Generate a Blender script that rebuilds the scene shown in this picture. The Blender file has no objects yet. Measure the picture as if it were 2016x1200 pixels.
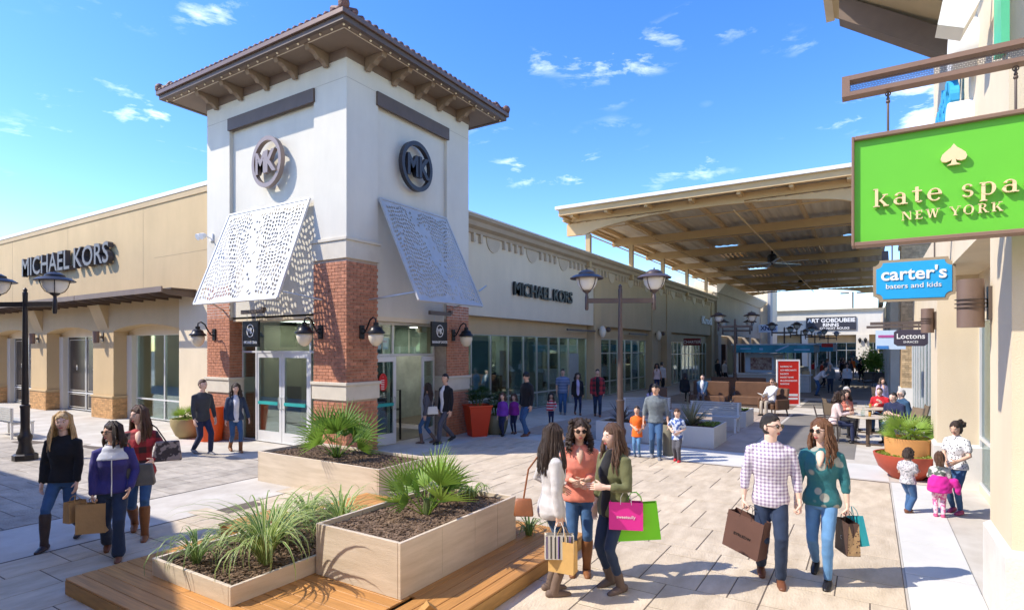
import bpy, bmesh, math, random
from mathutils import Vector, Matrix, Quaternion, noise
random.seed(7)
PI = math.pi
S = bpy.context.scene
COL = S.collection
# ---------------------------------------------------------------- camera, sky, sun, exposure
cam_d = bpy.data.cameras.new('camera'); cam = bpy.data.objects.new('camera', cam_d); COL.objects.link(cam)
cam.location = (-9.81, -10.90, 2.45); cam.rotation_euler = (PI/2, 0, -math.atan2(.848, .530))
cam_d.sensor_width = 36; cam_d.lens = 1128/2016*36; cam_d.shift_y = 87/2016
cam_d.clip_start = .05; cam_d.clip_end = 3000; S.camera = cam
CAM = Vector(cam.location)
SUN_H = (.63, -.777); SUN_EL = math.radians(45)
W = bpy.data.worlds.new('World'); S.world = W; W.use_nodes = True
nt = W.node_tree; nt.nodes.clear()
def N(t, ty, **k):
    n = t.nodes.new(ty)
    for a, b in k.items(): setattr(n, a, b)
    return n
out = N(nt, 'ShaderNodeOutputWorld'); bg = N(nt, 'ShaderNodeBackground'); sky = N(nt, 'ShaderNodeTexSky')
sky.sky_type = 'NISHITA'; sky.sun_disc = False; sky.sun_elevation = SUN_EL
sky.sun_rotation = math.atan2(-SUN_H[0], -SUN_H[1]); sky.altitude = 0; sky.air_density = 1.0; sky.dust_density = .25; sky.ozone_density = 3.2
bg.inputs[1].default_value = .15
# wispy fair-weather clouds, part of the sky itself
tc = N(nt, 'ShaderNodeTexCoord'); mp = N(nt, 'ShaderNodeMapping'); mp.inputs['Scale'].default_value = (1, 1, 3.2)
nz = N(nt, 'ShaderNodeTexNoise'); nz.inputs['Scale'].default_value = 7.5; nz.inputs['Detail'].default_value = 9; nz.inputs['Roughness'].default_value = .62; nz.inputs['Distortion'].default_value = .25
n2 = N(nt, 'ShaderNodeTexNoise'); n2.inputs['Scale'].default_value = 2.6; n2.inputs['Detail'].default_value = 2
cr = N(nt, 'ShaderNodeMapRange'); cr.inputs[1].default_value = .545; cr.inputs[2].default_value = .7; cr.inputs[3].default_value = 0; cr.inputs[4].default_value = 1
cr2 = N(nt, 'ShaderNodeMapRange'); cr2.inputs[1].default_value = .53; cr2.inputs[2].default_value = .66
sx = N(nt, 'ShaderNodeSeparateXYZ'); hz = N(nt, 'ShaderNodeMapRange'); hz.inputs[1].default_value = 1.2; hz.inputs[2].default_value = .1
mu = N(nt, 'ShaderNodeMath', operation='MULTIPLY'); mu2 = N(nt, 'ShaderNodeMath', operation='MULTIPLY')
gm = N(nt, 'ShaderNodeHueSaturation'); gm.inputs['Saturation'].default_value = 1.3; gm.inputs['Value'].default_value = .95; gm.inputs['Hue'].default_value = .514
mx = N(nt, 'ShaderNodeMixRGB'); mx.inputs[2].default_value = (7.5, 7.8, 8.2, 1)
L = nt.links.new
L(tc.outputs['Generated'], mp.inputs[0]); L(mp.outputs[0], nz.inputs[0]); L(mp.outputs[0], n2.inputs[0])
L(nz.outputs['Fac'], cr.inputs[0]); L(n2.outputs['Fac'], cr2.inputs[0]); L(tc.outputs['Generated'], sx.inputs[0]); L(sx.outputs[2], hz.inputs[0])
L(cr.outputs[0], mu.inputs[0]); L(cr2.outputs[0], mu.inputs[1]); L(mu.outputs[0], mu2.inputs[0]); L(hz.outputs[0], mu2.inputs[1])
L(sky.outputs[0], gm.inputs['Color']); L(gm.outputs[0], mx.inputs[1]); L(mu2.outputs[0], mx.inputs[0]); L(mx.outputs[0], bg.inputs[0]); L(bg.outputs[0], out.inputs[0])
sun_d = bpy.data.lights.new('sun', 'SUN'); sun_d.energy = 2.5; sun_d.angle = math.radians(.53); sun_d.color = (1, .92, .79)
sun = bpy.data.objects.new('sun', sun_d); COL.objects.link(sun)
ce = math.cos(SUN_EL); sun.rotation_euler = Vector((SUN_H[0]*ce, SUN_H[1]*ce, -math.sin(SUN_EL))).to_track_quat('-Z', 'Y').to_euler()
sun.location = (-20, 20, 30)
V = S.view_settings; V.view_transform = 'Standard'; V.look = 'None'; V.exposure = 1.33; V.gamma = 1; V.use_curve_mapping = False
S.cycles.max_bounces = 6; S.cycles.diffuse_bounces = 4; S.cycles.transparent_max_bounces = 10; S.cycles.caustics_reflective = False; S.cycles.caustics_refractive = False

# ---------------------------------------------------------------- materials
MATS = {}
STREAK = {k: (1.3, 1.3, .3) for k in ('cream', 'tan', 'tan2', 'offwhite', 'stone_l', 'greyt')}; STREAK.update({k: (.7, .7, .7) for k in ('paver', 'paver_g', 'paver_s', 'concrete', 'concrete_w', 'street', 'panel_g')})
def M(name, col, rough=.6, var=.12, scale=3., bump=.0, bscale=60., metal=0., spec=.4, stretch=(1, 1, 1), rnd=0., col2=None, sheen=0., detail=6):
    if name in MATS: return MATS[name]
    m = bpy.data.materials.new(name); m.use_nodes = True; t = m.node_tree; b = t.nodes['Principled BSDF']; l = t.links.new
    b.inputs['Roughness'].default_value = rough; b.inputs['Metallic'].default_value = metal; b.inputs['Specular IOR Level'].default_value = spec
    if sheen: b.inputs['Sheen Weight'].default_value = sheen
    tc = N(t, 'ShaderNodeTexCoord'); mp = N(t, 'ShaderNodeMapping'); mp.inputs['Scale'].default_value = stretch; geo = N(t, 'ShaderNodeNewGeometry'); l(geo.outputs['Position'], mp.inputs[0])
    n = N(t, 'ShaderNodeTexNoise'); n.inputs['Scale'].default_value = scale; n.inputs['Detail'].default_value = detail; n.inputs['Roughness'].default_value = .6
    l(mp.outputs[0], n.inputs[0])
    c = Vector(col[:3]); c2 = Vector(col2[:3]) if col2 else None
    r = N(t, 'ShaderNodeValToRGB'); r.color_ramp.elements[0].position = .3; r.color_ramp.elements[1].position = .72
    lo = c*(1-var); hi = (c2 if c2 else c*(1+var))
    r.color_ramp.elements[0].color = (*lo, 1); r.color_ramp.elements[1].color = (min(1, hi[0]), min(1, hi[1]), min(1, hi[2]), 1)
    l(n.outputs['Fac'], r.inputs[0]); src = r.outputs[0]
    if rnd:
        oi = N(t, 'ShaderNodeObjectInfo'); mr = N(t, 'ShaderNodeMapRange'); mr.inputs[3].default_value = 1-rnd; mr.inputs[4].default_value = 1+rnd
        l(oi.outputs['Random'], mr.inputs[0]); hs = N(t, 'ShaderNodeHueSaturation'); l(mr.outputs[0], hs.inputs['Value']); l(src, hs.inputs['Color']); src = hs.outputs[0]
    if name in STREAK:
        m3 = N(t, 'ShaderNodeMapping'); m3.inputs['Scale'].default_value = STREAK[name]; l(geo.outputs['Position'], m3.inputs[0]); n4 = N(t, 'ShaderNodeTexNoise'); n4.inputs['Scale'].default_value = 1; n4.inputs['Detail'].default_value = 7; n4.inputs['Roughness'].default_value = .65; l(m3.outputs[0], n4.inputs[0])
        r4 = N(t, 'ShaderNodeMapRange'); r4.inputs[1].default_value = .35; r4.inputs[2].default_value = .65; r4.inputs[3].default_value = .9 if STREAK[name][2] > .5 else .945; r4.inputs[4].default_value = 1.03; l(n4.outputs['Fac'], r4.inputs[0]); h4 = N(t, 'ShaderNodeHueSaturation'); l(r4.outputs[0], h4.inputs['Value']); l(src, h4.inputs['Color']); src = h4.outputs[0]
    l(src, b.inputs['Base Color'])
    if bump:
        n3 = N(t, 'ShaderNodeTexNoise'); n3.inputs['Scale'].default_value = bscale; n3.inputs['Detail'].default_value = 5; l(mp.outputs[0], n3.inputs[0])
        bp = N(t, 'ShaderNodeBump'); bp.inputs['Strength'].default_value = bump; bp.inputs['Distance'].default_value = .02; l(n3.outputs['Fac'], bp.inputs['Height']); l(bp.outputs[0], b.inputs['Normal'])
    MATS[name] = m; return m
def glass(name, tint=(.74, .85, .82), refl=.13, rough=.02, mx=.7):
    m = bpy.data.materials.new(name); m.use_nodes = True; t = m.node_tree; t.nodes.clear(); l = t.links.new
    o = N(t, 'ShaderNodeOutputMaterial'); tr = N(t, 'ShaderNodeBsdfTransparent'); tr.inputs[0].default_value = (*tint, 1)
    g = N(t, 'ShaderNodeBsdfGlossy'); g.inputs['Roughness'].default_value = rough; g.inputs[0].default_value = (.9, .95, .95, 1)
    lw = N(t, 'ShaderNodeLayerWeight'); lw.inputs[0].default_value = .22; mr = N(t, 'ShaderNodeMapRange'); mr.inputs[3].default_value = refl; mr.inputs[4].default_value = mx
    l(lw.outputs['Fresnel'], mr.inputs[0]); ms = N(t, 'ShaderNodeMixShader'); l(mr.outputs[0], ms.inputs[0]); l(tr.outputs[0], ms.inputs[1]); l(g.outputs[0], ms.inputs[2]); l(ms.outputs[0], o.inputs[0])
    MATS[name] = m; return m
def patterned(name, c1, c2, kind, sc=20., c3=None, rough=.75):
    """woven or printed cloth: check, stripe or print, laid out in the garment's own coordinates"""
    if name in MATS: return MATS[name]
    m = bpy.data.materials.new(name); m.use_nodes = True; t = m.node_tree; b = t.nodes['Principled BSDF']; l = t.links.new; b.inputs['Roughness'].default_value = rough
    b.inputs['Sheen Weight'].default_value = .15
    tc = N(t, 'ShaderNodeTexCoord'); sp = N(t, 'ShaderNodeSeparateXYZ'); l(tc.outputs['Object'], sp.inputs[0])
    def wave(ax, s, lo, hi):
        a = N(t, 'ShaderNodeMath', operation='MULTIPLY'); a.inputs[1].default_value = s
        if ax == 3:
            d = N(t, 'ShaderNodeMath', operation='ADD'); l(sp.outputs[0], d.inputs[0]); l(sp.outputs[1], d.inputs[1]); l(d.outputs[0], a.inputs[0])
        else: l(sp.outputs[ax], a.inputs[0])
        f = N(t, 'ShaderNodeMath', operation='SINE'); l(a.outputs[0], f.inputs[0])
        r = N(t, 'ShaderNodeMapRange'); r.inputs[1].default_value = lo; r.inputs[2].default_value = hi; l(f.outputs[0], r.inputs[0]); return r.outputs[0]
    mx = N(t, 'ShaderNodeMixRGB'); mx.inputs[1].default_value = (*c1, 1); mx.inputs[2].default_value = (*c2, 1)
    if kind == 'check':
        a = wave(1, sc*6.28, -.1, .3); c = wave(2, sc*6.28, -.1, .3)
        s = N(t, 'ShaderNodeMath', operation='ADD'); l(a, s.inputs[0]); l(c, s.inputs[1]); h = N(t, 'ShaderNodeMath', operation='MULTIPLY'); h.inputs[1].default_value = .5; l(s.outputs[0], h.inputs[0]); l(h.outputs[0], mx.inputs[0])
    elif kind == 'stripe': l(wave(2, sc*6.28, .1, .3), mx.inputs[0])
    elif kind == 'vstripe': l(wave(1, sc*6.28, .1, .3), mx.inputs[0])
    elif kind == 'print':
        v = N(t, 'ShaderNodeTexVoronoi'); v.inputs['Scale'].default_value = sc; l(tc.outputs['Object'], v.inputs[0]); r = N(t, 'ShaderNodeMapRange'); r.inputs[1].default_value = .3; r.inputs[2].default_value = .36; l(v.outputs['Distance'], r.inputs[0]); l(r.outputs[0], mx.inputs[0])
    elif kind == 'blot':
        v = N(t, 'ShaderNodeTexNoise'); v.inputs['Scale'].default_value = sc; v.inputs['Detail'].default_value = 3; l(tc.outputs['Object'], v.inputs[0]); r = N(t, 'ShaderNodeMapRange'); r.inputs[1].default_value = .5; r.inputs[2].default_value = .54; l(v.outputs['Fac'], r.inputs[0]); l(r.outputs[0], mx.inputs[0])
    src = mx.outputs[0]
    l(src, b.inputs['Base Color'])
    n3 = N(t, 'ShaderNodeTexNoise'); n3.inputs['Scale'].default_value = 14; n3.inputs['Detail'].default_value = 3; l(tc.outputs['Object'], n3.inputs[0])
    bp = N(t, 'ShaderNodeBump'); bp.inputs['Strength'].default_value = .5; bp.inputs['Distance'].default_value = .03; l(n3.outputs['Fac'], bp.inputs['Height']); l(bp.outputs[0], b.inputs['Normal'])
    MATS[name] = m; return m

# ---------------------------------------------------------------- mesh helpers
class MB:
    def __init__(s): s.v = []; s.f = []
    def add(s, vs, fs):
        o = len(s.v); s.v += [tuple(p) for p in vs]; s.f += [tuple(i+o for i in f) for f in fs]; return s
    def box(s, x0, x1, y0, y1, z0, z1):
        if x0 > x1: x0, x1 = x1, x0
        if y0 > y1: y0, y1 = y1, y0
        if z0 > z1: z0, z1 = z1, z0
        return s.add([(x0,y0,z0),(x1,y0,z0),(x1,y1,z0),(x0,y1,z0),(x0,y0,z1),(x1,y0,z1),(x1,y1,z1),(x0,y1,z1)],
                     [(0,3,2,1),(4,5,6,7),(0,1,5,4),(1,2,6,5),(2,3,7,6),(3,0,4,7)])
    def hexa(s, p):  # 8 points bottom 4, top 4
        return s.add(p, [(0,3,2,1),(4,5,6,7),(0,1,5,4),(1,2,6,5),(2,3,7,6),(3,0,4,7)])
    def beam(s, a, b, w, h, up=(0,0,1)):
        a = Vector(a); b = Vector(b); d = (b-a).normalized(); r = d.cross(Vector(up)).normalized()
        if r.length < .1: r = Vector((1,0,0))
        u = r.cross(d).normalized(); r *= w/2; u *= h/2
        return s.hexa([a-r-u, a+r-u, b+r-u, b-r-u, a-r+u, a+r+u, b+r+u, b-r+u])
    def prism(s, poly, o, u, v, n, t):  # 2d polygon in frame (o,u,v) extruded along n by t
        o = Vector(o); u = Vector(u); v = Vector(v); n = Vector(n); k = len(poly)
        vs = [o+u*a+v*b for a, b in poly]+[o+u*a+v*b+n*t for a, b in poly]
        return s.add(vs, [tuple(range(k))[::-1], tuple(range(k, 2*k))]+[(i, (i+1) % k, k+(i+1) % k, k+i) for i in range(k)])
    def lathe(s, prof, c=(0,0,0), n=16, cap=True, sq=None):
        cx, cy, cz = c; vs = []; fs = []; k = len(prof)
        for r, z in prof:
            for i in range(n):
                a = 2*PI*i/n; vs.append((cx+r*math.cos(a), cy+r*math.sin(a), cz+z))
        for j in range(k-1):
            for i in range(n): fs.append((j*n+i, j*n+(i+1) % n, (j+1)*n+(i+1) % n, (j+1)*n+i))
        if cap: fs += [tuple(range(n))[::-1], tuple((k-1)*n+i for i in range(n))]
        return s.add(vs, fs)
    def tube(s, pts, rad, n=8, flat=1., cap=True, ref=None):
        """ring loft along pts; rad = radius list or (ra, rb) list"""
        pts = [Vector(p) for p in pts]; k = len(pts); rings = []
        if not isinstance(rad, (list, tuple)): rad = [rad]*k
        prev = Vector(ref) if ref else None
        for i in range(k):
            d = (pts[min(i+1, k-1)]-pts[max(i-1, 0)])
            d = d.normalized() if d.length > 1e-6 else Vector((0,0,1))
            if prev is None: prev = Vector((0,0,1)) if abs(d.z) < .9 else Vector((1,0,0))
            a = (prev-d*prev.dot(d))
            if a.length < 1e-4: a = d.orthogonal()
            a.normalize(); b = d.cross(a); prev = a
            ra, rb = rad[i] if isinstance(rad[i], (list, tuple)) else (rad[i], rad[i]*flat)
            rings.append((pts[i], a, b, ra, rb, d))
        vs = []; fs = []
        if cap and cap != 'end':
            p, a, b, ra, rb, d = rings[0]; r = min(ra, rb); rings = [(p-d*r*.85, a, b, ra*.45, rb*.45, d), (p-d*r*.45, a, b, ra*.85, rb*.85, d)]+rings
        if cap:
            p, a, b, ra, rb, d = rings[-1]; r = min(ra, rb); rings += [(p+d*r*.45, a, b, ra*.85, rb*.85, d), (p+d*r*.85, a, b, ra*.45, rb*.45, d)]
        for p, a, b, ra, rb, d in rings:
            for j in range(n):
                t = 2*PI*j/n; vs.append(p+a*ra*math.cos(t)+b*rb*math.sin(t))
        m = len(rings)
        for i in range(m-1):
            for j in range(n): fs.append((i*n+j, i*n+(j+1) % n, (i+1)*n+(j+1) % n, (i+1)*n+j))
        fs += [tuple(range(n))[::-1], tuple((m-1)*n+j for j in range(n))]
        return s.add(vs, fs)
    def ball(s, c, r, nu=12, nv=8):
        if not isinstance(r, (list, tuple)): r = (r, r, r)
        vs = [(c[0], c[1], c[2]-r[2])]; fs = []
        for j in range(1, nv):
            p = -PI/2+PI*j/nv
            for i in range(nu):
                a = 2*PI*i/nu; vs.append((c[0]+r[0]*math.cos(p)*math.cos(a), c[1]+r[1]*math.cos(p)*math.sin(a), c[2]+r[2]*math.sin(p)))
        vs.append((c[0], c[1], c[2]+r[2])); e = len(vs)-1
        for i in range(nu):
            fs.append((0, 1+(i+1) % nu, 1+i)); fs.append((e, e-nu+i, e-nu+(i+1) % nu))
        for j in range(nv-2):
            for i in range(nu): fs.append((1+j*nu+i, 1+j*nu+(i+1) % nu, 1+(j+1)*nu+(i+1) % nu, 1+(j+1)*nu+i))
        return s.add(vs, fs)
    def xf(s, M4): s.v = [tuple(M4 @ Vector(p)) for p in s.v]; return s
    def mesh(s, name, mat=None, smooth=False, bevel=0.):
        me = bpy.data.meshes.new(name); me.from_pydata(s.v, [], s.f)
        bm = bmesh.new(); bm.from_mesh(me)
        bmesh.ops.recalc_face_normals(bm, faces=bm.faces)
        if bevel:
            es = [e for e in bm.edges if len(e.link_faces) == 2 and e.calc_face_angle(0) > .6]
            bmesh.ops.bevel(bm, geom=es, offset=bevel, segments=1, affect='EDGES', clamp_overlap=True)
        bm.to_mesh(me); bm.free()
        if smooth:
            me.shade_smooth()
            if smooth != 2 and len(me.edges):
                try: me.set_sharp_from_angle(angle=math.radians(40))
                except Exception: pass
        if mat: me.materials.append(mat if not isinstance(mat, str) else MATS[mat])
        return me
    def obj(s, name, mat, parent=None, smooth=False, bevel=0., world=True):
        o = bpy.data.objects.new(name, s.mesh(name, mat, smooth, bevel)); COL.objects.link(o)
        if parent:
            o.parent = parent
            if world:
                p = parent
                while p.parent: p = p.parent
                if parent is p: o.location = -Vector(p.location)
        return o
def tag(o, label=None, cat=None, group=None, kind=None):
    if label: o['label'] = label
    if cat: o['category'] = cat
    if group: o['group'] = group
    if kind: o['kind'] = kind
    return o
def thing(name, label, cat, loc=(0,0,0), rz=0., group=None):
    o = bpy.data.objects.new(name, None); o.empty_display_size = .2; COL.objects.link(o); o.location = loc; o.rotation_euler = (0,0,rz)
    return tag(o, label, cat, group)
def copy_tree(o, parent=None):
    c = o.copy(); COL.objects.link(c); c.parent = parent
    for ch in list(o.children): copy_tree(ch, c)
    return c
def inst(name, me, parent, mtx):
    o = bpy.data.objects.new(name, me); COL.objects.link(o); o.parent = parent; o.matrix_local = mtx; return o
FONT = {}
def text_mesh(s, body, h, o, u, v, mat, ext=.01, bold=0., sx=1., align='CENTER', shear=0., spacing=1.):
    cu = bpy.data.curves.new('t', 'FONT'); cu.body = body; cu.size = 1; cu.extrude = 0; cu.offset = bold; cu.align_x = 'CENTER'; cu.shear = shear; cu.space_character = spacing; cu.resolution_u = 3
    cu.extrude = ext/h*.72/2
    ob = bpy.data.objects.new('t', cu); me = bpy.data.meshes.new_from_object(ob)
    k = h/.72; u = Vector(u); v = Vector(v); n = u.cross(v); o = Vector(o)
    xs = [p.co.x for p in me.vertices]; mid = (min(xs)+max(xs))/2 if align == 'CENTER' else min(xs)
    vs = [o+u*((p.co.x-mid)*k*sx)+v*(p.co.y*k)+n*(p.co.z*k+ext/2) for p in me.vertices]
    s.add(vs, [tuple(f.vertices) for f in me.polygons])
    bpy.data.meshes.remove(me); bpy.data.objects.remove(ob); bpy.data.curves.remove(cu)
    return s
MB.text = text_mesh
def split_letters(s, name, mat, parent, u):
    """one part per letter: faces whose extents along u overlap belong together"""
    u = Vector(u); iv = sorted((min(Vector(s.v[i]).dot(u) for i in f), max(Vector(s.v[i]).dot(u) for i in f), k) for k, f in enumerate(s.f)); groups = []
    for a, b, k in iv:
        if groups and a < groups[-1][1]-1e-5: groups[-1][1] = max(groups[-1][1], b); groups[-1][2].append(k)
        else: groups.append([a, b, [k]])
    for a, b, ks in groups:
        m = MB(); ids = sorted({i for k in ks for i in s.f[k]}); mp_ = {i: n for n, i in enumerate(ids)}; m.add([s.v[i] for i in ids], [tuple(mp_[i] for i in s.f[k]) for k in ks]); m.obj(name, mat, parent)
MB.letters = split_letters
EX = (Vector((0,-1,0)), Vector((0,0,1)), Vector((-1,0,0)))   # frame of a surface that faces -x
EY = (Vector((1,0,0)), Vector((0,0,1)), Vector((0,-1,0)))    # frame of a surface that faces -y
ER = (Vector((-1,0,0)), Vector((0,0,1)), Vector((0,1,0)))    # frame of a surface that faces +y

# palette
M('cream', (.72,.61,.44), .85, .05, .7, .25, 90); M('tan', (.56,.41,.225), .85, .06, .6, .25, 90); M('tan2', (.52,.39,.23), .85, .06, .6, .25, 90)
M('offwhite', (.66,.62,.53), .85, .04, .8, .2, 90); M('stone', (.62,.56,.45), .8, .08, 3, .2, 50); M('white', (.8,.79,.76), .7, .04, 2, .1, 60)
M('brown', (.11,.075,.055), .5, .12, 3); M('brown2', (.2,.145,.11), .55, .1, 3); M('brown_metal', (.13,.1,.085), .45, .1, 3, metal=.3)
M('black', (.012,.012,.013), .4, .2, 4); M('blackm', (.02,.02,.022), .35, .2, 4, metal=.4)
M('alu', (.55,.58,.57), .35, .06, 3, metal=.75); M('alu_w', (.72,.73,.73), .35, .05, 3, metal=.25)
M('beam', (.66,.45,.22), .65, .06, 1.2); M('deck', (.72,.6,.42), .6, .1, 1, .35, 26, stretch=(.3, 6, 1))
M('brick', (.44,.19,.11), .85, .3, 9, .4, 60, rnd=.2); M('mortar', (.45,.36,.28), .9, .15, 10, .3, 60); M('tanbrick', (.55,.32,.14), .85, .25, 8, .3, 60, rnd=.2); M('rbrick', (.5,.37,.22), .85, .25, 8, .3, 60, rnd=.25)
M('tile', (.13,.06,.045), .6, .3, 5, .2, 30, rnd=.25); M('rooft', (.12,.06,.045), .7, .2, 3)
glass('glass'); glass('glass_dark', (.35,.45,.44), .1); glass('glass_clear', (.9,.94,.93), .03, mx=.3)
M('inside', (.3,.33,.31), .8, .1, 1); M('inside_dark', (.06,.06,.055), .8, .2, 1); M('inside_light', (.62,.62,.58), .8, .08, 1); M('floor_in', (.2,.17,.13), .4, .1, 2)
M('lampglass', (.78,.76,.7), .25, .03, 2, spec=.6); M('lampglass2', (.75,.66,.5), .25, .03, 2, spec=.6)
# ================================================================ GROUND
M('concrete', (.54,.49,.42), .85, .1, 1.4, .15, 60, col2=(.6,.57,.52)); M('concrete_w', (.62,.61,.58), .85, .07, 1.2, .12, 60)
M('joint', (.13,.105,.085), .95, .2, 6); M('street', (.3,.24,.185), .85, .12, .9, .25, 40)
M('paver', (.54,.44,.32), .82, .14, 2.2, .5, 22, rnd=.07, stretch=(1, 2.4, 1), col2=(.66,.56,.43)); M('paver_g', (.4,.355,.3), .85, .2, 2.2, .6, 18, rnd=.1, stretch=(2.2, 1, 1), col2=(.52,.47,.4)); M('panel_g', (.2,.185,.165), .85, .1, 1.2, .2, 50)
g = MB(); g.add([(-700,-700,-.02),(700,-700,-.02),(700,700,-.02),(-700,700,-.02)], [(0,1,2,3)]); tag(g.obj('ground', M('far_ground', (.2,.19,.17), .9, .2, .05)), kind='structure')
g = MB(); g.box(-40, 90, -14, 60, -.05, 0); tag(g.obj('pavement', 'concrete'), kind='structure')
def inpoly(x, y, P):
    c = False; j = len(P)-1
    for i in range(len(P)):
        if (P[i][1] > y) != (P[j][1] > y) and x < (P[j][0]-P[i][0])*(y-P[i][1])/(P[j][1]-P[i][1])+P[i][0]: c = not c
        j = i
    return c
def paving(name, poly, mat, jm, cell=.3, seed=1, sizes=((3,2),(2,3),(2,2),(3,3),(2,1),(1,2),(1,1)), wts=(4,4,4,3,2,2,1), z=.004, piece='paving_stone', maxn=300, view=True):
    rnd = random.Random(seed)
    b = MB(); k = len(poly); b.add([(x,y,z) for x,y in poly]+[(x,y,z-.003) for x,y in poly], [tuple(range(k)), tuple(range(k,2*k))[::-1]]+[(i,(i+1)%k,k+(i+1)%k,k+i) for i in range(k)])
    base = tag(b.obj(name, jm), kind='structure')
    x0 = min(p[0] for p in poly); x1 = max(p[0] for p in poly); y0 = min(p[1] for p in poly); y1 = max(p[1] for p in poly)
    nx = int((x1-x0)/cell+.5); ny = int((y1-y0)/cell+.5); occ = set(); ps = []
    for j in range(ny):
        for i in range(nx):
            if (i, j) in occ: continue
            opts = []
            for (a, c), w in zip(sizes, wts):
                if all((i+q, j+r) not in occ and i+q < nx and j+r < ny for q in range(a) for r in range(c)): opts.append(((a, c), w))
            if not opts: opts = [((1,1),1)]
            (a, c) = rnd.choices([o[0] for o in opts], [o[1] for o in opts])[0]
            for q in range(a):
                for r in range(c): occ.add((i+q, j+r))
            cx = x0+(i+a/2)*cell; cy = y0+(j+c/2)*cell
            if inpoly(cx, cy, poly):
                d = Vector((cx, cy, 0))-CAM; fwd = d.x*.848+d.y*.53; lat = d.x*.53-d.y*.848
                vis = fwd > 3.5 and abs(lat) < fwd*.95+.6
                ps.append(((0 if vis else 100)+d.length, cx, cy, a, c))
    ps.sort(); cache = {}; rest = MB()
    for n, (d, cx, cy, a, c) in enumerate(ps):
        w = a*cell/2-.006; h = c*cell/2-.006; e = .003; t = .0035
        if n < maxn and d < 100:
            if (a, c) not in cache:
                m = MB(); m.add([(-w,-h,0),(w,-h,0),(w,h,0),(-w,h,0),(-w+e,-h+e,t),(w-e,-h+e,t),(w-e,h-e,t),(-w+e,h-e,t)], [(4,5,6,7),(0,1,5,4),(1,2,6,5),(2,3,7,6),(3,0,4,7)]); cache[(a,c)] = m.mesh(piece, mat)
            inst(piece, cache[(a,c)], base, Matrix.Translation((cx, cy, z+.0005+rnd.uniform(0,.0012))))
        else:
            rest.add([(cx-w,cy-h,z+.001),(cx+w,cy-h,z+.001),(cx+w,cy+h,z+.001),(cx-w,cy+h,z+.001),(cx-w+e,cy-h+e,z+t),(cx+w-e,cy-h+e,z+t),(cx+w-e,cy+h-e,z+t),(cx-w+e,cy+h-e,z+t)], [(4,5,6,7),(0,1,5,4),(1,2,6,5),(2,3,7,6),(3,0,4,7)])
    if rest.v: tag(rest.obj(piece, mat, base), kind='stuff')
    return base
paving('brown_paving', [(-12,-11.2),(2.8,-11.2),(2.8,-5.6),(3.6,-4.5),(3.6,-1.95),(-2.0,-1.95),(-2.0,-2.45),(-12,-2.45)], 'paver', 'joint', .3, 3)
paving('grey_paving', [(-12,-.95),(-2.1,-.95),(-2.0,.55),(-2.75,3.8),(-3.6,8.2),(-4.0,10.4),(-12,10.4)], 'paver_g', 'joint', .32, 5)
paving('grey_stone_paving', [(4.6,-8.35),(14.2,-8.35),(14.2,-2.1),(4.6,-2.1)], M('paver_s', (.42,.34,.28), .85, .16, 2.2, .4, 20, rnd=.08), 'joint', .4, 9, maxn=200)
paving('white_slab_strip', [(-6,-11.85),(2.9,-11.85),(2.9,-11.22),(-6,-11.22)], 'concrete_w', M('joint2', (.3,.29,.27), .9), .63, 2, ((1,1),(2,1)), (1,1), piece='concrete_slab')
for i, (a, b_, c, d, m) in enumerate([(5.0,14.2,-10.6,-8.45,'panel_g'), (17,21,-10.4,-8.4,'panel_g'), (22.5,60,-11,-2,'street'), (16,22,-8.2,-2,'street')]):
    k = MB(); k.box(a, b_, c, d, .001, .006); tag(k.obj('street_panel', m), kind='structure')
k = MB(); k.box(2.9,4.5,-11.2,-5.6,.001,.005); tag(k.obj('pavement_band', 'concrete_w'), kind='structure')

# ================================================================ bricks
class Wall:
    """collects brick positions on faces; nearest ones become parts, the rest one joined part"""
    def __init__(s): s.p = []
    def face(s, o, u, n, w, z0, z1, L=.2, H=.066, g=.011):
        o = Vector(o); u = Vector(u); n = Vector(n); j = 0; z = z0
        while z+H <= z1+.005:
            x = -(L+g)/2*(j % 2); 
            while x < w-.01:
                a = max(x, 0); b = min(x+L, w)
                if b-a > .04: s.p.append((o+u*((a+b)/2)+Vector((0,0,z+H/2)), u, n, b-a, H))
                x += L+g
            z += H+g; j += 1
    def build(s, parent, mat, maxn=300, name='brick'):
        s.p.sort(key=lambda q: (q[0]-CAM).length); cache = {}; rest = MB(); rn = random.Random(4)
        off = Vector(parent.location)
        for i, (c, u, n, w, H) in enumerate(s.p):
            t = .012+rn.uniform(0,.003); up = Vector((0,0,1))
            if i < maxn:
                k = round(w, 2)
                if k not in cache:
                    m = MB(); m.hexa([(-k/2,-.02,-H/2),(k/2,-.02,-H/2),(k/2,.0,-H/2),(-k/2,0,-H/2),(-k/2,-.02,H/2),(k/2,-.02,H/2),(k/2,0,H/2),(-k/2,0,H/2)]); cache[k] = m.mesh(name, mat)
                mt = Matrix((( u.x, -n.x, 0, 0), (u.y, -n.y, 0, 0), (u.z, -n.z, 1, 0), (0,0,0,1))); mt.translation = c-off+n*(t-.02)
                inst(name, cache[k], parent, mt)
            else:
                a = u*w/2; b = up*H/2; f = n*t
                rest.hexa([c-a-b-n*.01, c+a-b-n*.01, c+a-b+f, c-a-b+f, c-a+b-n*.01, c+a+b-n*.01, c+a+b+f, c-a+b+f])
        if rest.v: tag(rest.obj(name, mat, parent), kind='stuff')

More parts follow.
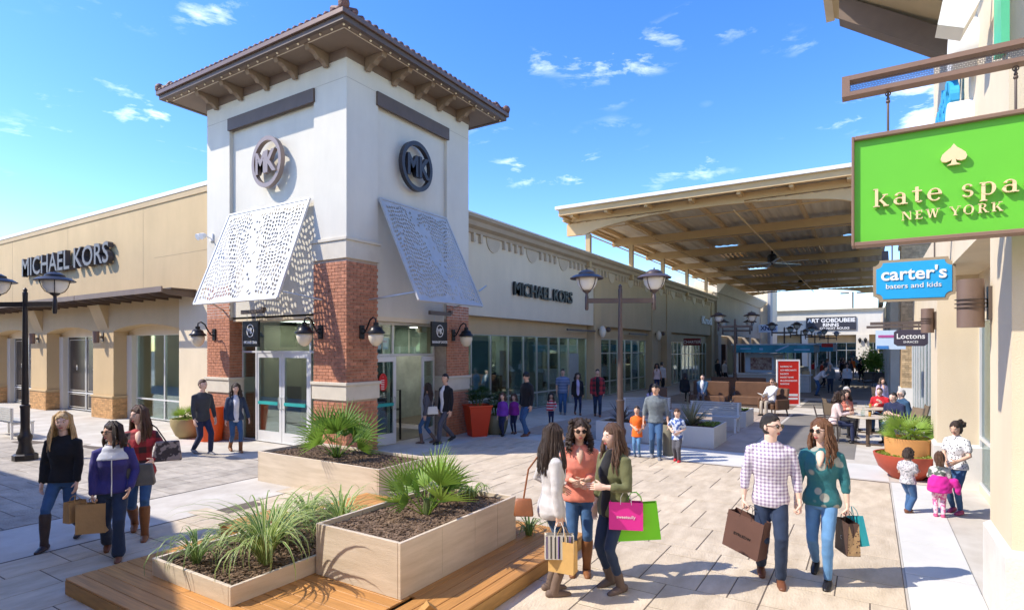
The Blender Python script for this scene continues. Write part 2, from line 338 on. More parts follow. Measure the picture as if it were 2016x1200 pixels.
def storefront(parent, ax, c, a0, a1, z0, z1, cols, rows, frame='alu', gl='glass', fw=.05, fd=.08, outn=-1, pane_name='pane'):
    """glazed wall: frame members and separate panes. ax='x': plane x=c running in y"""
    f = MB()
    def bx(m, p, q, r, s_, d0, d1):
        if ax == 'x': m.box(c+d0, c+d1, p, q, r, s_)
        else: m.box(p, q, c+d0, c+d1, r, s_)
    xs = [a0+(a1-a0)*t for t in cols]; zs = [z0+(z1-z0)*t for t in rows]
    for x in xs: bx(f, x-fw/2, x+fw/2, z0, z1, -fd/2, fd/2)
    for z in zs:
        bx(f, a0, a1, max(z0, z-fw/2), min(z1, z+fw/2) if z < z1 else z1+.002, -fd/2+.002, fd/2-.002)
    f.obj('window_frame', frame, parent)
    for i in range(len(xs)-1):
        for j in range(len(zs)-1):
            m = MB(); bx(m, xs[i]+fw/2, xs[i+1]-fw/2, zs[j]+fw/2, zs[j+1]-fw/2, -.006, .006); m.obj(pane_name, gl, parent)

# ================================================================ CORNER TOWER
tx0, tx1, ty0, ty1 = -.8, 3.85, -.85, 4.72
T = thing('corner_tower', 'cream corner tower with red brick piers and a low brown tiled hip roof', 'tower', (tx0, ty0, 0))
# upper body: solid walls with recessed bays above the canopies
w = MB(); ZT = 9.06
w.box(tx0, tx0+.3, ty0, .26, 4.98, ZT); w.box(tx0, tx0+.3, 3.66, ty1, 3.3, ZT); w.box(tx0+.1, tx0+.3, .26, 3.66, 3.25, 8.6); w.box(tx0, tx0+.3, .26, 3.66, 8.6, ZT)
w.box(tx0+.3, .18, ty0, ty0+.3, 4.98, ZT); w.box(2.83, tx1, ty0, ty0+.3, 3.3, ZT); w.box(.18, 2.83, ty0+.1, ty0+.3, 3.25, 8.6); w.box(.18, 2.83, ty0, ty0+.3, 8.6, ZT)
w.box(tx1-.3, tx1, ty0+.3, ty1, 3.3, ZT); w.box(tx0+.3, tx1-.3, ty1-.3, ty1, 0, ZT)
w.obj('wall', 'offwhite', T)
g = MB()
for z in (4.96, 8.62): pass
g.box(tx0-.004, tx0, ty0, ty1, 8.615, 8.625); g.box(tx0, tx1, ty0-.004, ty0, 8.615, 8.625); g.obj('wall_joint', M('jointline', (.45,.42,.36), .9), T)
m = MB(); m.box(tx0-.05, tx0+.02, .22, 3.68, 8.28, 8.6); m.obj('timber_band', 'brown', T); m = MB(); m.box(.12, 2.88, ty0-.05, ty0+.02, 8.3, 8.63); m.obj('timber_band', 'brown', T)
# piers
def pier(x0, x1, y0, y1, z1):
    m = MB(); m.box(x0+.012, x1-.012, y0+.012, y1-.012, 0, z1); m.obj('pier', 'mortar', T)
W0 = Wall()
pier(tx0, .18, ty0, .27, 4.52); pier(tx0, -.1, 3.66, ty1, 4.2); pier(2.83, tx1, ty0, -.1, 3.75)
for z0, z1 in ((.01, 1.27), (1.69, 4.51)):
    W0.face((tx0+.012, .27, 0), (0,-1,0), (-1,0,0), 1.12, z0, z1); W0.face((tx0, ty0+.012, 0), (1,0,0), (0,-1,0), .98, z0, z1)
    W0.face((tx0+.012, ty1, 0), (0,-1,0), (-1,0,0), 1.06, z0, min(z1, 4.18)); W0.face((tx0, 3.672, 0), (1,0,0), (0,-1,0), .68, z0, min(z1, 3.24))
    W0.face((2.83, ty0+.012, 0), (1,0,0), (0,-1,0), 1.02, z0, min(z1, 3.7))
W0.build(T, 'brick')
def band(x0, x1, y0, y1, z0, z1, lip=True):
    m = MB(); m.box(x0-.03, x1+.03, y0-.03, y1+.03, z0, z1)
    m.box(x0-.06, x1+.06, y0-.06, y1+.06, z1, z1+.07)
    m.obj('stone_band', 'stone', T, bevel=.006)
band(tx0, .18, ty0, .27, 1.28, 1.62); band(tx0, -.1, 3.66, ty1, 1.28, 1.62); band(2.83, tx1, ty0, -.1, 1.28, 1.62); band(tx0, .18, ty0, .27, 4.52, 4.93)
# roof
o = .85; ex0, ex1, ey0, ey1 = tx0-o, tx1+.75, ty0-o, ty1+o
m = MB(); m.box(tx0-.02, tx1+.02, ty0-.02, ty1+.02, ZT, 9.27); m.obj('frieze', 'brown2', T)
m = MB(); m.box(ex0+.08, ex1-.08, ey0+.08, ey1-.08, 9.27, 9.31); m.obj('soffit', M('soffit', (.22,.165,.12), .7, .08, 2), T)
m = MB()
for a, b, q in ((0,.16,0),):
    for (x0, x1, y0, y1) in ((ex0, ex0+.1, ey0, ey1), (ex1-.1, ex1, ey0, ey1), (ex0+.1, ex1-.1, ey0, ey0+.1), (ex0+.1, ex1-.1, ey1-.1, ey1)): m.box(x0, x1, y0, y1, 9.25, 9.4)
m.obj('fascia', 'brown', T)
m = MB()
for (x0, x1, y0, y1) in ((ex0-.06, ex0, ey0-.06, ey1+.06), (ex1, ex1+.06, ey0-.06, ey1+.06), (ex0, ex1, ey0-.06, ey0), (ex0, ex1, ey1, ey1+.06)): m.box(x0, x1, y0, y1, 9.36, 9.47)
m.obj('gutter', M('gutter', (.17,.11,.085), .4, .1, 3, metal=.3), T, bevel=.01)
m = MB(); m.box(ex0+.24, ex0+.262, ey0+.24, ey1-.24, 9.255, 9.268); m.box(ex0+.24, ex1-.24, ey0+.24, ey0+.262, 9.256, 9.269); m.obj('trim_line', M('trimline', (.7,.6,.45), .5, .05), T)
ax, ay, az = (ex0+ex1)/2, (ey0+ey1)/2, 10.35
m = MB(); m.add([(ex0,ey0,9.42),(ex1,ey0,9.42),(ex1,ey1,9.42),(ex0,ey1,9.42),(ax,ay,az)], [(0,1,4),(1,2,4),(2,3,4),(3,0,4),(3,2,1,0)]); m.obj('roof_deck', 'rooft', T)
tm = MB(); tm.tube([(0,0,0),(0,.42,.145)], .075, 8); tmesh = tm.mesh('tile', 'tile', True)
rest = MB(); cnt = 0
def tiles(p0, p1, inw):
    global cnt
    p0 = Vector(p0); p1 = Vector(p1); L_ = (p1-p0).length; n = int(L_/.2); d = (p1-p0).normalized()
    ang = math.atan2(inw[1], inw[0])-PI/2
    for i in range(n):
        c = p0+d*(L_*(i+.5)/n)
        inst('tile', tmesh, T, Matrix.Translation(c-T.location+Vector((0,0,.06))) @ Matrix.Rotation(ang, 4, 'Z')); cnt += 1
        reach = min((i+.5)*L_/n, L_-(i+.5)*L_/n); h = reach*(az-9.42)/(L_/2)
        e = c+Vector((inw[0], inw[1], 0))*reach; rest.tube([c+Vector((0,0,.05))+Vector((*inw, 0))*.35+Vector((0,0,.12)), e+Vector((0,0,h+.05))], .07, 6)
tiles((ex0,ey0,9.42), (ex1,ey0,9.42), (0,1)); tiles((ex0,ey1,9.42), (ex0,ey0,9.42), (1,0)); tiles((ex1,ey1,9.42), (ex0,ey1,9.42), (0,-1)); tiles((ex1,ey0,9.42), (ex1,ey1,9.42), (-1,0))
tag(rest.obj('tile', 'tile', T, True), kind='stuff')
m = MB()
for cx, cy in ((ex0,ey0),(ex1,ey0),(ex0,ey1),(ex1,ey1)): m.tube([(cx, cy, 9.53), (ax, ay, az+.1)], .1, 8); m.ball((cx+(.02 if cx < 0 else -.02), cy, 9.58), .12)
m.obj('ridge_cap', 'tile', T, True)
# scrolled brackets under the eaves
bp = [(0,0),(0,-.3),(.06,-.32),(.12,-.24),(.2,-.2),(.28,-.22),(.36,-.14),(.48,-.1),(.55,-.12),(.6,0)]
bm_ = {}
for i in range(5):
    y = ty0+.62+i*(ty1-ty0-1.15)/4
    m = MB(); m.prism(bp, (tx0-.02, y+.07, 9.27), (-1,0,0), (0,0,1), (0,-1,0), .14); m.obj('bracket', M('bracket', (.25,.18,.12), .7, .1, 3), T, bevel=.01)
for i in range(5):
    x = tx0+.6+i*(tx1-tx0-1.15)/4
    m = MB(); m.prism(bp, (x-.07, ty0-.02, 9.27), (0,-1,0), (0,0,1), (1,0,0), .14); m.obj('bracket', 'bracket', T, bevel=.01)
bulb = MB(); bulb.ball((0,0,0), .026, 8, 6); bme = bulb.mesh('light_bulb', M('bulb', (.85,.75,.55), .3, .02), True)
for i in range(20):
    for q in ((ex0+.14, ey0+.14+i*(ey1-ey0-.28)/19, 9.245), (ex0+.14+(i+.5)*(ex1-ex0-.28)/19.5, ey0+.14, 9.245)): inst('light_bulb', bme, T, Matrix.Translation(Vector(q)-T.location))
# glazed entrances
def header(ax):
    m = MB()
    if ax == 'x': m.box(tx0+.1, -.3, .27, 3.66, 3.19, 3.3)
    else: m.box(.18, 2.83, ty0+.1, -.2, 3.14, 3.25)
    m.obj('header', 'cream', T)
header('x'); header('y')
storefront(T, 'x', -.4, .27, 3.66, .02, 3.19, (0,.045,.17,.815,1), (0,.745,1), 'alu_w')
# the panes behind the doors are left to the doors themselves: remove the two big lower-mid panes
for ch in list(T.children):
    if ch.name.startswith('pane'):
        ys = [v.co.y for v in ch.data.vertices]; zs = [v.co.z for v in ch.data.vertices]
        if min(zs) < .2 and max(ys)-min(ys) > 1.5: bpy.data.objects.remove(ch)
def door(hinge, width, ang, z1=2.36, ax='x', glass_='glass', sgn=1, bar=True, left=True):
    """aluminium framed glass door; local x runs from hinge to latch"""
    d = thing('door', None, None, hinge, ang); f = MB(); w_ = width; t = .022
    f.box(0, .1, -t, t, .02, z1); f.box(w_-.1, w_, -t, t, .02, z1); f.box(.1, w_-.1, -t, t, .02, .3); f.box(.1, w_-.1, -t, t, z1-.13, z1)
    fo = f.obj('door_frame', 'alu_w', d, world=False); g_ = MB(); g_.box(.1, w_-.1, -.005, .005, .3, z1-.13); g_.obj('pane', glass_, d, world=False)
    h = MB()
    for s_ in (-1, 1): h.tube([(w_-.06, s_*.02, .9), (w_-.06, s_*.075, .92), (w_-.06, s_*.075, 1.2), (w_-.06, s_*.02, 1.22)], .013, 8)
    h.obj('handle', 'alu', d, True, world=False)
    if bar: b = MB(); b.box(.12, w_-.12, .025, .06, 1.0, 1.08); b.box(.12, w_-.12, -.06, -.025, 1.0, 1.08); b.obj('push_bar', M('teal', (.03,.35,.33), .4), d, world=False)
    d.parent = T; d.location = Vector(hinge)-T.location
    return d
door((-.4, 3.04, 0), 1.06, -PI/2); door((-.4, .9, 0), 1.06, PI/2)
storefront(T, 'y', -.35, .18, 2.83, .02, 3.14, (0,.24,.62,1), (0,.72,1), 'alu_w')
for ch in list(T.children):
    if ch.name.startswith('pane') and len(ch.data.vertices):
        xs = [v.co.x for v in ch.data.vertices]; ys = [v.co.y for v in ch.data.vertices]; zs = [v.co.z for v in ch.data.vertices]
        if max(ys) < -.3 and min(zs) < .2: bpy.data.objects.remove(ch)
for ch in list(T.children):
    if ch.name.startswith('window_frame'):
        ys = [v.co.y for v in ch.data.vertices]
        if max(ys) < -.2:
            me = ch.data; m = MB()
            m.box(.18,.24,-.4,-.31,0,3.14); m.box(2.77,2.83,-.4,-.31,0,3.14); m.box(.18,2.83,-.398,-.312,2.27,2.33); m.box(.18,2.83,-.397,-.313,3.08,3.14); m.box(1.15,1.2,-.39,-.32,2.33,3.08)
            m.box(1.02,1.07,-.39,-.32,0,2.27); m.box(.18,1.02,-.39,-.32,0,.06)
            ch.data = m.mesh('window_frame', 'alu_w')
door((.27, -.42, 0), .92, math.radians(-3), 2.26, bar=True); door((2.78, -.42, 0), .92, math.radians(200), 2.26)
pn = MB(); pn.box(1.07, 1.1, -.36, -.34, .3, 2.2); 
m = MB(); m.lathe([(0,0),(.17,0),(.17,.006),(0,.006)], n=24); m.xf(Matrix.Translation((.27,-.42,0)) @ Matrix.Rotation(math.radians(-3),4,'Z') @ Matrix.Translation((.46,-.03,1.62)) @ Matrix.Rotation(PI/2,4,'X') @ Matrix.Diagonal((.85,1.3,1,1)))
sgn = tag(m.obj('door_decal', M('redprint', (.55,.02,.02), .5)), 'round red notice printed on the glass door beside the right tower entrance', 'notice')
m = MB(); m.text('**', .05, (.74,-.4775,1.72), (1,.0,0), (0,0,1), None, .003)
for i in range(6): m.box(.74-.09+.01*(i%2), .74+.09-.012*((i*3)%4), -.482, -.4775, 1.66-.045*i, 1.675-.045*i)
m.obj('lettering', 'white', sgn)
# interior of the tower shop
m = MB(); m.box(.9,.95,.3,4.4,0,3.1); m.box(-.3,3.5,2.9,2.95,0,3.1); m.obj('inner_wall', M('innerw', (.5,.46,.36), .8, .05), T)
m = MB(); m.box(-.3,3.5,-.2,4.4,.002,.012); m.obj('shop_floor', 'floor_in', T); m = MB(); m.box(-.35,3.5,-.3,4.4,3.2,3.25); m.obj('ceiling', 'inside_light', T)
m = MB(); m.box(.5,2.6,.9,1.1,.0,2.2); m.box(.6,2.5,.6,.9,.7,.75); m.obj('display_shelf', 'inside_dark', T)
m = MB()
for i in range(7): m.tube([(.75, .5+.12*i, 1.9), (.72, .5+.12*i, 1.0)], [.05,.09], 8)
m.obj('hanging_clothes', M('clothes', (.35,.2,.1), .8, .6, 7), T, True)
m = MB(); m.box(-.32, -.28, 1.2+.2, 1.95+.2, .35, 1.5); m.obj('detector_gate', 'black', T); m = MB(); m.tube([(1.35,-.1,.0),(1.35,-.1,1.35),(1.75,-.1,1.35),(1.75,-.1,0)], .03, 6); m.obj('detector_gate', 'black', T)

# ---- emblems
def emblem(c, fr, r, mat, label):
    u, v, n = fr; t = thing('emblem', label, 'emblem', c); c = Vector(c)
    m = MB(); k = 40; pr = []
    for a in range(k):
        an = 2*PI*a/k; pr.append((math.cos(an), math.sin(an)))
    vs = []; 
    for rr, d in ((r, .02), (r, .14), (r*.83, .14), (r*.83, .02)):
        vs += [c+u*(x*rr*.92)+v*(y*rr)+n*d for x, y in pr]
    m.add(vs, [(q*k+i, q*k+(i+1) % k, ((q+1) % 4)*k+(i+1) % k, ((q+1) % 4)*k+i) for q in range(4) for i in range(k)])
    m.obj('ring', mat, t)
    m = MB(); m.text('M', r*.82, c-u*r*.31-v*r*.41+n*.06, u, v, None, .1, .035, .78); m.text('K', r*.82, c+u*r*.36-v*r*.41+n*.08, u, v, None, .1, .035, .82); m.obj('letters', mat, t)
emblem((tx0, 1.89, 7.13), EX, .64, M('emblem1', (.3,.23,.2), .4, .06, 2, metal=.3), 'round monogram emblem on the sunlit left face of the tower')
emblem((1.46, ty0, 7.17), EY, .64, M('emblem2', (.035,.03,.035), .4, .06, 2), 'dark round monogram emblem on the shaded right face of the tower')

# ---- perforated canopies
def canopy(tl, tr, bl, br, label, mat, seed):
    """perforated sheet, real holes; corners as seen from outside"""
    rn = random.Random(seed); t = thing('canopy', label, 'canopy', tuple((Vector(tl)+Vector(tr))/2))
    tl, tr, bl, br = map(Vector, (tl, tr, bl, br)); nu = 30; nv = 24; m = MB(); N0 = (tr-tl).cross(bl-tl).normalized()
    def P(s_, q, d=0):
        e = min(1, 20*min(s_, 1-s_, q, 1-q)); s_ += e*.013*math.sin(14*q+6*s_); q += e*(.016*math.sin(17*s_+5*q)+.008*math.sin(41*s_)); return tl.lerp(tr, s_).lerp(bl.lerp(br, s_), q)+N0*d
    for j in range(nv):
        for i in range(nu):
            solid = i in (0, nu-1) or j in (0, nv-1) or (nu*.3+j*.35 < i < nu*.44+j*.35+1 and rn.random() < .75) or rn.random() < .06
            c0 = (i/nu, j/nv); c1 = ((i+1)/nu, (j+1)/nv)
            sq = [(c0[0], c0[1]), ((c0[0]+c1[0])/2, c0[1]), (c1[0], c0[1]), (c1[0], (c0[1]+c1[1])/2), (c1[0], c1[1]), ((c0[0]+c1[0])/2, c1[1]), (c0[0], c1[1]), (c0[0], (c0[1]+c1[1])/2)]
            if solid:
                m.add([P(*sq[k]) for k in (0,2,4,6)], [(0,1,2,3)]); continue
            cx = (c0[0]+c1[0])/2+rn.uniform(-.08,.08)/nu; cy = (c0[1]+c1[1])/2+rn.uniform(-.08,.08)/nv; ra = rn.uniform(.4,.5); rb = rn.uniform(.27,.38); an = rn.uniform(.3,1.2) if (i//5+j//4) % 2 else rn.uniform(-1.0,.0)
            ring = []
            for k in range(8):
                th = -PI*3/4+k*PI/4-an; x = ra*math.cos(th); y = rb*math.sin(th); ring.append((cx+(x*math.cos(an)-y*math.sin(an))/nu, cy+(x*math.sin(an)+y*math.cos(an))/nv))
            m.add([P(*q) for q in sq]+[P(*q) for q in ring], [(k, (k+1) % 8, 8+(k+1) % 8, 8+k) for k in range(8)])
    me = m.mesh('perforated_panel', mat); ob = bpy.data.objects.new('perforated_panel', me); COL.objects.link(ob); ob.parent = t; ob.location = -t.location
    sm = ob.modifiers.new('thick', 'SOLIDIFY'); sm.thickness = .012; sm.offset = 0
    f = MB()
    for a, b in ((tl, tr), (bl, br), (tl, bl), (tr, br)): f.beam(a, b, .05, .05, up=N0)
    f.obj('panel_frame', mat, t)
    return t
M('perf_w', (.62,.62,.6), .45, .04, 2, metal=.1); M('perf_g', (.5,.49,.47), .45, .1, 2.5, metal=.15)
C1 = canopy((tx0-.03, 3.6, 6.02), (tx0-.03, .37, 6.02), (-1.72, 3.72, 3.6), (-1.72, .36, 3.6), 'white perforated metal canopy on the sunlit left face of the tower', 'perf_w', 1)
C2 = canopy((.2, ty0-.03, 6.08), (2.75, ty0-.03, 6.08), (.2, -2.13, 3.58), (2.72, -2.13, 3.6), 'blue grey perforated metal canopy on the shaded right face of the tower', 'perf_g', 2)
for t, rods in ((C1, (((-1.62,.5,3.78),(tx0,-.02,3.6)), ((-1.62,3.55,3.78),(tx0,3.95,3.5)))), (C2, (((.3,-2.0,3.78),(-.1,ty0,3.62)), ((2.6,-2.0,3.78),(3.1,ty0,3.62)), ((2.7,-2.05,4.0),(3.25,-1.9,4.2))))):
    for a, b in rods:
        m = MB(); m.tube([a, b], .022, 8); m.obj('support_rod', 'alu', t, True)

# ---- wall lanterns
def lantern(loc, ang, label):
    t = thing('wall_lantern', label, 'wall lamp', loc, ang)  # local +x points away from the wall
    m = MB(); m.box(0,.04,-.07,.07,-.16,.16); m.obj('wall_plate', 'blackm', t, world=False, bevel=.008)
    m = MB(); m.tube([(.03,0,-.04),(.12,0,.0),(.2,0,.12),(.28,0,.27),(.38,0,.33),(.46,0,.29),(.47,0,.2)], .019, 8); m.tube([(.04,0,.08),(.1,0,.06),(.13,0,.0)], .012, 6); m.obj('arm', 'blackm', t, True, world=False)
    m = MB(); m.lathe([(.03,.22),(.06,.2),(.06,.14),(.13,.1),(.15,.04),(.21,-.01),(.215,-.04),(.18,-.045)], (.47,0,0), 20); m.obj('lamp_shade', 'blackm', t, True, world=False)
    m = MB(); m.lathe([(.165,-.045),(.175,-.1),(.165,-.17),(.13,-.25),(.08,-.31),(.02,-.335)], (.47,0,0), 20); m.obj('globe', 'lampglass2', t, 2, world=False)
    return t
LAN = [lantern((tx0-.0, 4.35, 2.85), PI, 'black lantern on the leftmost brick pier of the tower, with a shadow beside it'), lantern((tx0, .0, 2.85), PI, 'black lantern on the left side of the middle brick pier'),
       lantern((-.35, ty0, 2.85), -PI/2, 'black lantern on the right side of the middle brick pier'), lantern((3.1, ty0, 2.85), -PI/2, 'black lantern on the rightmost brick pier above the red pot')]
# ---- hanging black shop signs
def hang_sign(c, fr, lines, label):
    u, v, n = fr; c = Vector(c); t = thing('hanging_sign', label, 'sign', c)
    m = MB(); k = [c-u*.33-v*.33, c+u*.33-v*.33]
    m.hexa([c-u*.33-v*.33-n*.03, c+u*.33-v*.33-n*.03, c+u*.33-v*.33+n*.03, c-u*.33-v*.33+n*.03, c-u*.33+v*.33-n*.03, c+u*.33+v*.33-n*.03, c+u*.33+v*.33+n*.03, c-u*.33+v*.33+n*.03]); m.obj('panel', 'black', t, bevel=.01)
    m = MB(); kk = 28; ps = [(math.cos(2*PI*a/kk), math.sin(2*PI*a/kk)) for a in range(kk)]; cc = c+v*.08+n*.034; vs = []
    for rr in (.165, .145): vs += [cc+u*x*rr*.92+v*y*rr for x, y in ps]
    m.add(vs, [(i, (i+1) % kk, kk+(i+1) % kk, kk+i) for i in range(kk)]); m.obj('ring', 'white', t)
    m = MB(); m.text('M', .16, c-u*.045+v*.0+n*.033, u, v, None, .004, .02, .85); m.text('K', .16, c+u*.06+v*.0+n*.036, u, v, None, .004, .02, .85); m.text(lines, .07, c-v*.25+n*.033, u, v, None, .004, .015, .72); m.obj('lettering', 'white', t)
    m = MB(); m.beam(c-u*.4+v*.56, c+u*.5+v*.56, .07, .1); m.beam(c+u*.5+v*.56, c+u*.5+v*.56-n*.0+v*.1, .1, .08, up=u); m.obj('bracket_beam', 'brown_metal', t)
    m = MB()
    for a in (-.18, .18): m.tube([c+u*a+v*.33, c+u*a+v*.52], .008, 6)
    m.obj('hanger', 'alu', t)
hang_sign((tx0-.15, 2.47, 2.84), EX, 'MATIANIE KOHN', 'square black hanging sign with white monogram over the left tower doors')
hang_sign((2.3, ty0-.15, 2.86), EY, 'MANAAHP S.NOOSS', 'square black hanging sign with white monogram over the right tower doorway')
# ---- flood lamp on the tower
t = thing('flood_lamp', 'small white flood lamp on a bracket beside the white canopy', 'lamp', (tx0, 4.45, 5.5))
m = MB(); m.box(tx0-.04, tx0, 4.4, 4.55, 5.42, 5.62); m.obj('wall_plate', 'white', t); m = MB(); m.tube([(tx0-.04,4.48,5.5),(tx0-.22,4.48,5.55)], .02, 6); m.obj('arm', 'white', t)
for yy in (4.38, 4.56): m = MB(); m.lathe([(.03,0),(.07,.06),(.09,.16)], n=12); m.xf(Matrix.Translation((tx0-.22,yy,5.55)) @ Matrix.Rotation(-2.0,4,'Y')); m.obj('lamp_head', 'white', t, True)

# ================================================================ LEFT WING
wx = -.2
LW = thing('shop_wing', 'long tan shop wing left of the tower with arched window bays', 'building', (wx, 4.72, 0))
Y1 = 36; bays = [(7.3, 11.55), (13.1, 17.15), (18.7, 22.75), (24.3, 28.35)]
# wall above arches, arches as polygons
m = MB(); m.box(wx, wx+.3, ty1, Y1, 4.15, 7.3); m.obj('wall', 'tan', LW)
m = MB(); m.box(wx-.05, wx+.1, ty1, Y1, 7.3, 7.42); m.obj('coping', 'white', LW); m = MB(); m.box(wx-.03, wx, ty1, Y1, 7.12, 7.3); m.obj('cornice', 'tan2', LW)
gl = MB()
for y in (9.5, 15.2, 20.7): gl.box(wx-.003, wx, y-.008, y+.008, 4.3, 7.1)
gl.box(wx-.003, wx, ty1, 8.8, 5.4, 5.412); gl.obj('wall_joint', M('tanjoint', (.4,.3,.18), .9), LW)
def arch_poly(a0, a1, zs, rise, zt):
    pts = [(a0-.0, zt), (a0, zs)]
    for i in range(1, 12): 
        s_ = i/12; pts.append((a0+(a1-a0)*s_, zs+rise*math.sin(PI*s_)**.75))
    return pts+[(a1, zs), (a1, zt)]
for a0, a1 in bays:
    pts = arch_poly(a0, a1, 3.08, .2, 4.15); m = MB()
    # strip of quads above the arch
    top = [(p[0], 4.15) for p in pts[1:-1]]; bot = pts[1:-1]
    for i in range(len(bot)-1): m.hexa([(wx, bot[i][0], bot[i][1]), (wx, bot[i+1][0], bot[i+1][1]), (wx+.6, bot[i+1][0], bot[i+1][1]), (wx+.6, bot[i][0], bot[i][1]), (wx, top[i][0], 4.15), (wx, top[i+1][0], 4.15), (wx+.6, top[i+1][0], 4.15), (wx+.6, top[i][0], 4.15)])
    m.obj('arch', 'tan', LW)
prev = ty1; WB = Wall(); edges = []
for a0, a1 in bays+[(29.9, None)]:
    edges.append((prev, a0)); prev = a1
for i, (p, q) in enumerate(edges):
    m = MB(); m.box(wx, wx+.6, p, q, .75, 4.15); m.obj('pier', 'tan' if i else 'cream', LW)
    if i: 
        m = MB(); m.box(wx-.03, wx+.59, p-.03, q+.03, 0, .75); m.obj('pier_base', M('tanmortar', (.45,.32,.18), .9, .1), LW)
        WB.face((wx-.03, q+.03, 0), (0,-1,0), (-1,0,0), q-p+.06, .01, .74, .2, .06, .01); WB.face((wx-.03, p-.03, 0), (1,0,0), (0,-1,0), .62, .01, .74, .2, .06, .01)
        m = MB(); m.box(wx-.06, wx+.58, p-.06, q+.06, .75, .81); m.obj('pier_cap', 'tan', LW)
    else:
        m = MB(); m.box(wx+.001, wx+.6, p, q, 0, .75); m.obj('pier', 'cream', LW)
WB.build(LW, 'tanbrick')
m = MB(); m.box(wx+.5, wx+.6, ty1, Y1, 2.95, 3.5); m.box(wx+.6,wx+.62,ty1,Y1,3.4,7.3); m.obj('inner_wall', 'cream', LW)
for i, (a0, a1) in enumerate(bays):
    c0, c1 = a0+.42, a1-.35
    m = MB(); m.box(wx+.42, wx+.6, a0, c0, 0, 2.95); m.box(wx+.42, wx+.6, c1, a1, 0, 2.95); m.obj('window_surround', 'offwhite', LW)
    storefront(LW, 'x', wx+.62, c0, c1, .06, 2.95, (0,.46,1) if i == 0 else (0,.5,1), (0,.23,1), 'alu_w', 'glass' if i == 0 else M('black_film', (.035,.028,.027), .25, .1, 2))
    if i:  # blacked-out windows with white outline graphics
        m = MB(); ym = (c0+c1)/2
        for p, q in ((c0+.12, ym-.12), (ym+.12, c1-.12)):
            for z0, z1 in ((.14, .66), (.8, 2.83)):
                m.box(wx+.605, wx+.612, p, p+.022, z0, z1); m.box(wx+.605, wx+.612, q-.022, q, z0, z1); m.box(wx+.604, wx+.611, p+.022, q-.022, z0, z0+.022); m.box(wx+.604, wx+.611, p+.022, q-.022, z1-.022, z1)
        m.text('0', .2, (wx+.612, (ym+c1)/2+.05, 1.62), *EX[:2], None, .006, .03, .8); m.text('COMING SOON', .1, (wx+.612, (c0+ym)/2, 1.62), *EX[:2], None, .006, .01, .6)
        m.obj('window_graphic', 'offwhite', LW)
m = MB(); m.box(2.6, 2.7, ty1, Y1, 0, 3.4); m.obj('back_wall', M('shopback', (.62,.72,.66), .8, .12, .8), LW); m = MB(); m.box(.42, 2.6, ty1, Y1, .004, .02); m.obj('shop_floor', 'inside_light', LW)
m = MB(); m.box(.42, 2.6, ty1, Y1, 3.3, 3.4); m.box(3.2, 12, ty1, Y1, 0, 7.0); m.obj('ceiling', 'inside_light', LW)
# slatted timber eyebrow above the arches: rafters, slats, front rail
for y0, y1 in ((6.35, 11.9), (12.0, 17.55), (17.65, 23.2), (23.3, 28.8)):
    pg = thing('slatted_awning', {6.35:'brown slatted awning next to the tower, nearest of its row', 12.0:'brown slatted awning second from the tower', 17.65:'brown slatted awning third from the tower, behind the lamp globes', 23.3:'brown slatted awning at the far left end of the wing'}[y0], 'awning', (wx, y0, 4.2), group='slatted awnings along the left wing')
    n = 8
    for k in range(n):
        y = y0+.05+(y1-y0-.1)*k/(n-1); m = MB(); m.prism([(0,-.2),(0,.0),(.98,.0),(.98,-.1),(.78,-.16)], (wx, y+.03, 4.2), (-1,0,0), (0,0,1), (0,-1,0), .06); m.obj('rafter', 'brown', pg)
    for k in range(7):
        x = wx-.01-k*.105; m = MB(); m.box(x-.1, x, y0-.02, y1+.02, 4.203, 4.245); m.obj('slat', 'brown', pg)
    m = MB(); m.box(wx-1.02, wx-.98, y0-.03, y1+.03, 4.1, 4.26); m.obj('front_rail', 'brown2', pg)
def buttress(y):
    m = MB(); m.prism([(0,-1.0),(.42,-.05),(.42,0),(0,0)], (wx, y+.42, 4.14), (-1,0,0), (0,0,1), (0,-1,0), .84); m.obj('corbel', 'tan', LW)
for p, q in edges[1:]:
    ym = (p+q)/2; m = MB(); m.prism([(0,-.85),(.3,0),(0,0)], (wx, ym+.4, 4.0), (-1,0,0), (0,0,1), (0,-1,0), .8); m.obj('corbel', 'tan', LW)
def cyl_sconce(loc, ang, label, r=.11, h=.46, rings=True, arm=.2):
    t = thing('cylinder_sconce', label, 'wall lamp', loc, ang); m = MB(); m.box(0,.03,-.06,.06,-.16,.16); m.obj('wall_plate', 'brown_metal', t, world=False)
    m = MB(); m.box(.03, arm-.02, -.035, .035, -.04, .04); m.obj('arm', 'brown_metal', t, world=False)
    m = MB(); m.lathe([(r*.9,-h/2),(r,-h/2),(r,h/2),(r*.9,h/2)], (arm+r,0,0), 24); m.obj('cylinder', M('sconce', (.22,.15,.12), .45, .08, 2, metal=.25), t, True, world=False)
    if rings:
        for dz in (-.04, 0, .04): m = MB(); m.lathe([(r,-.004),(r*1.16,-.003),(r*1.16,.003),(r,.004)], (arm+r,0,dz), 24); m.obj('ring', 'brown_metal', t, world=False)
    return t
for (p, q), lb in zip(edges[1:4], ('short brown cylinder lamp on the arcade pier nearest the tower', 'short brown cylinder lamp on the second arcade pier behind the street lamp', 'short brown cylinder lamp on the third arcade pier')):
    cyl_sconce((wx, (p+q)/2, 2.88), PI, lb, .1, .42, False, .12)
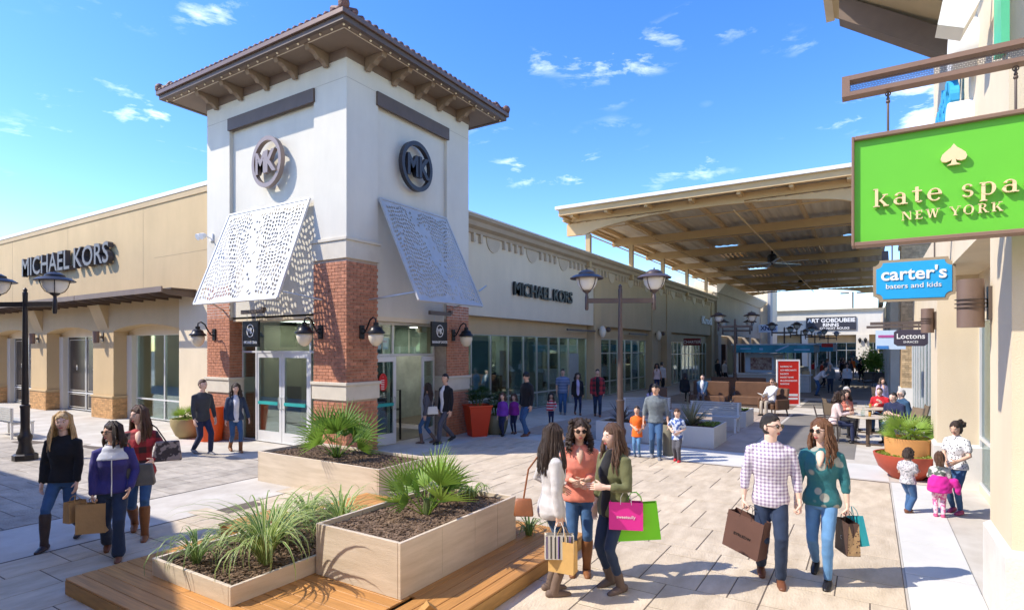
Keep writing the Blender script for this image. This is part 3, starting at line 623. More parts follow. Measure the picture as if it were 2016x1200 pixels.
# channel letters
def letters(body, c, fr, h, width, mat, label, back=None, depth=.12, bold=.02, cat='sign', side=None):
    u, v, n = fr; c = Vector(c); t = thing('letter_sign', label, cat, c)
    m = MB(); m.text(body, h, c+n*.05, u, v, None, depth, bold, 1.); xs = [ (Vector(p)-c).dot(u) for p in m.v]; k = width/(max(xs)-min(xs))
    m.v = [tuple(Vector(p)+u*((Vector(p)-c).dot(u)*(k-1))) for p in m.v]; m.letters('letter', mat, t, u)
    if side:
        m2 = MB(); m2.v = [tuple(Vector(p)*1.0+u*.0-n*(.004)) for p in m.v]
        m2 = MB(); m2.text(body, h, c+n*(.05+depth+.001), u, v, None, .012, bold-.012, 1.); m2.v = [tuple(Vector(p)+u*((Vector(p)-c).dot(u)*(k-1))) for p in m2.v]; m2.letters('letter_face', side, t, u)
    return t
letters('MICHAEL KORS', (wx, 15.2, 5.47), EX, .74, 7.6, M('letter_dark', (.07,.06,.06), .5, .05), 'large dark channel letters reading MICHAEL KORS on the tan left wing', depth=.16, side=M('letter_face', (.17,.155,.15), .5, .05))
# shop interior props: mannequin
def mannequin(loc, ang, label, col, h=1.85):
    t = thing('mannequin', label, 'mannequin', loc, ang); k = h/1.85
    m = MB(); m.tube([(0,0,1.55*k),(0,0,1.62*k)], .05, 8); m.ball((0,0,1.73*k), (.09,.075,.12)); m.tube([(0,.08,.95*k),(0,.09,.5*k),(.02,.09,.1*k)], [.075,.055,.035], 8); m.tube([(0,-.08,.95*k),(.05,-.09,.5*k),(.08,-.09,.1*k)], [.075,.055,.035], 8); m.obj('figure', 'lampglass', t, 2, world=False)
    m = MB(); m.tube([(0,0,.8*k),(0,0,1.1*k),(0,0,1.35*k),(0,0,1.5*k)], [(.12,.2),(.1,.14),(.11,.19),(.07,.13)], 12, ref=(1,0,0)); m.tube([(0,.2,1.45*k),(.02,.25,1.15*k),(.06,.22,.9*k)], [.055,.05,.035], 8); m.tube([(0,-.2,1.45*k),(.02,-.25,1.15*k),(.06,-.22,.9*k)], [.055,.05,.035], 8); m.obj('dress', col, t, 2, world=False)
    m = MB(); m.lathe([(.28,0),(.28,.1),(.0,.1)], n=16, cap=False); m.obj('base', 'white', t, world=False); t.location.z = .02
    return t
mannequin((1.0, 8.9, .0), PI, 'white headed mannequin in a black coat inside the left shop window', 'black')
t = thing('display_rack', 'pale hanging rack of clothes inside the left shop window', 'clothes rack', (1.5, 8.0, .02)); m = MB(); m.tube([(1.5,7.6,.02),(1.5,7.6,1.6),(1.5,8.5,1.6),(1.5,8.5,.02)], .02, 6); m.obj('rail', 'alu', t); m = MB()
for i in range(6): m.hexa([(1.35,7.7+.13*i,.8),(1.65,7.7+.13*i,.8),(1.65,7.73+.13*i,.8),(1.35,7.73+.13*i,.8),(1.4,7.7+.13*i,1.52),(1.6,7.7+.13*i,1.52),(1.6,7.73+.13*i,1.52),(1.4,7.73+.13*i,1.52)])
m.obj('garment', 'offwhite', t)

# ================================================================ RIGHT WING (beyond the tower)
fy = .5; RW = thing('shop_row', 'tan shop row beyond the tower with corbelled cornice and glass shopfronts', 'building', (3.85, fy, 0)); X1 = 41.
def rw(mm, name, mat, **k): return mm.obj(name, mat, RW, **k)
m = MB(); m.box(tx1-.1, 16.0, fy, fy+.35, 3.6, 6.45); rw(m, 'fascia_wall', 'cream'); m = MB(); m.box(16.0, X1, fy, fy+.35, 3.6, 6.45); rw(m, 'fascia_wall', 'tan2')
# cornice
m = MB(); m.prism([(0,0),(0,.5),(.42,.5),(.42,.42),(.3,.34),(.26,.2),(.1,.12),(.08,0)], (tx1-.1, fy, 6.37), (0,-1,0), (0,0,1), (1,0,0), X1-tx1+.1); rw(m, 'cornice', M('cornice', (.42,.33,.23), .8, .08, 2)); m = MB(); m.box(tx1-.1, X1, fy-.45, fy+.5, 6.87, 6.92); rw(m, 'roof_edge', 'offwhite')
x = 5.0
den = MB(); den.box(0,.11,-.11,0,0,.3); dme = den.mesh('corbel', M('corbel', (.55,.45,.32), .85, .05)); rf = MB()
pl = [(.45*math.cos(PI+PI*i/12), .5*math.sin(PI+PI*i/12)) for i in range(13)]
rf.prism(pl, (0,0,0), (1,0,0), (0,0,1), (0,-1,0), .035); rme = rf.mesh('roundel', 'corbel')
while x < X1-1:
    for k in range(4): inst('corbel', dme, RW, Matrix.Translation(Vector((x+k*.42, fy, 6.08))-RW.location))
    if x+2.2 < X1: inst('roundel', rme, RW, Matrix.Translation(Vector((x+2.15, fy, 6.37))-RW.location))
    x += 2.75
# recessed bulkhead and glazing
gy = .85
m = MB(); m.box(tx1-.1, X1, gy, gy+.2, 2.98, 3.7); m.box(tx1-.1, X1, fy+.05, gy, 3.62, 3.66); rw(m, 'bulkhead', 'tan')
pil = [(15.9,16.7,fy-.06), (24.6,25.7,fy-.06), (27.6,28.6,fy-.06), (40.0,41.0,fy-.1)]
for a, b, yy in pil: m = MB(); m.box(a, b, yy, gy+.1, 0, 6.36); rw(m, 'pilaster', 'tan2' if a > 20 else 'tan')
storefront(RW, 'y', gy+.06, 4.4, 15.9, .03, 2.98, (0,.07,.17,.275,.38,.48,.575,.665,.75,.83,.915,1), (0,.21,1), 'alu')
m = MB(); m.box(13.9, 14.9, gy-.03, gy+.1, 0, 2.2); m.box(13.95,14.85,gy-.04,gy+.12,2.15,2.25); rw(m, 'door_frame', 'alu')
storefront(RW, 'y', gy+.06, 16.7, 24.6, .03, 2.98, (0,.12,.28,.42,.56,.7,.85,1), (0,.25,.75,1), 'alu')
m = MB(); m.box(25.7, 27.6, gy-.05, gy+.1, 0, 3); rw(m, 'solid_panel', 'tan')
storefront(RW, 'y', gy+.06, 28.6, 40.0, .03, 2.98, (0,.08,.17,.26,.35,.44,.53,.62,.71,.8,.9,1), (0,.7,1), 'alu')
m = MB(); m.box(4.4, X1, 3.2, 3.3, 0, 3.4); rw(m, 'back_wall', M('shopback2', (.42,.46,.4), .8, .4, 1.2)); m = MB(); m.box(4.4, X1, gy+.1, 4.2, .003, .02); rw(m, 'shop_floor', 'floor_in'); m = MB(); m.box(4.4, X1, gy+.1, 4.2, 3.2, 3.3); m.box(3.9, X1, 5, 12, 0, 6.3); rw(m, 'ceiling', 'inside_light')
for k, x in enumerate((7.4, 8.0, 10.1, 11.2, 11.4, 14.4, 18.0, 20.6, 23.4, 30, 33, 36, 38.5)):
    m = MB()
    if k % 2: 
        for z in (.4, 1.0, 1.6, 2.2): m.box(x-.5, x+.5, 2.0, 2.5, z, z+.04)
        m.box(x-.55, x-.5, 2.0, 2.5, 0, 2.4); m.box(x+.5, x+.55, 2.0, 2.5, 0, 2.4)
        for z in (.44, 1.04, 1.64): 
            for q in range(4): m.box(x-.42+.22*q, x-.28+.22*q, 2.05, 2.3, z, z+.2+.05*((q+k) % 3))
        rw(m, 'shelf_unit', 'inside_light' if k % 4 == 1 else 'brown2')
    else:
        m.box(x-.62, x+.62, 1.15, 1.18, 0.06, 2.9); rw(m, 'window_poster', M('poster%d' % (k % 3), ((.36,.47,.45),(.6,.55,.42),(.45,.52,.5))[k % 3], .6, .25, 1.2))
mannequin((8.9, 1.6, 0), -PI/2, 'mannequin in a black dress behind the shop glass near the red pot', 'black'); mannequin((6.3, 1.5, 0), -PI/2, 'mannequin in a pale dress in the window next to the brick pier', 'offwhite', 1.5); mannequin((12.3, 1.6, 0), -PI/2, 'mannequin in a teal dress behind the shop glass near the shop door', 'teal'); mannequin((12.9, 1.7, 0), -PI/2, 'mannequin in dark clothes behind the glass door of the shop', 'black')
letters('MICHAEL KORS', (10.9, fy, 4.5), EY, .5, 4.95, 'black', 'dark brown channel letters reading MICHAEL KORS on the cream wall right of the tower', depth=.07, bold=.02)
letters('Krodl', (38.3, fy, 4.5), EY, .6, 3.2, 'white', 'white channel letters at the far end of the shaded shop row', depth=.1, bold=.03)
for x in (12.9, 20.6): m = MB(); m.box(x, x+3, fy-.12, fy-.04, 3.28, 3.36); tag(m.obj('sign_rail', 'brown'), 'thin dark sign rail under the cream fascia' if x < 15 else 'thin dark sign rail beyond the first pilaster', 'rail')
for x, lb in ((16.3, 'yellowish globe lamp on the first pilaster of the shaded shop row'), (25.1, 'yellowish globe lamp on the second pilaster of the shaded shop row')):
    t = thing('globe_sconce', lb, 'wall lamp', (x, fy-.06, 3.3)); m = MB(); m.ball((x, fy-.3, 3.3), (.17,.17,.3), 14, 10); m.obj('globe', 'lampglass2', t, 2); m = MB(); m.tube([(x+.1, fy-.08, 3.4), (x+.45, fy-.35, 3.42)], .05, 8); m.ball((x+.5, fy-.4, 3.42), .13); m.obj('arm', 'brown', t, True)
t = thing('hanging_sign', 'small dark red sign hanging over the shaded shopfronts', 'sign', (31.6, .2, 3.0)); m = MB(); m.box(31.55, 31.65, -.75, .45, 2.72, 3.22); m.obj('panel', M('darkred', (.2,.02,.02), .5), t); m = MB(); m.text('CHARTER', .22, (31.55, -.15, 2.86), *EX[:2], None, .006, .01, .9); m.obj('lettering', 'white', t)

# glowing panels added under the ceilings to brighten the dark shop interiors
lm = bpy.data.materials.new('lightpanel'); lm.use_nodes = True; lm.node_tree.nodes['Principled BSDF'].inputs['Emission Color'].default_value = (1,.93,.8,1); lm.node_tree.nodes['Principled BSDF'].inputs['Emission Strength'].default_value = 5; MATS['lightpanel'] = lm
for p_, x, y, z in [(LW, .9, 8.6, 3.27), (LW, 1.9, 9.8, 3.27)]+[(T, 1.2, 1.2, 3.18), (T, .3, 2.2, 3.18)]+[(RW, 5.5+3*i, 2.2, 3.18) for i in range(4)]+[(RW, 19, 2.2, 3.18), (RW, 22.5, 2.2, 3.18), (RW, 31, 2.2, 3.18), (RW, 35, 2.2, 3.18)]:
    m = MB(); m.box(x-.6, x+.6, y-.2, y+.2, z, z+.02); m.obj('ceiling_light', 'lightpanel', p_)
# ================================================================ STREET CANOPY
CN = thing('street_canopy', 'big tan timbered canopy roof on posts spanning the shopping street', 'canopy', (15, .3, 0))
def cn(m, name, mat='beam', **k): return m.obj(name, mat, CN, **k)
XB = [15+5.7*i for i in range(8)]; yL, yR = 1.5, -11.7; ZB = 8.85
ycs = (.35, -11.6)
for x in XB[:7]+[54.9]:
    m = MB(); m.box(x-.11, x+.11, .24, .46, 6.3, 7.86 if x < 16 or x > 50 else 8.22); cn(m, 'post', M('post', (.5,.36,.19), .6, .05))
for i, x in enumerate(XB):
    if 0 < i < len(XB)-1:
        m = MB(); m.box(x-.1, x+.1, -11.56, 1.44, 8.22, 8.62); cn(m, 'cross_beam', M('beam_d', (.5,.34,.16), .65, .06, 1.2)); m = MB(); m.hexa([(x-.1,1.44,8.22),(x+.1,1.44,8.22),(x+.1,.1,8.22),(x-.1,.1,8.22),(x-.1,1.44,8.215),(x+.1,1.44,8.215),(x+.1,.1,8.2),(x-.1,.1,8.2)])
        continue
    n = 26; ys = [1.44-(13.0)*k/n for k in range(n+1)]
    def zb(y):
        t = (1.44-y)/13.0
        if t < .08: return 7.86
        if t > .92: return 7.86
        return 7.86+.58*math.sin(PI*(t-.08)/.84)**.6
    m = MB()
    for a, b in zip(ys[:-1], ys[1:]): m.hexa([(x-.1,a,zb(a)),(x+.1,a,zb(a)),(x+.1,b,zb(b)),(x-.1,b,zb(b)),(x-.1,a,8.42),(x+.1,a,8.42),(x+.1,b,8.46),(x-.1,b,8.46)]) if zb(a) < 8.4 or zb(b) < 8.4 else m.hexa([(x-.1,a,zb(a)-.02),(x+.1,a,zb(a)-.02),(x+.1,b,zb(b)-.02),(x-.1,b,zb(b)-.02),(x-.1,a,8.5),(x+.1,a,8.5),(x+.1,b,8.5),(x-.1,b,8.5)])
    cn(m, 'arched_rib')
    m = MB(); m.box(x-.06, x+.06, -11.56, 1.2, 8.5, 8.8); cn(m, 'cross_beam', 'beam')
for i in range(len(XB)-1):
    for y in (.9, -.8, -2.65, -4.55, -6.45, -8.35, -10.25):
        m = MB(); m.box(XB[i]-.7 if i == 0 else XB[i]+.06, XB[i+1]-.06, y-.07, y+.07, 8.62, 8.82); cn(m, 'purlin')
for i in range(2, 6):
    for y0, n in ((-2.9, 6), (-7.0, 6)):
        for k in range(n): m = MB(); m.box(XB[i]+.3+.0, XB[i]+2.6, y0-.28*k-.03, y0-.28*k+.03, 8.3, 8.42); cn(m, 'slat')
# corrugated roof sheet with two bays of skylight
prof = MB(); w_ = 0
holes = [(27.2, 29.4, -2.2, -4.0), (27.2, 29.4, -9.6, -11.2), (38.7, 40.6, -2.2, -4.0), (46, 48, -9, -10.6), (34, 36, .2, -1.6)]
def sheet(x0, x1, y0, y1):
    m = MB(); k = int(abs(y1-y0)/.11); vs = []; fs = []
    for i in range(k+1):
        y = y0+(y1-y0)*i/k; z = 8.84+(.03 if (i//2) % 2 else 0)
        vs += [(x0, y, z), (x1, y, z)]
    fs = [(2*i, 2*i+1, 2*i+3, 2*i+2) for i in range(k)]
    m.add(vs, fs); return cn(m, 'roof_sheet', 'deck')
xs = sorted({14.35, 55.6}|{h[0] for h in holes}|{h[1] for h in holes})
for a, b in zip(xs[:-1], xs[1:]):
    cuts = sorted([(h[2], h[3]) for h in holes if h[0] <= a+.01 and h[1] >= b-.01], reverse=True); y = yL-.02
    for c0, c1 in cuts:
        sheet(a, b, y, c0); y = c1
    sheet(a, b, y, yR)
m = MB(); m.box(14.35, 55.6, yR, yL, 8.93, 8.98)
k = MB()
for a, b in zip(xs[:-1], xs[1:]):
    cuts = sorted([(h[2], h[3]) for h in holes if h[0] <= a+.01 and h[1] >= b-.01], reverse=True); y = yL
    for c0, c1 in cuts: k.box(a, b, c0, y, 8.9, 9.0); y = c1
    k.box(a, b, yR, y, 8.9, 9.0)
cn(k, 'roof_top', 'white')
for h in holes:
    m = MB(); m.box(h[0], h[1], h[3], h[2], 9.01, 9.03); cn(m, 'skylight', 'glass_clear')
m = MB(); m.box(14.2, 14.35, yR, yL+.02, 8.72, 9.0); m.box(14.35, 55.6, yL-.02, yL+.1, 8.72, 9.0); m.box(55.6, 55.75, yR, yL, 8.72, 9.0); cn(m, 'fascia_board')
m = MB(); m.box(14.05, 55.75, yL+.1, yL+.14, 8.98, 9.12); m.box(14.05, 14.2, yR, yL+.1, 8.99, 9.13); cn(m, 'roof_trim', 'white')
for y in (-1.4, 1.15, -6.1): 
    m = MB(); m.tube([(15.2, y, 8.2), (55, y, 8.2)], .035, 6); cn(m, 'sprinkler_pipe')
for x in XB[:-1]:
    m = MB(); m.tube([(x+1.6, 1.2, 8.45), (x+1.6, -11, 8.45)], .03, 6); cn(m, 'sprinkler_pipe')
for a, b in ((14.35, 55.6),): m = MB(); m.box(a, b, 1.3, 1.4, 8.45, 8.6); cn(m, 'edge_beam')
for (x, y, z, lb, r) in ((30.7, -5.5, 8.0, 'big six bladed ceiling fan under the canopy, the nearer one', 2.2), (49.5, -5.5, 8.3, 'big six bladed ceiling fan under the canopy, the farther small one', 2.2)):
    t = thing('ceiling_fan', lb, 'fan', (x, y, z)); m = MB(); m.tube([(x,y,z),(x,y,8.8)], .06, 8); m.lathe([(.28,.1),(.28,.5),(.18,.6)], (x,y,z), 14); m.obj('motor', 'black', t, True)
    for k in range(6):
        a = 2*PI*k/6+.3; m = MB(); c_, s_ = math.cos(a), math.sin(a); m.beam((x+c_*.2, y+s_*.2, z+.05), (x+c_*r, y+s_*r, z+.02), .17, .02); m.obj('blade', 'alu', t)
# ================================================================ FARTHER BUILDINGS
B2 = thing('gabled_shop', 'taller shaded shop with flared cornice beyond the end of the tan shop row', 'building', (41, .3, 0))
m = MB(); m.box(41.05, 64, .2, .6, 3.7, 7.3); m.box(41.0, 41.3, .6, 9, 0, 7.3); m.obj('wall', M('greyt', (.4,.335,.26), .85, .05, .5), B2); m = MB(); m.prism([(0,0),(0,.75),(.7,.75),(.7,.62),(.12,0)], (41.0, .2, 7.3), (0,-1,0), (0,0,1), (1,0,0), 23); m.obj('cornice', 'stone', B2)
m = MB(); m.prism([(0,0),(3.6,0),(3.6,1.2)], (41.0,.25,7.3), (0,1,0), (0,0,1), (1,0,0), .4); m.obj('gable', 'cream', B2)
for a, b in ((41.05, 42.2), (48.6, 49.6), (56, 57), (62.8, 64)): m = MB(); m.box(a, b, .1, .9, 0, 3.7); m.obj('pilaster', 'greyt', B2)
m = MB(); m.box(42.2, 62.8, .9, 1.0, 2.9, 3.7); m.obj('bulkhead', 'tan2', B2); storefront(B2, 'y', 1.0, 42.2, 62.8, .03, 2.9, [i/14 for i in range(15)], (0,.25,1), 'brown', 'glass_dark')
for x in (44.5, 51.2, 53.5, 58.5): m = MB(); m.box(x, x+.7, .2, .9, .0, 2.9); m.obj('dark_column', M('maroon', (.06,.025,.02), .5, .1), B2)
m = MB(); m.box(42, 63, 3, 3.1, 0, 3.2); m.obj('back_wall', 'inside', B2)
t = thing('hanging_sign', 'small blue and white sign on the wall before the far cream block', 'sign', (62, -.3, 5)); m = MB(); m.box(62, 62.1, -1.9, .1, 4.4, 5.3); m.obj('panel', M('signwhite', (.7,.75,.85), .5, .05), t); m = MB(); m.text('XNZS', .5, (61.99, -.9, 4.65), *EX[:2], None, .01, .03, .9); m.obj('lettering', M('navy', (.02,.04,.15), .5), t)
B3 = thing('cream_block', 'tall cream block with grey corner behind the canopy end', 'building', (64, 0, 0)); m = MB(); m.box(64.2, 72, -.6, 8, 0, 11); m.obj('wall', 'cream', B3); m = MB(); m.box(63.9, 65.6, -.9, -.58, 0, 11.1); m.obj('corner_pilaster', M('greyblue', (.36,.35,.34), .8, .04), B3)
FB = thing('far_store', 'long cream store closing the street with a black name board', 'building', (75, -6, 0))
m = MB(); m.box(75, 76, -14, 2, 4.3, 7.3); m.obj('wall', 'offwhite', FB); m = MB(); m.box(74.8, 76.2, -14, 2, 7.3, 7.55); m.box(74.6, 76.2, -14, 2, 7.55, 7.65); m.obj('cornice', 'cream', FB)
for y0, y1 in ((1.2, 2), (-3.9,-3.2), (-10.8,-9.4), (-14,-13)): m = MB(); m.box(74.9, 76, y0, y1, 0, 4.3); m.obj('pier', 'offwhite', FB)
for y0, y1 in ((-3.2, 1.2), (-9.4, -3.9), (-13, -10.8)):
    m = MB(); m.box(76.0, 76.1, y0, y1, 3.3, 4.3); m.obj('bulkhead', 'tan', FB); storefront(FB, 'x', 76, y0, y1, .05, 3.3, [i/5 for i in range(6)], (0,.7,1), 'alu', 'glass_dark', .08)
m = MB(); m.box(79, 79.1, -14, 2, 0, 4.2); m.obj('back_wall', 'inside', FB)
t = thing('name_board', 'black board lettered ART GOBDUBEIE RINNS on the far cream store', 'sign', (75, -6.6, 5.6)); m = MB(); m.box(74.85, 75, -9.4, -3.75, 4.95, 6.6); m.obj('panel', M('boardgrey', (.035,.035,.045), .5), t)
m = MB(); m.text('ART GOBDUBEIE', .5, (74.84, -6.6, 5.95), *EX[:2], None, .02, .03, 1.03); m.text('RINNS', .42, (74.84, -6.6, 5.4), *EX[:2], None, .02, .03, 1.1); m.text('CO NOIT ROUXS', .28, (74.84, -7.0, 5.02), *EX[:2], None, .02, .02, 1.1); m.obj('lettering', 'white', t)
for y, lb in ((-9.8, 'left one of two small dark lanterns on the far cream pier'), (-10.4, 'right one of two small dark lanterns on the far cream pier')):
    t = thing('wall_lantern', lb, 'wall lamp', (74.9, y, 3.6), PI); m = MB(); m.lathe([(.05,.3),(.2,.1),(.15,-.2),(.03,-.4)], (.25,0,0), 8); m.obj('lamp_head', 'black', t, world=False); m = MB(); m.box(0,.25,-.04,.04,.1,.2); m.obj('arm', 'black', t, world=False)
t = thing('light_mast', 'tall parking light mast beyond the far store roof', 'lamp post', (95, -8.6, 0)); m = MB(); m.tube([(95,-8.6,0),(95,-8.6,11.4)], .12, 8); m.obj('pole', 'brown', t); m = MB()
for dy in (-1, 1): m.box(94.8, 95.2, -8.6+dy*.5, -8.6+dy*1.7, 11.2, 11.4)
m.obj('lamp_head', 'brown', t)
# ================================================================ RIGHT SIDE SHOPS
RB = thing('near_shop', 'cream shop at the right edge with stone plinth piers and tall windows', 'building', (-3.5, -12, 0))
def rb(m, name, mat='cream', **k): return m.obj(name, mat, RB, **k)
fw_ = -11.9
def rpier(a, b, f, zt, plinth=.78):
    m = MB(); m.box(a, b, f-.9, f, plinth, zt); rb(m, 'pier'); m = MB(); m.box(a-.05, b+.05, f-.9, f+.05, 0, plinth-.05); m.hexa([(a-.05,f-.9,plinth-.05),(b+.05,f-.9,plinth-.05),(b+.05,f+.05,plinth-.05),(a-.05,f+.05,plinth-.05),(a,f-.9,plinth),(b,f-.9,plinth),(b,f,plinth),(a,f,plinth)]); rb(m, 'plinth', 'stone_l')
M('stone_l', (.68,.65,.6), .8, .08, 3, .2, 40)
rpier(-3.56, -2.55, fw_, 3.75); rpier(2.95, 4.2, fw_-.02, 3.8)
m = MB(); m.box(-3.0, 4.25, -12.5, -11.97, 3.75, 8.4); rb(m, 'upper_wall'); m = MB(); m.box(-9, -3.56, -12.9, -12.35, 0, 8.4); rb(m, 'side_wall', 'offwhite')
m = MB(); m.box(-2.55, 2.95, -12.62, -12.5, 2.95, 3.75); m.box(-2.55, 2.95, -12.62, -12.5, 0, .12); rb(m, 'bulkhead')
storefront(RB, 'y', -12.55, -2.55, 2.95, .12, 2.95, (0,.18,.38,.6,.8,1), (0,.28,1), 'alu_w', 'glass')
m = MB(); m.box(-2.55, 2.95, -14.6, -14.5, 0, 3.4); rb(m, 'back_wall', 'shopback')
m = MB(); m.box(4.2, 4.3, -16, -12.0, 0, 8.4); rb(m, 'end_wall')
# brown outriggers and tan soffit of the upturned eave
for x in (1.6, -.2):
    m = MB(); m.prism([(-12.05, 6.98), (-10.45, 8.1), (-10.45, 8.5), (-12.05, 7.4)], (x-.14, 0, 0), (0,1,0), (0,0,1), (1,0,0), .28); rb(m, 'outrigger', 'brown2')
m = MB(); m.prism([(-12.4, 7.3), (-10.3, 8.62), (-10.3, 8.9), (-12.4, 8.0)], (-4.5, 0, 0), (0,1,0), (0,0,1), (1,0,0), 6.9); rb(m, 'eave_soffit', 'tan')
m = MB(); m.box(-4.5, 2.5, -10.34, -10.2, 8.6, 9.0); rb(m, 'eave_fascia', 'cream')
# second stretch of the right side: lower glazed front, tan brick pier, shaded arcade beyond
R2 = thing('glazed_shop', 'right side shop with tall blue green glass strips before a tan brick pier', 'building', (8, -12.4, 0))
m = MB(); m.box(4.3, 18.0, -13.2, -12.35, 3.05, 5.4); m.obj('fascia_wall', 'cream', R2); storefront(R2, 'y', -12.35, 4.3, 18.0, .05, 3.05, [i/11 for i in range(12)], (0,1), 'alu_w', 'glass', .07)
m = MB(); m.box(4.3, 18, -14.5, -14.4, 0, 3.3); m.obj('back_wall', 'shopback', R2)
m = MB(); m.box(18.01, 19.4, -12.9, -11.96, .9, 6.6); m.obj('brick_pier', 'tanmortar', R2); m = MB(); m.box(17.95, 19.45, -12.95, -11.9, 0, .9); m.obj('pier_base', 'white', R2); m = MB(); m.box(17.95, 19.45, -12.95, -11.9, 6.6, 6.75); m.obj('pier_cap', 'stone', R2)
WR = Wall(); WR.face((18.01, -11.98, 0), (0,-1,0), (-1,0,0), .9, .92, 6.58, .22, .07, .012); WR.build(R2, 'rbrick')
R3 = thing('far_arcade', 'shaded right side arcade with gabled fronts beyond the tan brick pier', 'building', (22, -12.3, 0))
m = MB(); m.box(19.6, 74, -13, -12.0, 3.1, 6.2); m.obj('upper_wall', 'cream', R3)
for x in (22, 28, 34, 40, 46, 52, 58, 64, 70): m = MB(); m.box(x, x+1.2, -12.4, -11.7, 0, 3.1 if x > 30 else 5.8); m.obj('pier', 'cream' if x > 40 else 'stone', R3)
m = MB(); m.box(19.6, 74, -14.5, -14.4, 0, 3.2); m.obj('back_wall', 'inside_dark', R3)
for x, z in ((20.5, 5.9), (26.0, 5.4), (33, 5.2)): m = MB(); m.prism([(-1.0,0),(2.4,0),(.7,1.0)], (x, -11.6, z), (1,0,0), (0,0,1), (0,1,0), .25); m.obj('gable', 'brown2' if x < 25 else 'tan', R3)
CR = thing('bounce_row', 'unseen cream shop row added behind the camera to bounce warm light into the street', 'building', (-25, -13, 0))  # out of view, added so its sunlit wall throws warm light onto shaded fronts
m = MB(); m.box(-45, -9.05, -16, -12.6, 0, 8.2); m.obj('wall', 'cream', CR); m = MB(); m.box(-45, -9.05, -12.6, -12.4, 7.9, 8.3); m.obj('cornice', 'stone', CR)
# sconces on the near right wall
cyl_sconce((-2.62, -11.9, 2.9), PI/2, 'large brown cylinder lamp with three rings at the right edge of the photo', .11, .47, True, .05)
s_ = cyl_sconce((3.1, -11.92, 2.97), PI/2, 'brown cylinder lamp beside the dark oval hanging sign', .1, .44, True, .03)
# ---------------- green sign
def glyph(s, ch, o, u, v, h, t):
    """serif letters drawn from strokes: thick stems, thin joins, slab feet"""
    u = Vector(u); v = Vector(v); n = u.cross(v); o = Vector(o)
    cnt = [0]
    def poly(P): cnt[0] += 1; s.prism([(x*h, y*h) for x, y in P], o, u, v, n, t+.0007*(cnt[0] % 7))
    TK, TN = .15, .055
    def stem(x, y0, y1, w=TK, foot=True, head=True):
        poly([(x,y0),(x+w,y0),(x+w,y1),(x,y1)])
        if foot: poly([(x-.09,y0),(x+w+.09,y0),(x+w+.06,y0+.05),(x-.06,y0+.05)])
        if head: poly([(x-.09,y1-.05),(x+.01,y1-.05),(x+w,y1),(x-.07,y1-.0)])
    def diag(x0, y0, x1, y1, w): 
        poly([(x0-w/2,y0),(x0+w/2,y0),(x1+w/2,y1),(x1-w/2,y1)])
    def foot(x, y, w=.13): poly([(x-w,y),(x+w,y),(x+w,y+.05),(x-w,y+.05)])
    def bowl(cx, cy, rx, ry, a0, a1, wt=TK, wn=TN, n_=16):
        for i in range(n_):
            A = [math.radians(a0+(a1-a0)*q/n_) for q in (i, i+1)]; P = []
            for a in A:
                w = wn+(wt-wn)*abs(math.cos(a))**1.3; P.append(((cx+rx*math.cos(a), cy+ry*math.sin(a)), (cx+(rx-w)*math.cos(a), cy+(ry-max(wn, w*.55))*math.sin(a))))
            poly([P[0][0], P[1][0], P[1][1], P[0][1]])
    X = .66
    if ch == 'k': stem(.1,0,1.0); diag(.32,.3,.58,.62,.07); diag(.36,.36,.62,.03,.15); foot(.62,0); foot(.58,.61); return .82
    if ch == 'a': bowl(.3,.2,.27,.2,40,320,TK,TN); stem(.43,0,.5,TK,False,False); bowl(.32,.44,.26,.22,0,160,TK,TN); poly([(.5,0),(.68,0),(.68,.05),(.5,.05)]); return .74
    if ch == 't': stem(.16,.08,.85,TK,False,False); poly([(.02,.6),(.46,.6),(.46,.66),(.02,.66)]); bowl(.33,.14,.17,.14,180,330,TK,TN); return .54
    if ch == 'e': bowl(.36,.33,.32,.34,0,320,TK,TN); poly([(.1,.34),(.67,.34),(.67,.4),(.1,.4)]); return .78
    if ch == 's': bowl(.3,.49,.22,.18,20,270,.12,TN); bowl(.3,.17,.24,.18,-160,90,.12,TN); return .62
    if ch == 'p': stem(.14,-.3,X); bowl(.4,.33,.32,.34,-150,150,TK,TN); return .82
    if ch == 'c': bowl(.36,.33,.32,.34,40,320,TK,TN); return .7
    if ch == 'd': bowl(.34,.33,.3,.34,30,330,TK,TN); stem(.5,0,1.0); return .82
    if ch == 'N': stem(.12,0,.8,TN); stem(.72,0,.8,TN,False); poly([(.1,.8),(.28,.8),(.78,0),(.66,0)]); return .95
    if ch == 'E': stem(.12,0,.8,TK,False,False); 
    if ch == 'E': [poly([(.05,y),(x,y),(x,y+.06),(.05,y+.06)]) for y, x in ((0,.6),(.74,.58),(.38,.48))]; poly([(.54,.0),(.6,.0),(.6,.2),(.57,.2)]); poly([(.52,.6),(.58,.6),(.58,.8),(.52,.8)]); return .74
    if ch == 'W': diag(.16,.8,.36,0,.14); diag(.36,0,.54,.8,.06); diag(.54,.8,.74,0,.14); diag(.74,0,.94,.8,.06); foot(.14,.76); foot(.96,.76); foot(.55,.76); return 1.12
    if ch == 'Y': diag(.14,.8,.42,.35,.14); diag(.44,.35,.72,.8,.06); stem(.36,0,.4,TK,True,False); foot(.14,.76); foot(.72,.76); return .88
    if ch == 'O': bowl(.42,.4,.38,.42,0,360,TK,TN,22); return .94
    if ch == 'R': stem(.12,0,.8,TK,True,False); bowl(.34,.6,.28,.21,-90,90,TK,TN); poly([(.05,.75),(.36,.75),(.36,.81),(.05,.81)]); poly([(.2,.38),(.36,.38),(.36,.43),(.2,.43)]); diag(.4,.4,.66,0,.15); foot(.68,0); return .86
    if ch == 'K': stem(.12,0,.8,TK,True,False); diag(.32,.34,.64,.8,.06); diag(.4,.44,.7,0,.15); foot(.14,.76); foot(.64,.76); foot(.7,0); return .86
    return .45
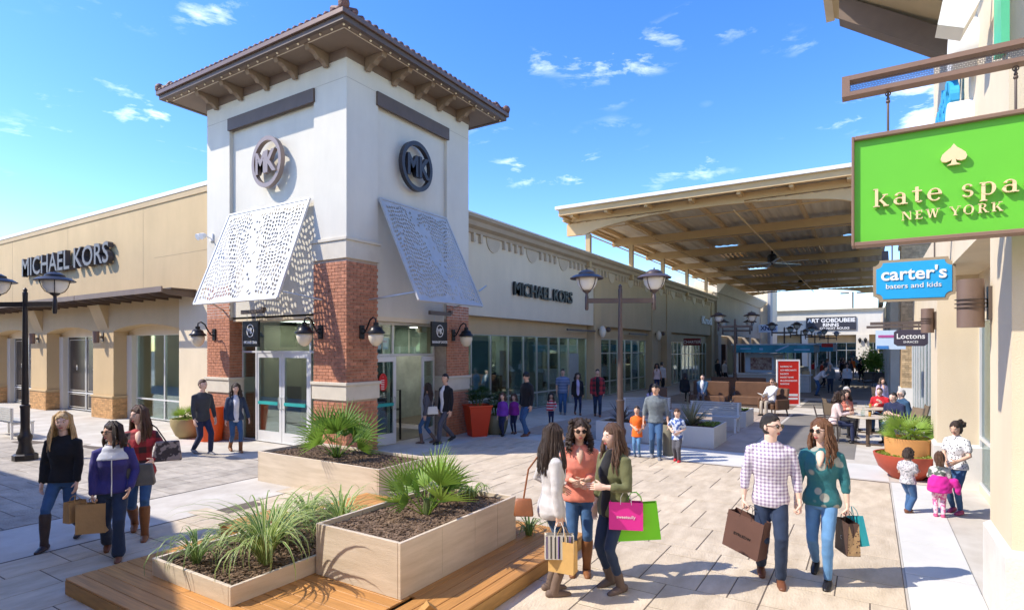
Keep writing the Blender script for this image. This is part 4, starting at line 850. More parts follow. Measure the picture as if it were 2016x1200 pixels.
def serif(s, body, h, o, u, v, t, track=.1):
    x = 0; o = Vector(o); u = Vector(u)
    for ch in body: x += (glyph(s, ch, o+u*x*h, u, v, h, t)+track) if ch != ' ' else .55
    return x*h
KX = -4.0; G = thing('green_shop_sign', 'large lime green hanging sign with gold serif lettering and a spade', 'sign', (KX, -11.6, 3.8))
M('signgreen', (.13,.52,.035), .45, .03, 2); M('gold', (.78,.62,.36), .4, .05, 2)
y0, y1, z0, z1 = -12.25, -10.785, 3.375, 4.255
m = MB(); m.box(KX+.01, KX+.1, y0, y1, z0, z1); m.obj('panel', 'signgreen', G)
m = MB(); b_ = .045
m.box(KX-.03, KX+.12, y0, y1+b_*.0, z1-.0, z1+b_*.8); m.box(KX-.03, KX+.12, y0, y1, z0-b_*.8, z0); m.box(KX-.031, KX+.121, y1, y1+b_*.5, z0-b_*.8, z1+b_*.8); m.obj('sign_frame', 'brown_frame' if 'brown_frame' in MATS else M('brown_frame', (.24,.15,.105), .5, .06, 3), G, bevel=.006)
m = MB(); serif(m, 'kate spade', .152, (KX, -10.92, 3.66), (0,-1,0), (0,0,1), .03, .115); m.letters('letter', 'gold', G, (0,-1,0))
m = MB(); serif(m, 'NEW YORK', .088, (KX, -11.12, 3.525), (0,-1,0), (0,0,1), .018, .1); m.letters('letter', 'gold', G, (0,-1,0))
m = MB(); sp = []
for i in range(13): a = math.radians(-60+i*20); sp.append((.045+.045*math.cos(a)*1.0 if False else 0, 0))
pts = [(0,.17),(.02,.14),(.05,.115),(.075,.09),(.085,.06),(.075,.035),(.05,.028),(.025,.035),(.012,.045),(.018,.015),(.045,.0)]
sp = pts+[(-x, z) for x, z in pts[::-1]][:-1]
m.prism(sp, (KX, -11.47, 3.93), (0,-1,0), (0,0,1), (-1,0,0), .03); m.obj('spade_emblem', 'gold', G)
HB = thing('hanging_bracket', 'brown metal arm with mesh infill carrying the green sign', 'sign bracket', (KX, -11.6, 4.6))
m = MB(); xa = KX+.0
m.box(xa-.02, xa+.1, -12.4, -10.70, 4.79, 4.83); m.box(xa-.02, xa+.1, -12.4, -10.70, 4.655, 4.69); m.box(xa-.021, xa+.101, -10.75, -10.69, 4.654, 4.831); m.obj('arm_frame', 'brown_frame', HB)
m = MB()
for j in range(6):
    for i in range(72):
        y = -10.75-.022*i-(.011 if j % 2 else 0); z = 4.69+.0125+j*.0165
        if y > -12.35 and z < 4.785:
            P_ = [(xa+.03, y+.0105*math.cos(PI/3*q+PI/6), z+.0105*math.sin(PI/3*q+PI/6)) for q in range(6)]+[(xa+.03, y+.0062*math.cos(PI/3*q+PI/6), z+.0062*math.sin(PI/3*q+PI/6)) for q in range(6)]
            m.add(P_, [(q, (q+1) % 6, 6+(q+1) % 6, 6+q) for q in range(6)])
tag(m.obj('mesh_infill', M('meshgrey', (.14,.11,.11), .4, .05, metal=.4), HB), kind='stuff')
for y in (-11.03, -11.86):
    m = MB(); m.tube([(KX+.04, y, 4.63), (KX+.04, y, 4.29)], .009, 8); m.ball((KX+.04, y, 4.56), .017); m.ball((KX+.04, y, 4.585), .014); m.obj('hanger_rod', 'brown_metal', HB, True)
    m = MB(); kk = 14; m.tube([(KX+.04, y+.018*math.cos(2*PI*a/kk), 4.628+.018*math.sin(2*PI*a/kk)) for a in range(kk+1)], .005, 6); m.obj('ring', 'brown_metal', HB, True)
# ---------------- blue sign
CX_ = 1.2; CS = thing('blue_shop_sign', 'bright blue hanging sign with notched corners and white lettering', 'sign', (CX_, -11.47, 3.55))
def notched(w, h, r, k=6):
    P = []
    for (cx, cy, a0) in ((w, h, 270), (-w, h, 0), (-w, -h, 90), (w, -h, 180)):
        P += [(cx+r*math.cos(math.radians(a0-90*i/k)), cy+r*math.sin(math.radians(a0-90*i/k))) for i in range(k+1)]
    return P
m = MB(); m.prism(notched(.535, .335, .09), (CX_+.06, -11.475, 3.545), (0,-1,0), (0,0,1), (-1,0,0), .05); m.obj('sign_frame', M('frame_tan', (.33,.26,.17), .5, .06), CS)
m = MB(); m.prism(notched(.49, .29, .09), (CX_+.01, -11.475, 3.545), (0,-1,0), (0,0,1), (-1,0,0), .008); m.obj('panel', M('signblue', (.02,.36,.72), .45, .02), CS)
m = MB(); m.text("carter's", .2, (CX_, -11.475, 3.555), *EX[:2], None, .012, .02, 1.02); m.letters('letter', 'white', CS, (0,-1,0)); m = MB(); m.text('baters and kids', .078, (CX_, -11.475, 3.42), *EX[:2], None, .008, .006, 1.1); m.obj('lettering', 'white', CS)
m = MB(); m.box(CX_, CX_+.08, -12.0, -10.9, 4.2, 4.3); m.tube([(CX_+.03,-11.2,3.86),(CX_+.03,-11.2,4.2)], .012, 6); m.tube([(CX_+.03,-11.75,3.86),(CX_+.03,-11.75,4.2)], .012, 6); m.obj('bracket_arm', 'brown_metal', CS)
# wall-mounted blue letters on the near wall, seen edge-on
t = letters("carter's", (.95, -11.965, 5.75), ER, .75, 2.2, M('signblue2', (.05,.4,.75), .45, .02), 'blue wall letters seen almost edge on above the green sign', depth=.1, bold=.02)
t = letters('kids', (.5, -11.965, 5.15), ER, .4, .8, 'signblue2', 'smaller blue wall letters on a white drum under the bigger ones', depth=.1, bold=.01)
for (x, z, r, lb) in ((-1.0, 6.1, .33, 'white drum backing of the upper blue wall letters'), (-.7, 5.3, .26, 'white drum backing of the lower blue wall letters')):
    m = MB(); m.lathe([(r,0),(r,.22),(r*.96,.24),(0,.24)], n=28); m.xf(Matrix.Translation((x,-11.97,z)) @ Matrix.Rotation(-PI/2,4,'X')); tag(m.obj('sign_drum', 'white', None, True), lb, 'sign')
t = thing('flood_lamp', 'boxy white flood lamp high on the wall at the top right', 'lamp', (-2.2, -11.95, 6.1)); m = MB(); m.hexa([(-2.35,-11.72,5.75),(-2.05,-11.72,5.75),(-2.05,-11.5,5.85),(-2.35,-11.5,5.85),(-2.35,-11.85,6.0),(-2.05,-11.85,6.0),(-2.05,-11.55,6.12),(-2.35,-11.55,6.12)]); m.obj('lamp_head', 'white', t); m = MB(); m.beam((-2.2,-11.97,6.2), (-2.2,-11.75,6.0), .05, .05); m.obj('arm', 'white', t)
m = MB(); m.box(-3.1, -2.75, -11.96, -11.9, 5.2, 6.5); tag(m.obj('wall_panel', M('panel_green', (.1,.5,.25), .5)), 'pale green panel at the top right corner of the wall', 'sign')
# ---------------- Loctons sign
t = thing('oval_shop_sign', 'dark hanging sign with clipped corners in front of the tan brick pier', 'sign', (8, -11.75, 2.72)); cx, cz = -11.78, 2.74
P_ = [(-.36,-.15),(-.28,-.21),(.28,-.21),(.36,-.15),(.36,.15),(.28,.21),(-.28,.21),(-.36,.15)]
m = MB(); m.prism(P_, (8.03, cx, cz), (0,-1,0), (0,0,1), (-1,0,0), .05); m.obj('panel', M('dkpurple', (.055,.045,.065), .5), t, bevel=.006)
m = MB(); m.text('Loctons', .135, (7.975, cx, cz-.02), *EX[:2], None, .008, .016, 1.); m.text('SHRACES', .055, (7.975, cx, cz-.13), *EX[:2], None, .006, .006, 1.); m.obj('lettering', 'white', t)
m = MB(); m.box(8, 8.06, -12.35, -10.9, 3.08, 3.16); m.tube([(8.03,-11.6,2.95),(8.03,-11.6,3.1)], .012, 6); m.tube([(8.03,-11.95,2.95),(8.03,-11.95,3.1)], .012, 6); m.obj('bracket_arm', 'brown_metal', t)
t = thing('striped_shop_sign', 'pale blue hanging sign with a magenta stripe behind the dark clipped sign', 'sign', (12, -11.4, 2.8)); m = MB(); m.box(12, 12.06, -11.85, -11.05, 2.45, 3.05); m.obj('panel', M('paleblue', (.5,.62,.75), .5, .03), t); m = MB(); m.box(11.99, 12, -11.85, -11.12, 2.82, 2.9); m.obj('stripe', M('magenta', (.4,.08,.25), .5), t); m = MB(); m.box(11.99, 12, -11.4, -11.08, 2.46, 2.56); m.obj('patch', M('blue3', (.05,.2,.5), .5), t)
m = MB(); m.box(12, 12.06, -12.35, -10.8, 3.12, 3.2); m.obj('bracket_arm', 'brown_metal', t)
# ================================================================ OFF-FRAME BUILDING on the left, whose roof shades the lower left corner
OB = thing('neighbour_building', 'tan shop building left of the camera casting shade over the near left paving', 'building', (-14, 5, 0))
h = 6.0; poly = [(-9.33, 30), (-9.33, 2.2), (-10.95, -1.4), (-11.4, -4.6), (-11.4, -9.0), (-30, -9.0), (-30, 30)]
m = MB(); m.prism(poly, (0,0,0), (1,0,0), (0,1,0), (0,0,1), h); m.obj('walls', 'tan', OB); m = MB(); m.prism([(x+(.0 if x > -20 else 0), y) for x, y in poly], (0,0,h+.002), (1,0,0), (0,1,0), (0,0,1), .12); m.obj('coping', 'white', OB)

# ================================================================ STREET LAMPS
def street_lamp(loc, ang, label, metal='lampbronze'):
    t = thing('street_lamp', label, 'street lamp', loc, ang, 'two headed street lamps along the mall')
    m = MB(); m.lathe([(.2,0),(.2,.1),(.17,.12),(.165,.2),(.13,.3),(.115,.42),(.14,.5),(.14,.56),(.1,.62),(.085,.75),(.09,1.2),(.1,1.22),(.1,1.26),(.07,1.28),(.06,2.4),(.047,3.5),(.05,3.75),(.052,3.85),(.035,3.88),(.045,3.92),(.01,3.97)], n=20); m.obj('pole', metal, t, True, world=False)
    m = MB(); m.lathe([(.205,0),(.24,0),(.24,.13),(.2,.16)], n=8); m.obj('base', metal, t, world=False)
    m = MB(); m.box(-.78, .78, -.035, .035, 3.53, 3.64); m.obj('cross_arm', metal, t, world=False)
    for s_ in (-1, 1):
        x = s_*.78; m = MB(); m.lathe([(.03,3.36),(.045,3.4),(.045,3.68),(.035,3.7),(.035,3.76),(.09,3.8),(.11,3.83)], (x,0,0), 16); m.obj('lamp_stem', metal, t, True, world=False)
        m = MB(); m.lathe([(.1,3.83),(.16,3.87),(.22,3.96),(.255,4.08),(.26,4.13)], (x,0,0), 24); m.obj('globe', 'lampglass', t, 2, world=False)
        m = MB(); m.lathe([(.39,4.1),(.4,4.115),(.3,4.18),(.2,4.2),(.19,4.25),(.1,4.3),(.02,4.31),(.015,4.35)], (x,0,0), 28, False); m.lathe([(.39,4.1),(.25,4.13)], (x,0,0), 28, False); m.obj('lamp_hood', metal, t, True, world=False)
        for k in range(4):
            a = PI/4+k*PI/2; m = MB(); m.tube([(x+r*math.cos(a), r*math.sin(a), z) for r, z in ((.11,3.83),(.18,3.87),(.24,3.97),(.27,4.08),(.28,4.13))], .009, 5); m.obj('cage_rib', metal, t, world=False)
    return t
M('lampbronze', (.12,.09,.08), .4, .12, 3, metal=.35); M('lampblack', (.035,.03,.03), .4, .12, 3, metal=.35)
SL = street_lamp((2.91, -5.94, 0), math.radians(118), 'tall bronze street lamp rising behind the three chatting women')
s2 = street_lamp((-4.77, 4.95, 0), math.radians(-66), 'black street lamp at the left edge with its arms over the walkway', 'lampblack'); s2.scale = (.96,.96,.96)
for (x, y, lb) in ((20.5, -5.15, 'street lamp standing behind the brown sofas'), (27.5, -3.9, 'street lamp just left of the kiosk roof'), (33.5, -5.9, 'street lamp over the middle of the kiosk'), (41.5, -6.2, 'small distant street lamp left of the black name board'), (49.5, -6.6, 'small distant street lamp before the black name board'), (58, -7.2, 'farthest tiny street lamp before the cream store')):
    c = copy_tree(SL); c.location = (x, y, 0); c['label'] = lb; c.rotation_euler.z = math.radians(105)
# ================================================================ DECK AND PLANTERS
M('wood', (.5,.24,.07), .5, .25, 3.2, .15, 40, stretch=(.6, 14, 14), rnd=.1); M('woodx', (.5,.24,.07), .5, .25, 3.2, .15, 40, stretch=(14, .6, 14), rnd=.1); M('wood_fascia', (.42,.23,.07), .55, .2, 3, stretch=(1,1,8))
M('travertine', (.58,.48,.355), .7, .1, 2.0, .25, 30, stretch=(.8, .8, 7), col2=(.68,.58,.46), rnd=.04); M('mulch', (.1,.058,.035), .95, .6, 30, .8, 60); M('soil', (.04,.025,.015), .95, .3, 8, .5, 30)
DK = thing('wooden_deck', 'low honey coloured timber deck that carries the two stone planters', 'deck', (-5.4, -6, 0))
dx0, dx1, dy0, dy1, dz = -7.33, -3.3, -7.91, -4.1, .17
m = MB(); m.box(dx0+.05, dx1-.05, dy0+.05, dy1-.05, .0, .12); m.obj('frame', 'brown', DK)
for (a, b, c, d) in ((dx0, dx0+.03, dy0, dy1), (dx1-.03, dx1, dy0, dy1), (dx0+.03, dx1-.03, dy0, dy0+.03), (dx0+.03, dx1-.03, dy1-.03, dy1)): m = MB(); m.box(a, b, c, d, .015, dz-.024); m.obj('fascia_board', 'wood_fascia', DK)
bw = .138
x = dx0
while x < -5.95:
    m = MB(); m.box(x+.003, x+bw-.003, -7.3, dy1, dz-.022, dz); m.obj('plank', 'woodx', DK, bevel=.004); x += bw
y = dy0
while y < dy1-.01:
    a = dx0 if y+bw <= -7.29 else x
    m = MB(); m.box(a+.002, dx1, y+.003, min(y+bw-.003, dy1), dz-.0215, dz-.0005); m.obj('plank', 'wood', DK, bevel=.004); y += bw
m = MB(); m.box(-5.75, -5.0, -4.5, -4.15, .17, .29); m.box(-5.77,-4.98,-4.52,-4.13,.29,.32); tag(m.obj('wooden_step', 'wood_fascia', bevel=.006), 'small honey coloured timber step behind the grasses', 'step')
t = MB(); t.prism([(0,0),(.16,0),(.08,.07)], (-6.05,-7.62,.171), (.8,-.6,0), (0,0,1), (.6,.8,0), .1); tag(t.obj('wooden_wedge', 'wood_fascia'), 'small dark wooden wedge on the deck at the bottom of the photo', 'wedge')
chip_rn = random.Random(11)
def planter(x0, x1, y0, y1, z0, z1, name, label, mat='travertine', wall=.035, fill=.05, joints=(), chips=1500):
    t = thing(name, label, 'planter', ((x0+x1)/2, (y0+y1)/2, z0))
    # side slabs, split at the joints on the long faces
    def slabs(a0, a1, mk):
        cuts = [a0]+[a0+(a1-a0)*j for j in joints]+[a1]
        for p, q in zip(cuts[:-1], cuts[1:]): mk(p+.0012, q-.0012)
    slabs(x0, x1, lambda p, q: MB().box(p, q, y0, y0+wall, z0, z1).obj('side_slab', mat, t, bevel=.003)); slabs(x0, x1, lambda p, q: MB().box(p, q, y1-wall, y1, z0, z1).obj('side_slab', mat, t, bevel=.003))
    MB().box(x0, x0+wall, y0+wall+.001, y1-wall-.001, z0, z1).obj('side_slab', mat, t, bevel=.003); MB().box(x1-wall, x1, y0+wall+.001, y1-wall-.001, z0, z1).obj('side_slab', mat, t, bevel=.003)
    MB().box(x0+wall, x1-wall, y0+wall, y1-wall, z0+.01, z1-fill-.015).obj('soil', 'soil', t)
    m = MB()
    for _ in range(chips):
        x = chip_rn.uniform(x0+wall+.01, x1-wall-.01); y = chip_rn.uniform(y0+wall+.01, y1-wall-.01); z = z1-fill-.012+chip_rn.uniform(0,.014); a = chip_rn.uniform(0, PI); l_ = chip_rn.uniform(.012,.034); w_ = chip_rn.uniform(.005,.011)
        c_, s_ = math.cos(a), math.sin(a); tl = chip_rn.uniform(-.3,.3)*l_
        p = [Vector((x-c_*l_+s_*w_, y-s_*l_-c_*w_, z-tl)), Vector((x+c_*l_+s_*w_, y+s_*l_-c_*w_, z+tl)), Vector((x+c_*l_-s_*w_, y+s_*l_+c_*w_, z+tl)), Vector((x-c_*l_-s_*w_, y-s_*l_+c_*w_, z-tl))]
        e = Vector((0,0,.006)); m.add([q-e for q in p]+[q+e for q in p], [(4,5,6,7),(0,1,5,4),(1,2,6,5),(2,3,7,6),(3,0,4,7)])
    tag(m.obj('mulch', M('chips', (.13,.08,.05), .95, .6, 14, col2=(.3,.2,.13), detail=3), t), kind='stuff')
    return t
planter(-6.83, -4.55, -6.1, -4.75, .17, .345, 'stone_planter', 'low pale stone planter full of striped grasses on the deck', fill=.045, chips=3000)
planter(-5.93, -3.93, -7.28, -6.125, .17, .685, 'stone_planter', 'tall pale stone planter with a fan palm at the deck edge', joints=(.3, .58, .8), fill=.05, chips=4200)
planter(-3.25, -2.0, -4.32, -1.2, 0, .55, 'stone_planter', 'pale stone planter with a fan palm before the tower corner', fill=.05, chips=4500)
M('white_planter', (.62,.62,.6), .5, .05, 2)
for a in ((4.75, 6.2, -7.65, -5.65, 0, .52, 'white_planter', 'white box planter behind the father, with a spiky agave and a yellow patch'), (9.2, 10.6, -7.62, -6.6, 0, .5, 'white_planter', 'grey white box planter in front of the brown armchair'), (4.55, 5.6, -5.75, -4.6, 0, .52, 'white_planter', 'pale box planter just left of the bronze street lamp')):
    planter(*a[:7], a[7], mat='white_planter', fill=.04, chips=500)
# round and tapered pots
def pot(name, label, loc, prof, mat, n=28, soilz=None, sr=None, rz=0., smooth=True):
    t = thing(name, label, 'plant pot', loc, rz); m = MB(); m.lathe(prof, n=n, cap=False); m.lathe([(prof[0][0],0),(0.001,0)], n=n, cap=False)
    r, z = prof[-1]; m.lathe([(r,z),(r-.03,z+.0),(r-.035,z-.06)], n=n, cap=False); m.obj('pot_body', mat, t, smooth, world=False)
    m = MB(); m.lathe([(r-.03,z-.06),(.001,z-.045)], n=n, cap=False); m.obj('soil', 'mulch', t, world=False); return t
M('redplastic', (.55,.045,.012), .35, .05, 2, spec=.5); M('orangeplastic', (.75,.09,.012), .35, .05, 2); M('tanpot', (.34,.27,.13), .6, .1, 3); M('greenpot', (.17,.17,.11), .6, .12, 3); M('terra', (.42,.075,.04), .55, .12, 3); M('terra2', (.62,.3,.1), .6, .1, 3)
pot('square_pot', 'big glossy red square tapered pot before the rightmost brick pier', (3.45, -1.45, 0), [(.3,0),(.31,.02),(.46,.82),(.49,.84),(.49,.88)], 'redplastic', 4, rz=math.radians(10), smooth=False)
pot('round_pot', 'round olive grey pot between the red pot and the purple girls', (4.05, -1.7, 0), [(.22,0),(.28,.06),(.34,.3),(.35,.5),(.32,.56)], 'greenpot')
pot('square_pot', 'tall orange tapered pot against the brick pier behind the man in grey', (-1.05, 4.1, 0), [(.26,0),(.27,.02),(.36,.86),(.37,.88),(.37,.92)], 'orangeplastic', 24)
pot('bowl_pot', 'tan bowl shaped pot under the left shop window', (-1.1, 5.15, 0), [(.2,0),(.3,.08),(.42,.35),(.43,.5),(.42,.54)], 'tanpot')
rb_ = pot('bowl_pot', 'wide terracotta red bowl pot beside the children', (3.45, -11.5, 0), [(.26,0),(.29,.04),(.47,.2),(.545,.4),(.555,.46)], 'terra', 36)
pot('round_pot', 'ochre drum pot with the bushy palm standing behind the red bowl', (3.7, -11.53, .3), [(.36,0),(.38,.02),(.4,.4),(.4,.44)], 'terra2', 36)
# ================================================================ FURNITURE
def slat_bench(loc, rz, label, L_=1.6, back=True):
    t = thing('slat_bench', label, 'bench', loc, rz)
    for x in (-L_/2+.08, L_/2-.08): m = MB(); m.box(x-.03,x+.03,-.25,-.2,0,.45); m.box(x-.03,x+.03,.2,.25,0,.85 if back else .45); m.box(x-.028,x+.028,-.24,.24,.39,.43); m.obj('leg', 'alu_w', t, world=False)
    for k in range(6): m = MB(); m.box(-L_/2, L_/2, -.25+.085*k, -.19+.085*k, .44, .465); m.obj('seat_slat', M('slatgrey', (.5,.5,.48), .5, .06), t, world=False)
    if back:
        for k in range(6): m = MB(); m.box(-L_/2, L_/2, .255, .28, .5+.062*k, .55+.062*k); m.obj('back_slat', 'slatgrey', t, world=False)
    return t
slat_bench((8.0, -6.9, 0), math.radians(-90), 'grey slatted bench behind the white agave planter', 1.5); slat_bench((8.4, -4.75, 0), math.radians(-60), 'grey slatted bench under the seated woman in lavender', 1.6)
slat_bench((-3.6, 9.7, 0), math.radians(90), 'pale slatted bench cut by the left edge of the photo', 1.9)
def armchair(loc, rz, label, w=.75):
    t = thing('armchair', label, 'armchair', loc, rz); m = MB(); m.box(-.35,.35,-w/2+.1,w/2-.1,.24,.45); m.obj('seat', 'sofabrown', t, bevel=.03, world=False)
    m = MB(); m.hexa([(-.4,-w/2+.06,.24),(-.28,-w/2+.06,.24),(-.28,w/2-.06,.24),(-.4,w/2-.06,.24),(-.55,-w/2+.06,1.0),(-.42,-w/2+.06,1.0),(-.42,w/2-.06,1.0),(-.55,w/2-.06,1.0)]); m.obj('backrest', 'sofabrown', t, bevel=.03, world=False)
    for s_ in (-1,1): m = MB(); m.box(-.38,.33,s_*w/2-.05,s_*w/2+.05,.24,.62); m.obj('armrest', 'sofabrown', t, bevel=.03, world=False)
    for x in (-.33,.3):
        for s_ in (-1,1): m = MB(); m.tube([(x,s_*(w/2-.06),.24),(x*1.15,s_*(w/2-.04),0)], [.03,.018], 6); m.obj('leg', 'brown', t, world=False)
    return t
M('sofabrown', (.13,.065,.035), .6, .15, 4, .1, 50)
armchair((13.3, -7.85, 0), math.radians(150), 'brown armchair under the man reading, in front of the red board')
def sofa(x, y0, y1, face, label):
    t = thing('sofa', label, 'sofa', (x, (y0+y1)/2, 0)); n = max(1, round((y1-y0)/1.5)); s_ = face
    for k in range(n):
        a = y0+(y1-y0)*k/n+.01; b = y0+(y1-y0)*(k+1)/n-.01
        m = MB(); m.box(x-s_*.75, x-s_*.05, a, b, .12, .46); m.obj('seat_cushion', 'sofabrown', t, bevel=.03); m = MB(); m.box(x-s_*.05, x+s_*.12, a, b, .12, 1.05); m.obj('back_cushion', 'sofabrown', t, bevel=.03)
    m = MB(); m.box(x-.7, x+.1, y0+.05, y1-.05, 0, .12); m.obj('plinth', 'brown', t); return t
sofa(16.6, -7.6, -5.9, 1, 'long brown banquette sofa right of the lamp post, facing the camera'); sofa(16.2, -5.75, -4.2, 1, 'brown banquette sofa with the man in the blue suit')
armchair((11.3, -4.2, 0), math.radians(200), 'brown rounded tub chair behind the slatted bench')
sofa(20.5, -6.6, -4.0, -1, 'low brown sofa turned away behind the banquette')
# tables and chairs
def table(loc, label, r=.48, h=.74):
    t = thing('cafe_table', label, 'table', loc); m = MB(); m.lathe([(r,h-.03),(r+.005,h-.015),(r,h)], n=32); m.obj('table_top', M('tabletop', (.55,.47,.36), .4, .1, 6), t, world=False)
    m = MB(); m.tube([(0,0,.03),(0,0,h-.03)], .045, 10); m.obj('pedestal', 'brown', t, world=False); m = MB(); m.box(-.3,.3,-.035,.035,0,.035); m.box(-.035,.035,-.3,-.036,0,.034); m.box(-.035,.035,.036,.3,0,.034); m.obj('foot', 'brown', t, world=False); return t
table((7.45, -10.85, 0), 'nearer round cafe table with plates and glasses'); table((9.9, -10.9, 0), 'farther round cafe table crowded with dishes')
rn = random.Random(3)
k = 0
for (cx, cy) in ((7.45,-10.85),(9.9,-10.9)):
    far = cx > 8
    for lb, rr in (('white', 0),('green', 1),('amber', 2)):
        a = rn.uniform(0, 2*PI); r = rn.uniform(.05,.25); m = MB(); m.lathe([(.03,0),(.035,.1),(.034,.11)] if rr else [(.05,0),(.1,.015),(.11,.02)], n=14); o_ = m.obj('glass' if rr else 'plate', 'lampglass' if rr == 0 else ('glass_clear' if rr == 1 else M('amber', (.55,.3,.06), .3)), None, True); o_.location = (cx+r*math.cos(a), cy+r*math.sin(a), .742)
        tag(o_, ('white dinner plate' if rr == 0 else 'clear water glass' if rr == 1 else 'amber drink glass')+(' on the farther cafe table' if far else ' on the nearer cafe table'), 'plate' if rr == 0 else 'glass')
m = MB(); m.lathe([(.04,0),(.045,.16),(.02,.2),(.02,.24)], n=12); o_ = tag(m.obj('bottle', 'glass_clear', None, True), 'clear bottle on the nearer cafe table', 'bottle'); o_.location = (7.3,-10.75,.742)
def chair(loc, rz, label):
    t = thing('cafe_chair', label, 'chair', loc, rz, 'metal chairs at the cafe tables')
    m = MB(); m.box(-.22,.22,-.22,.22,.43,.455); m.obj('seat', 'chairgrey', t, bevel=.008, world=False); m = MB(); m.hexa([(-.24,-.22,.55),(-.22,-.22,.55),(-.22,.22,.55),(-.24,.22,.55),(-.33,-.21,.92),(-.31,-.21,.92),(-.31,.21,.92),(-.33,.21,.92)]); m.obj('backrest', M('chairback', (.2,.15,.1), .6, .1), t, world=False)
    for s_ in (-1,1):
        m = MB(); m.tube([(-.24,s_*.23,0),(-.22,s_*.23,.45),(-.33,s_*.22,.93)], .014, 6); m.obj('leg', 'chairgrey', t, world=False); m = MB(); m.tube([(.24,s_*.24,0),(.22,s_*.24,.45),(.2,s_*.25,.66),(-.02,s_*.25,.68),(-.27,s_*.24,.66)], .014, 6); m.obj('leg', 'chairgrey', t, world=False)
    return t
M('chairgrey', (.12,.1,.09), .4, .1, metal=.4)
CH = [((7.55, -9.95, 0), -85, 'metal cafe chair with a brown back under the woman in pale pink'), ((8.4,-11.7,0), 120, 'metal cafe chair under the man in the navy shirt'), ((9.0,-10.1,0), -30, 'metal cafe chair of the curly haired woman'), ((10.5,-10.0,0), -70, 'metal cafe chair of the white haired guest'), ((10.8,-11.3,0), 160, 'metal cafe chair of the guest in red'), ((9.3,-11.9,0), 100, 'metal cafe chair of the man in the blue jacket'), ((6.6,-11.75,0), 60, 'empty metal cafe chair behind the ochre pot')]
for l_, a, lb in CH: chair(l_, math.radians(a), lb)
# ---------------- kiosk and red board
KS = thing('kiosk', 'snack kiosk with a teal banded roof and white counters', 'kiosk', (29, -6, 0)); M('tealroof', (.01,.2,.34), .45, .3, 1.2, col2=(.04,.42,.6)); 
m = MB(); m.box(26.6, 31, -8.2, -3.9, 2.25, 2.7); m.obj('roof_band', 'tealroof', KS); m = MB(); m.box(26.5, 31.1, -8.3, -3.8, 2.7, 2.76); m.obj('roof_edge', 'paleblue', KS)
m = MB()
for (a, b, c, d) in ((-4.3,-4.9,2.45,2.52), (-5.35,-5.55,2.4,2.52), (-7.2,-8.0,2.38,2.46)): m.box(26.59, 26.6, b, a, c, d)
m.prism([(0,0),(.1,-.06),(.75,.25),(.7,.32)], (26.6,-6.2,2.38), (0,-1,0), (0,0,1), (-1,0,0), .01); m.obj('roof_graphic', M('graphicblue', (.25,.5,.75), .5), KS)
for y in (-4.1, -8.0):
    for x in (26.8, 30.8): m = MB(); m.box(x-.05,x+.05,y-.05,y+.05,0,2.25); m.obj('post', 'alu_w', KS)
m = MB(); m.box(26.5, 27.3, -8.0, -4.0, .0, .95); m.obj('counter', 'white_planter', KS); m = MB(); m.box(26.35, 27.4, -8.1, -3.9, .95, 1.02); m.obj('counter_top', 'alu_w', KS)
for z in (.2,.45,.7): m = MB(); m.box(26.46,26.5,-7.95,-4.05,z,z+.05); m.obj('counter_rail', 'alu', KS)
m = MB(); m.box(27.6, 27.7, -6.6, -4.4, 1.05, 2.2); m.obj('menu_wall', 'paleblue', KS); m = MB(); m.box(27.58,27.6,-5.9,-4.7,1.2,1.95); m.obj('menu_photo', M('menured', (.3,.02,.02), .5, .6, 6, col2=(.6,.5,.4)), KS); m = MB(); m.box(27.57,27.6,-6.5,-6.0,1.1,2.1); m.obj('menu_list', 'offwhite', KS)
m = MB(); m.box(26.7, 30.6, -8.0, -7.6, .0, 1.2); m.obj('side_counter', 'tan', KS)
K2 = thing('kiosk', 'second kiosk farther back with a bright blue and red roof edge', 'kiosk', (38, -7, 0)); m = MB(); m.box(36, 42, -8.7, -5.6, 2.3, 2.85); m.obj('roof_band', M('blue2', (.02,.3,.5), .5, .2, 2), K2); m = MB(); m.box(35.98, 36, -8.7, -8.0, 2.6, 2.85); m.obj('roof_panel', 'redprint', K2)
m = MB(); m.box(36.3, 41, -8.5, -6, 0, 1.1); m.obj('counter', 'stone', K2)
for y in (-5.8,-8.5): m = MB(); m.box(36.2,36.3,y-.05,y+.05,0,2.3); m.obj('post', 'alu_w', K2)
RS = thing('red_board', 'tall red information board with white writing and a white frame', 'board', (17.9, -7.85, 0)); fr = (Vector((.45,-.893,0)).normalized(), Vector((0,0,1)))
u = fr[0]; v = fr[1]; n = u.cross(v); c = Vector((17.9, -7.85, 0))
def slab(m, a0, a1, z0, z1, d0, d1): m.hexa([c+u*a0+n*d0+v*z0, c+u*a1+n*d0+v*z0, c+u*a1+n*d1+v*z0, c+u*a0+n*d1+v*z0, c+u*a0+n*d0+v*z1, c+u*a1+n*d0+v*z1, c+u*a1+n*d1+v*z1, c+u*a0+n*d1+v*z1]); return m
slab(MB(), -.44, .44, .05, 1.93, -.03, .03).obj('panel', M('boardred', (.62,.02,.012), .45, .03), RS)
m = MB(); slab(m, -.49, -.44, 0, 2, -.04, .04); slab(m, .44, .49, 0, 2, -.04, .04); slab(m, -.44, .44, 1.93, 2.0, -.039, .039); slab(m, -.44, .44, 0, .05, -.039, .039); m.obj('frame', 'white', RS)
m = MB(); rows = [('SHORING TO', 1.66), ('GOV MERCHANTS', 1.5), ('BANDETS', 1.34), ('BANDET NAME', 1.19), ('MULLERHANSHOPE', 1.04), ('FASHIONE', .9)]
for s_, z in rows: m.text(s_, .07, c-u*.34+v*z+n*.031, u, v, None, .004, .012, .85, align='LEFT')
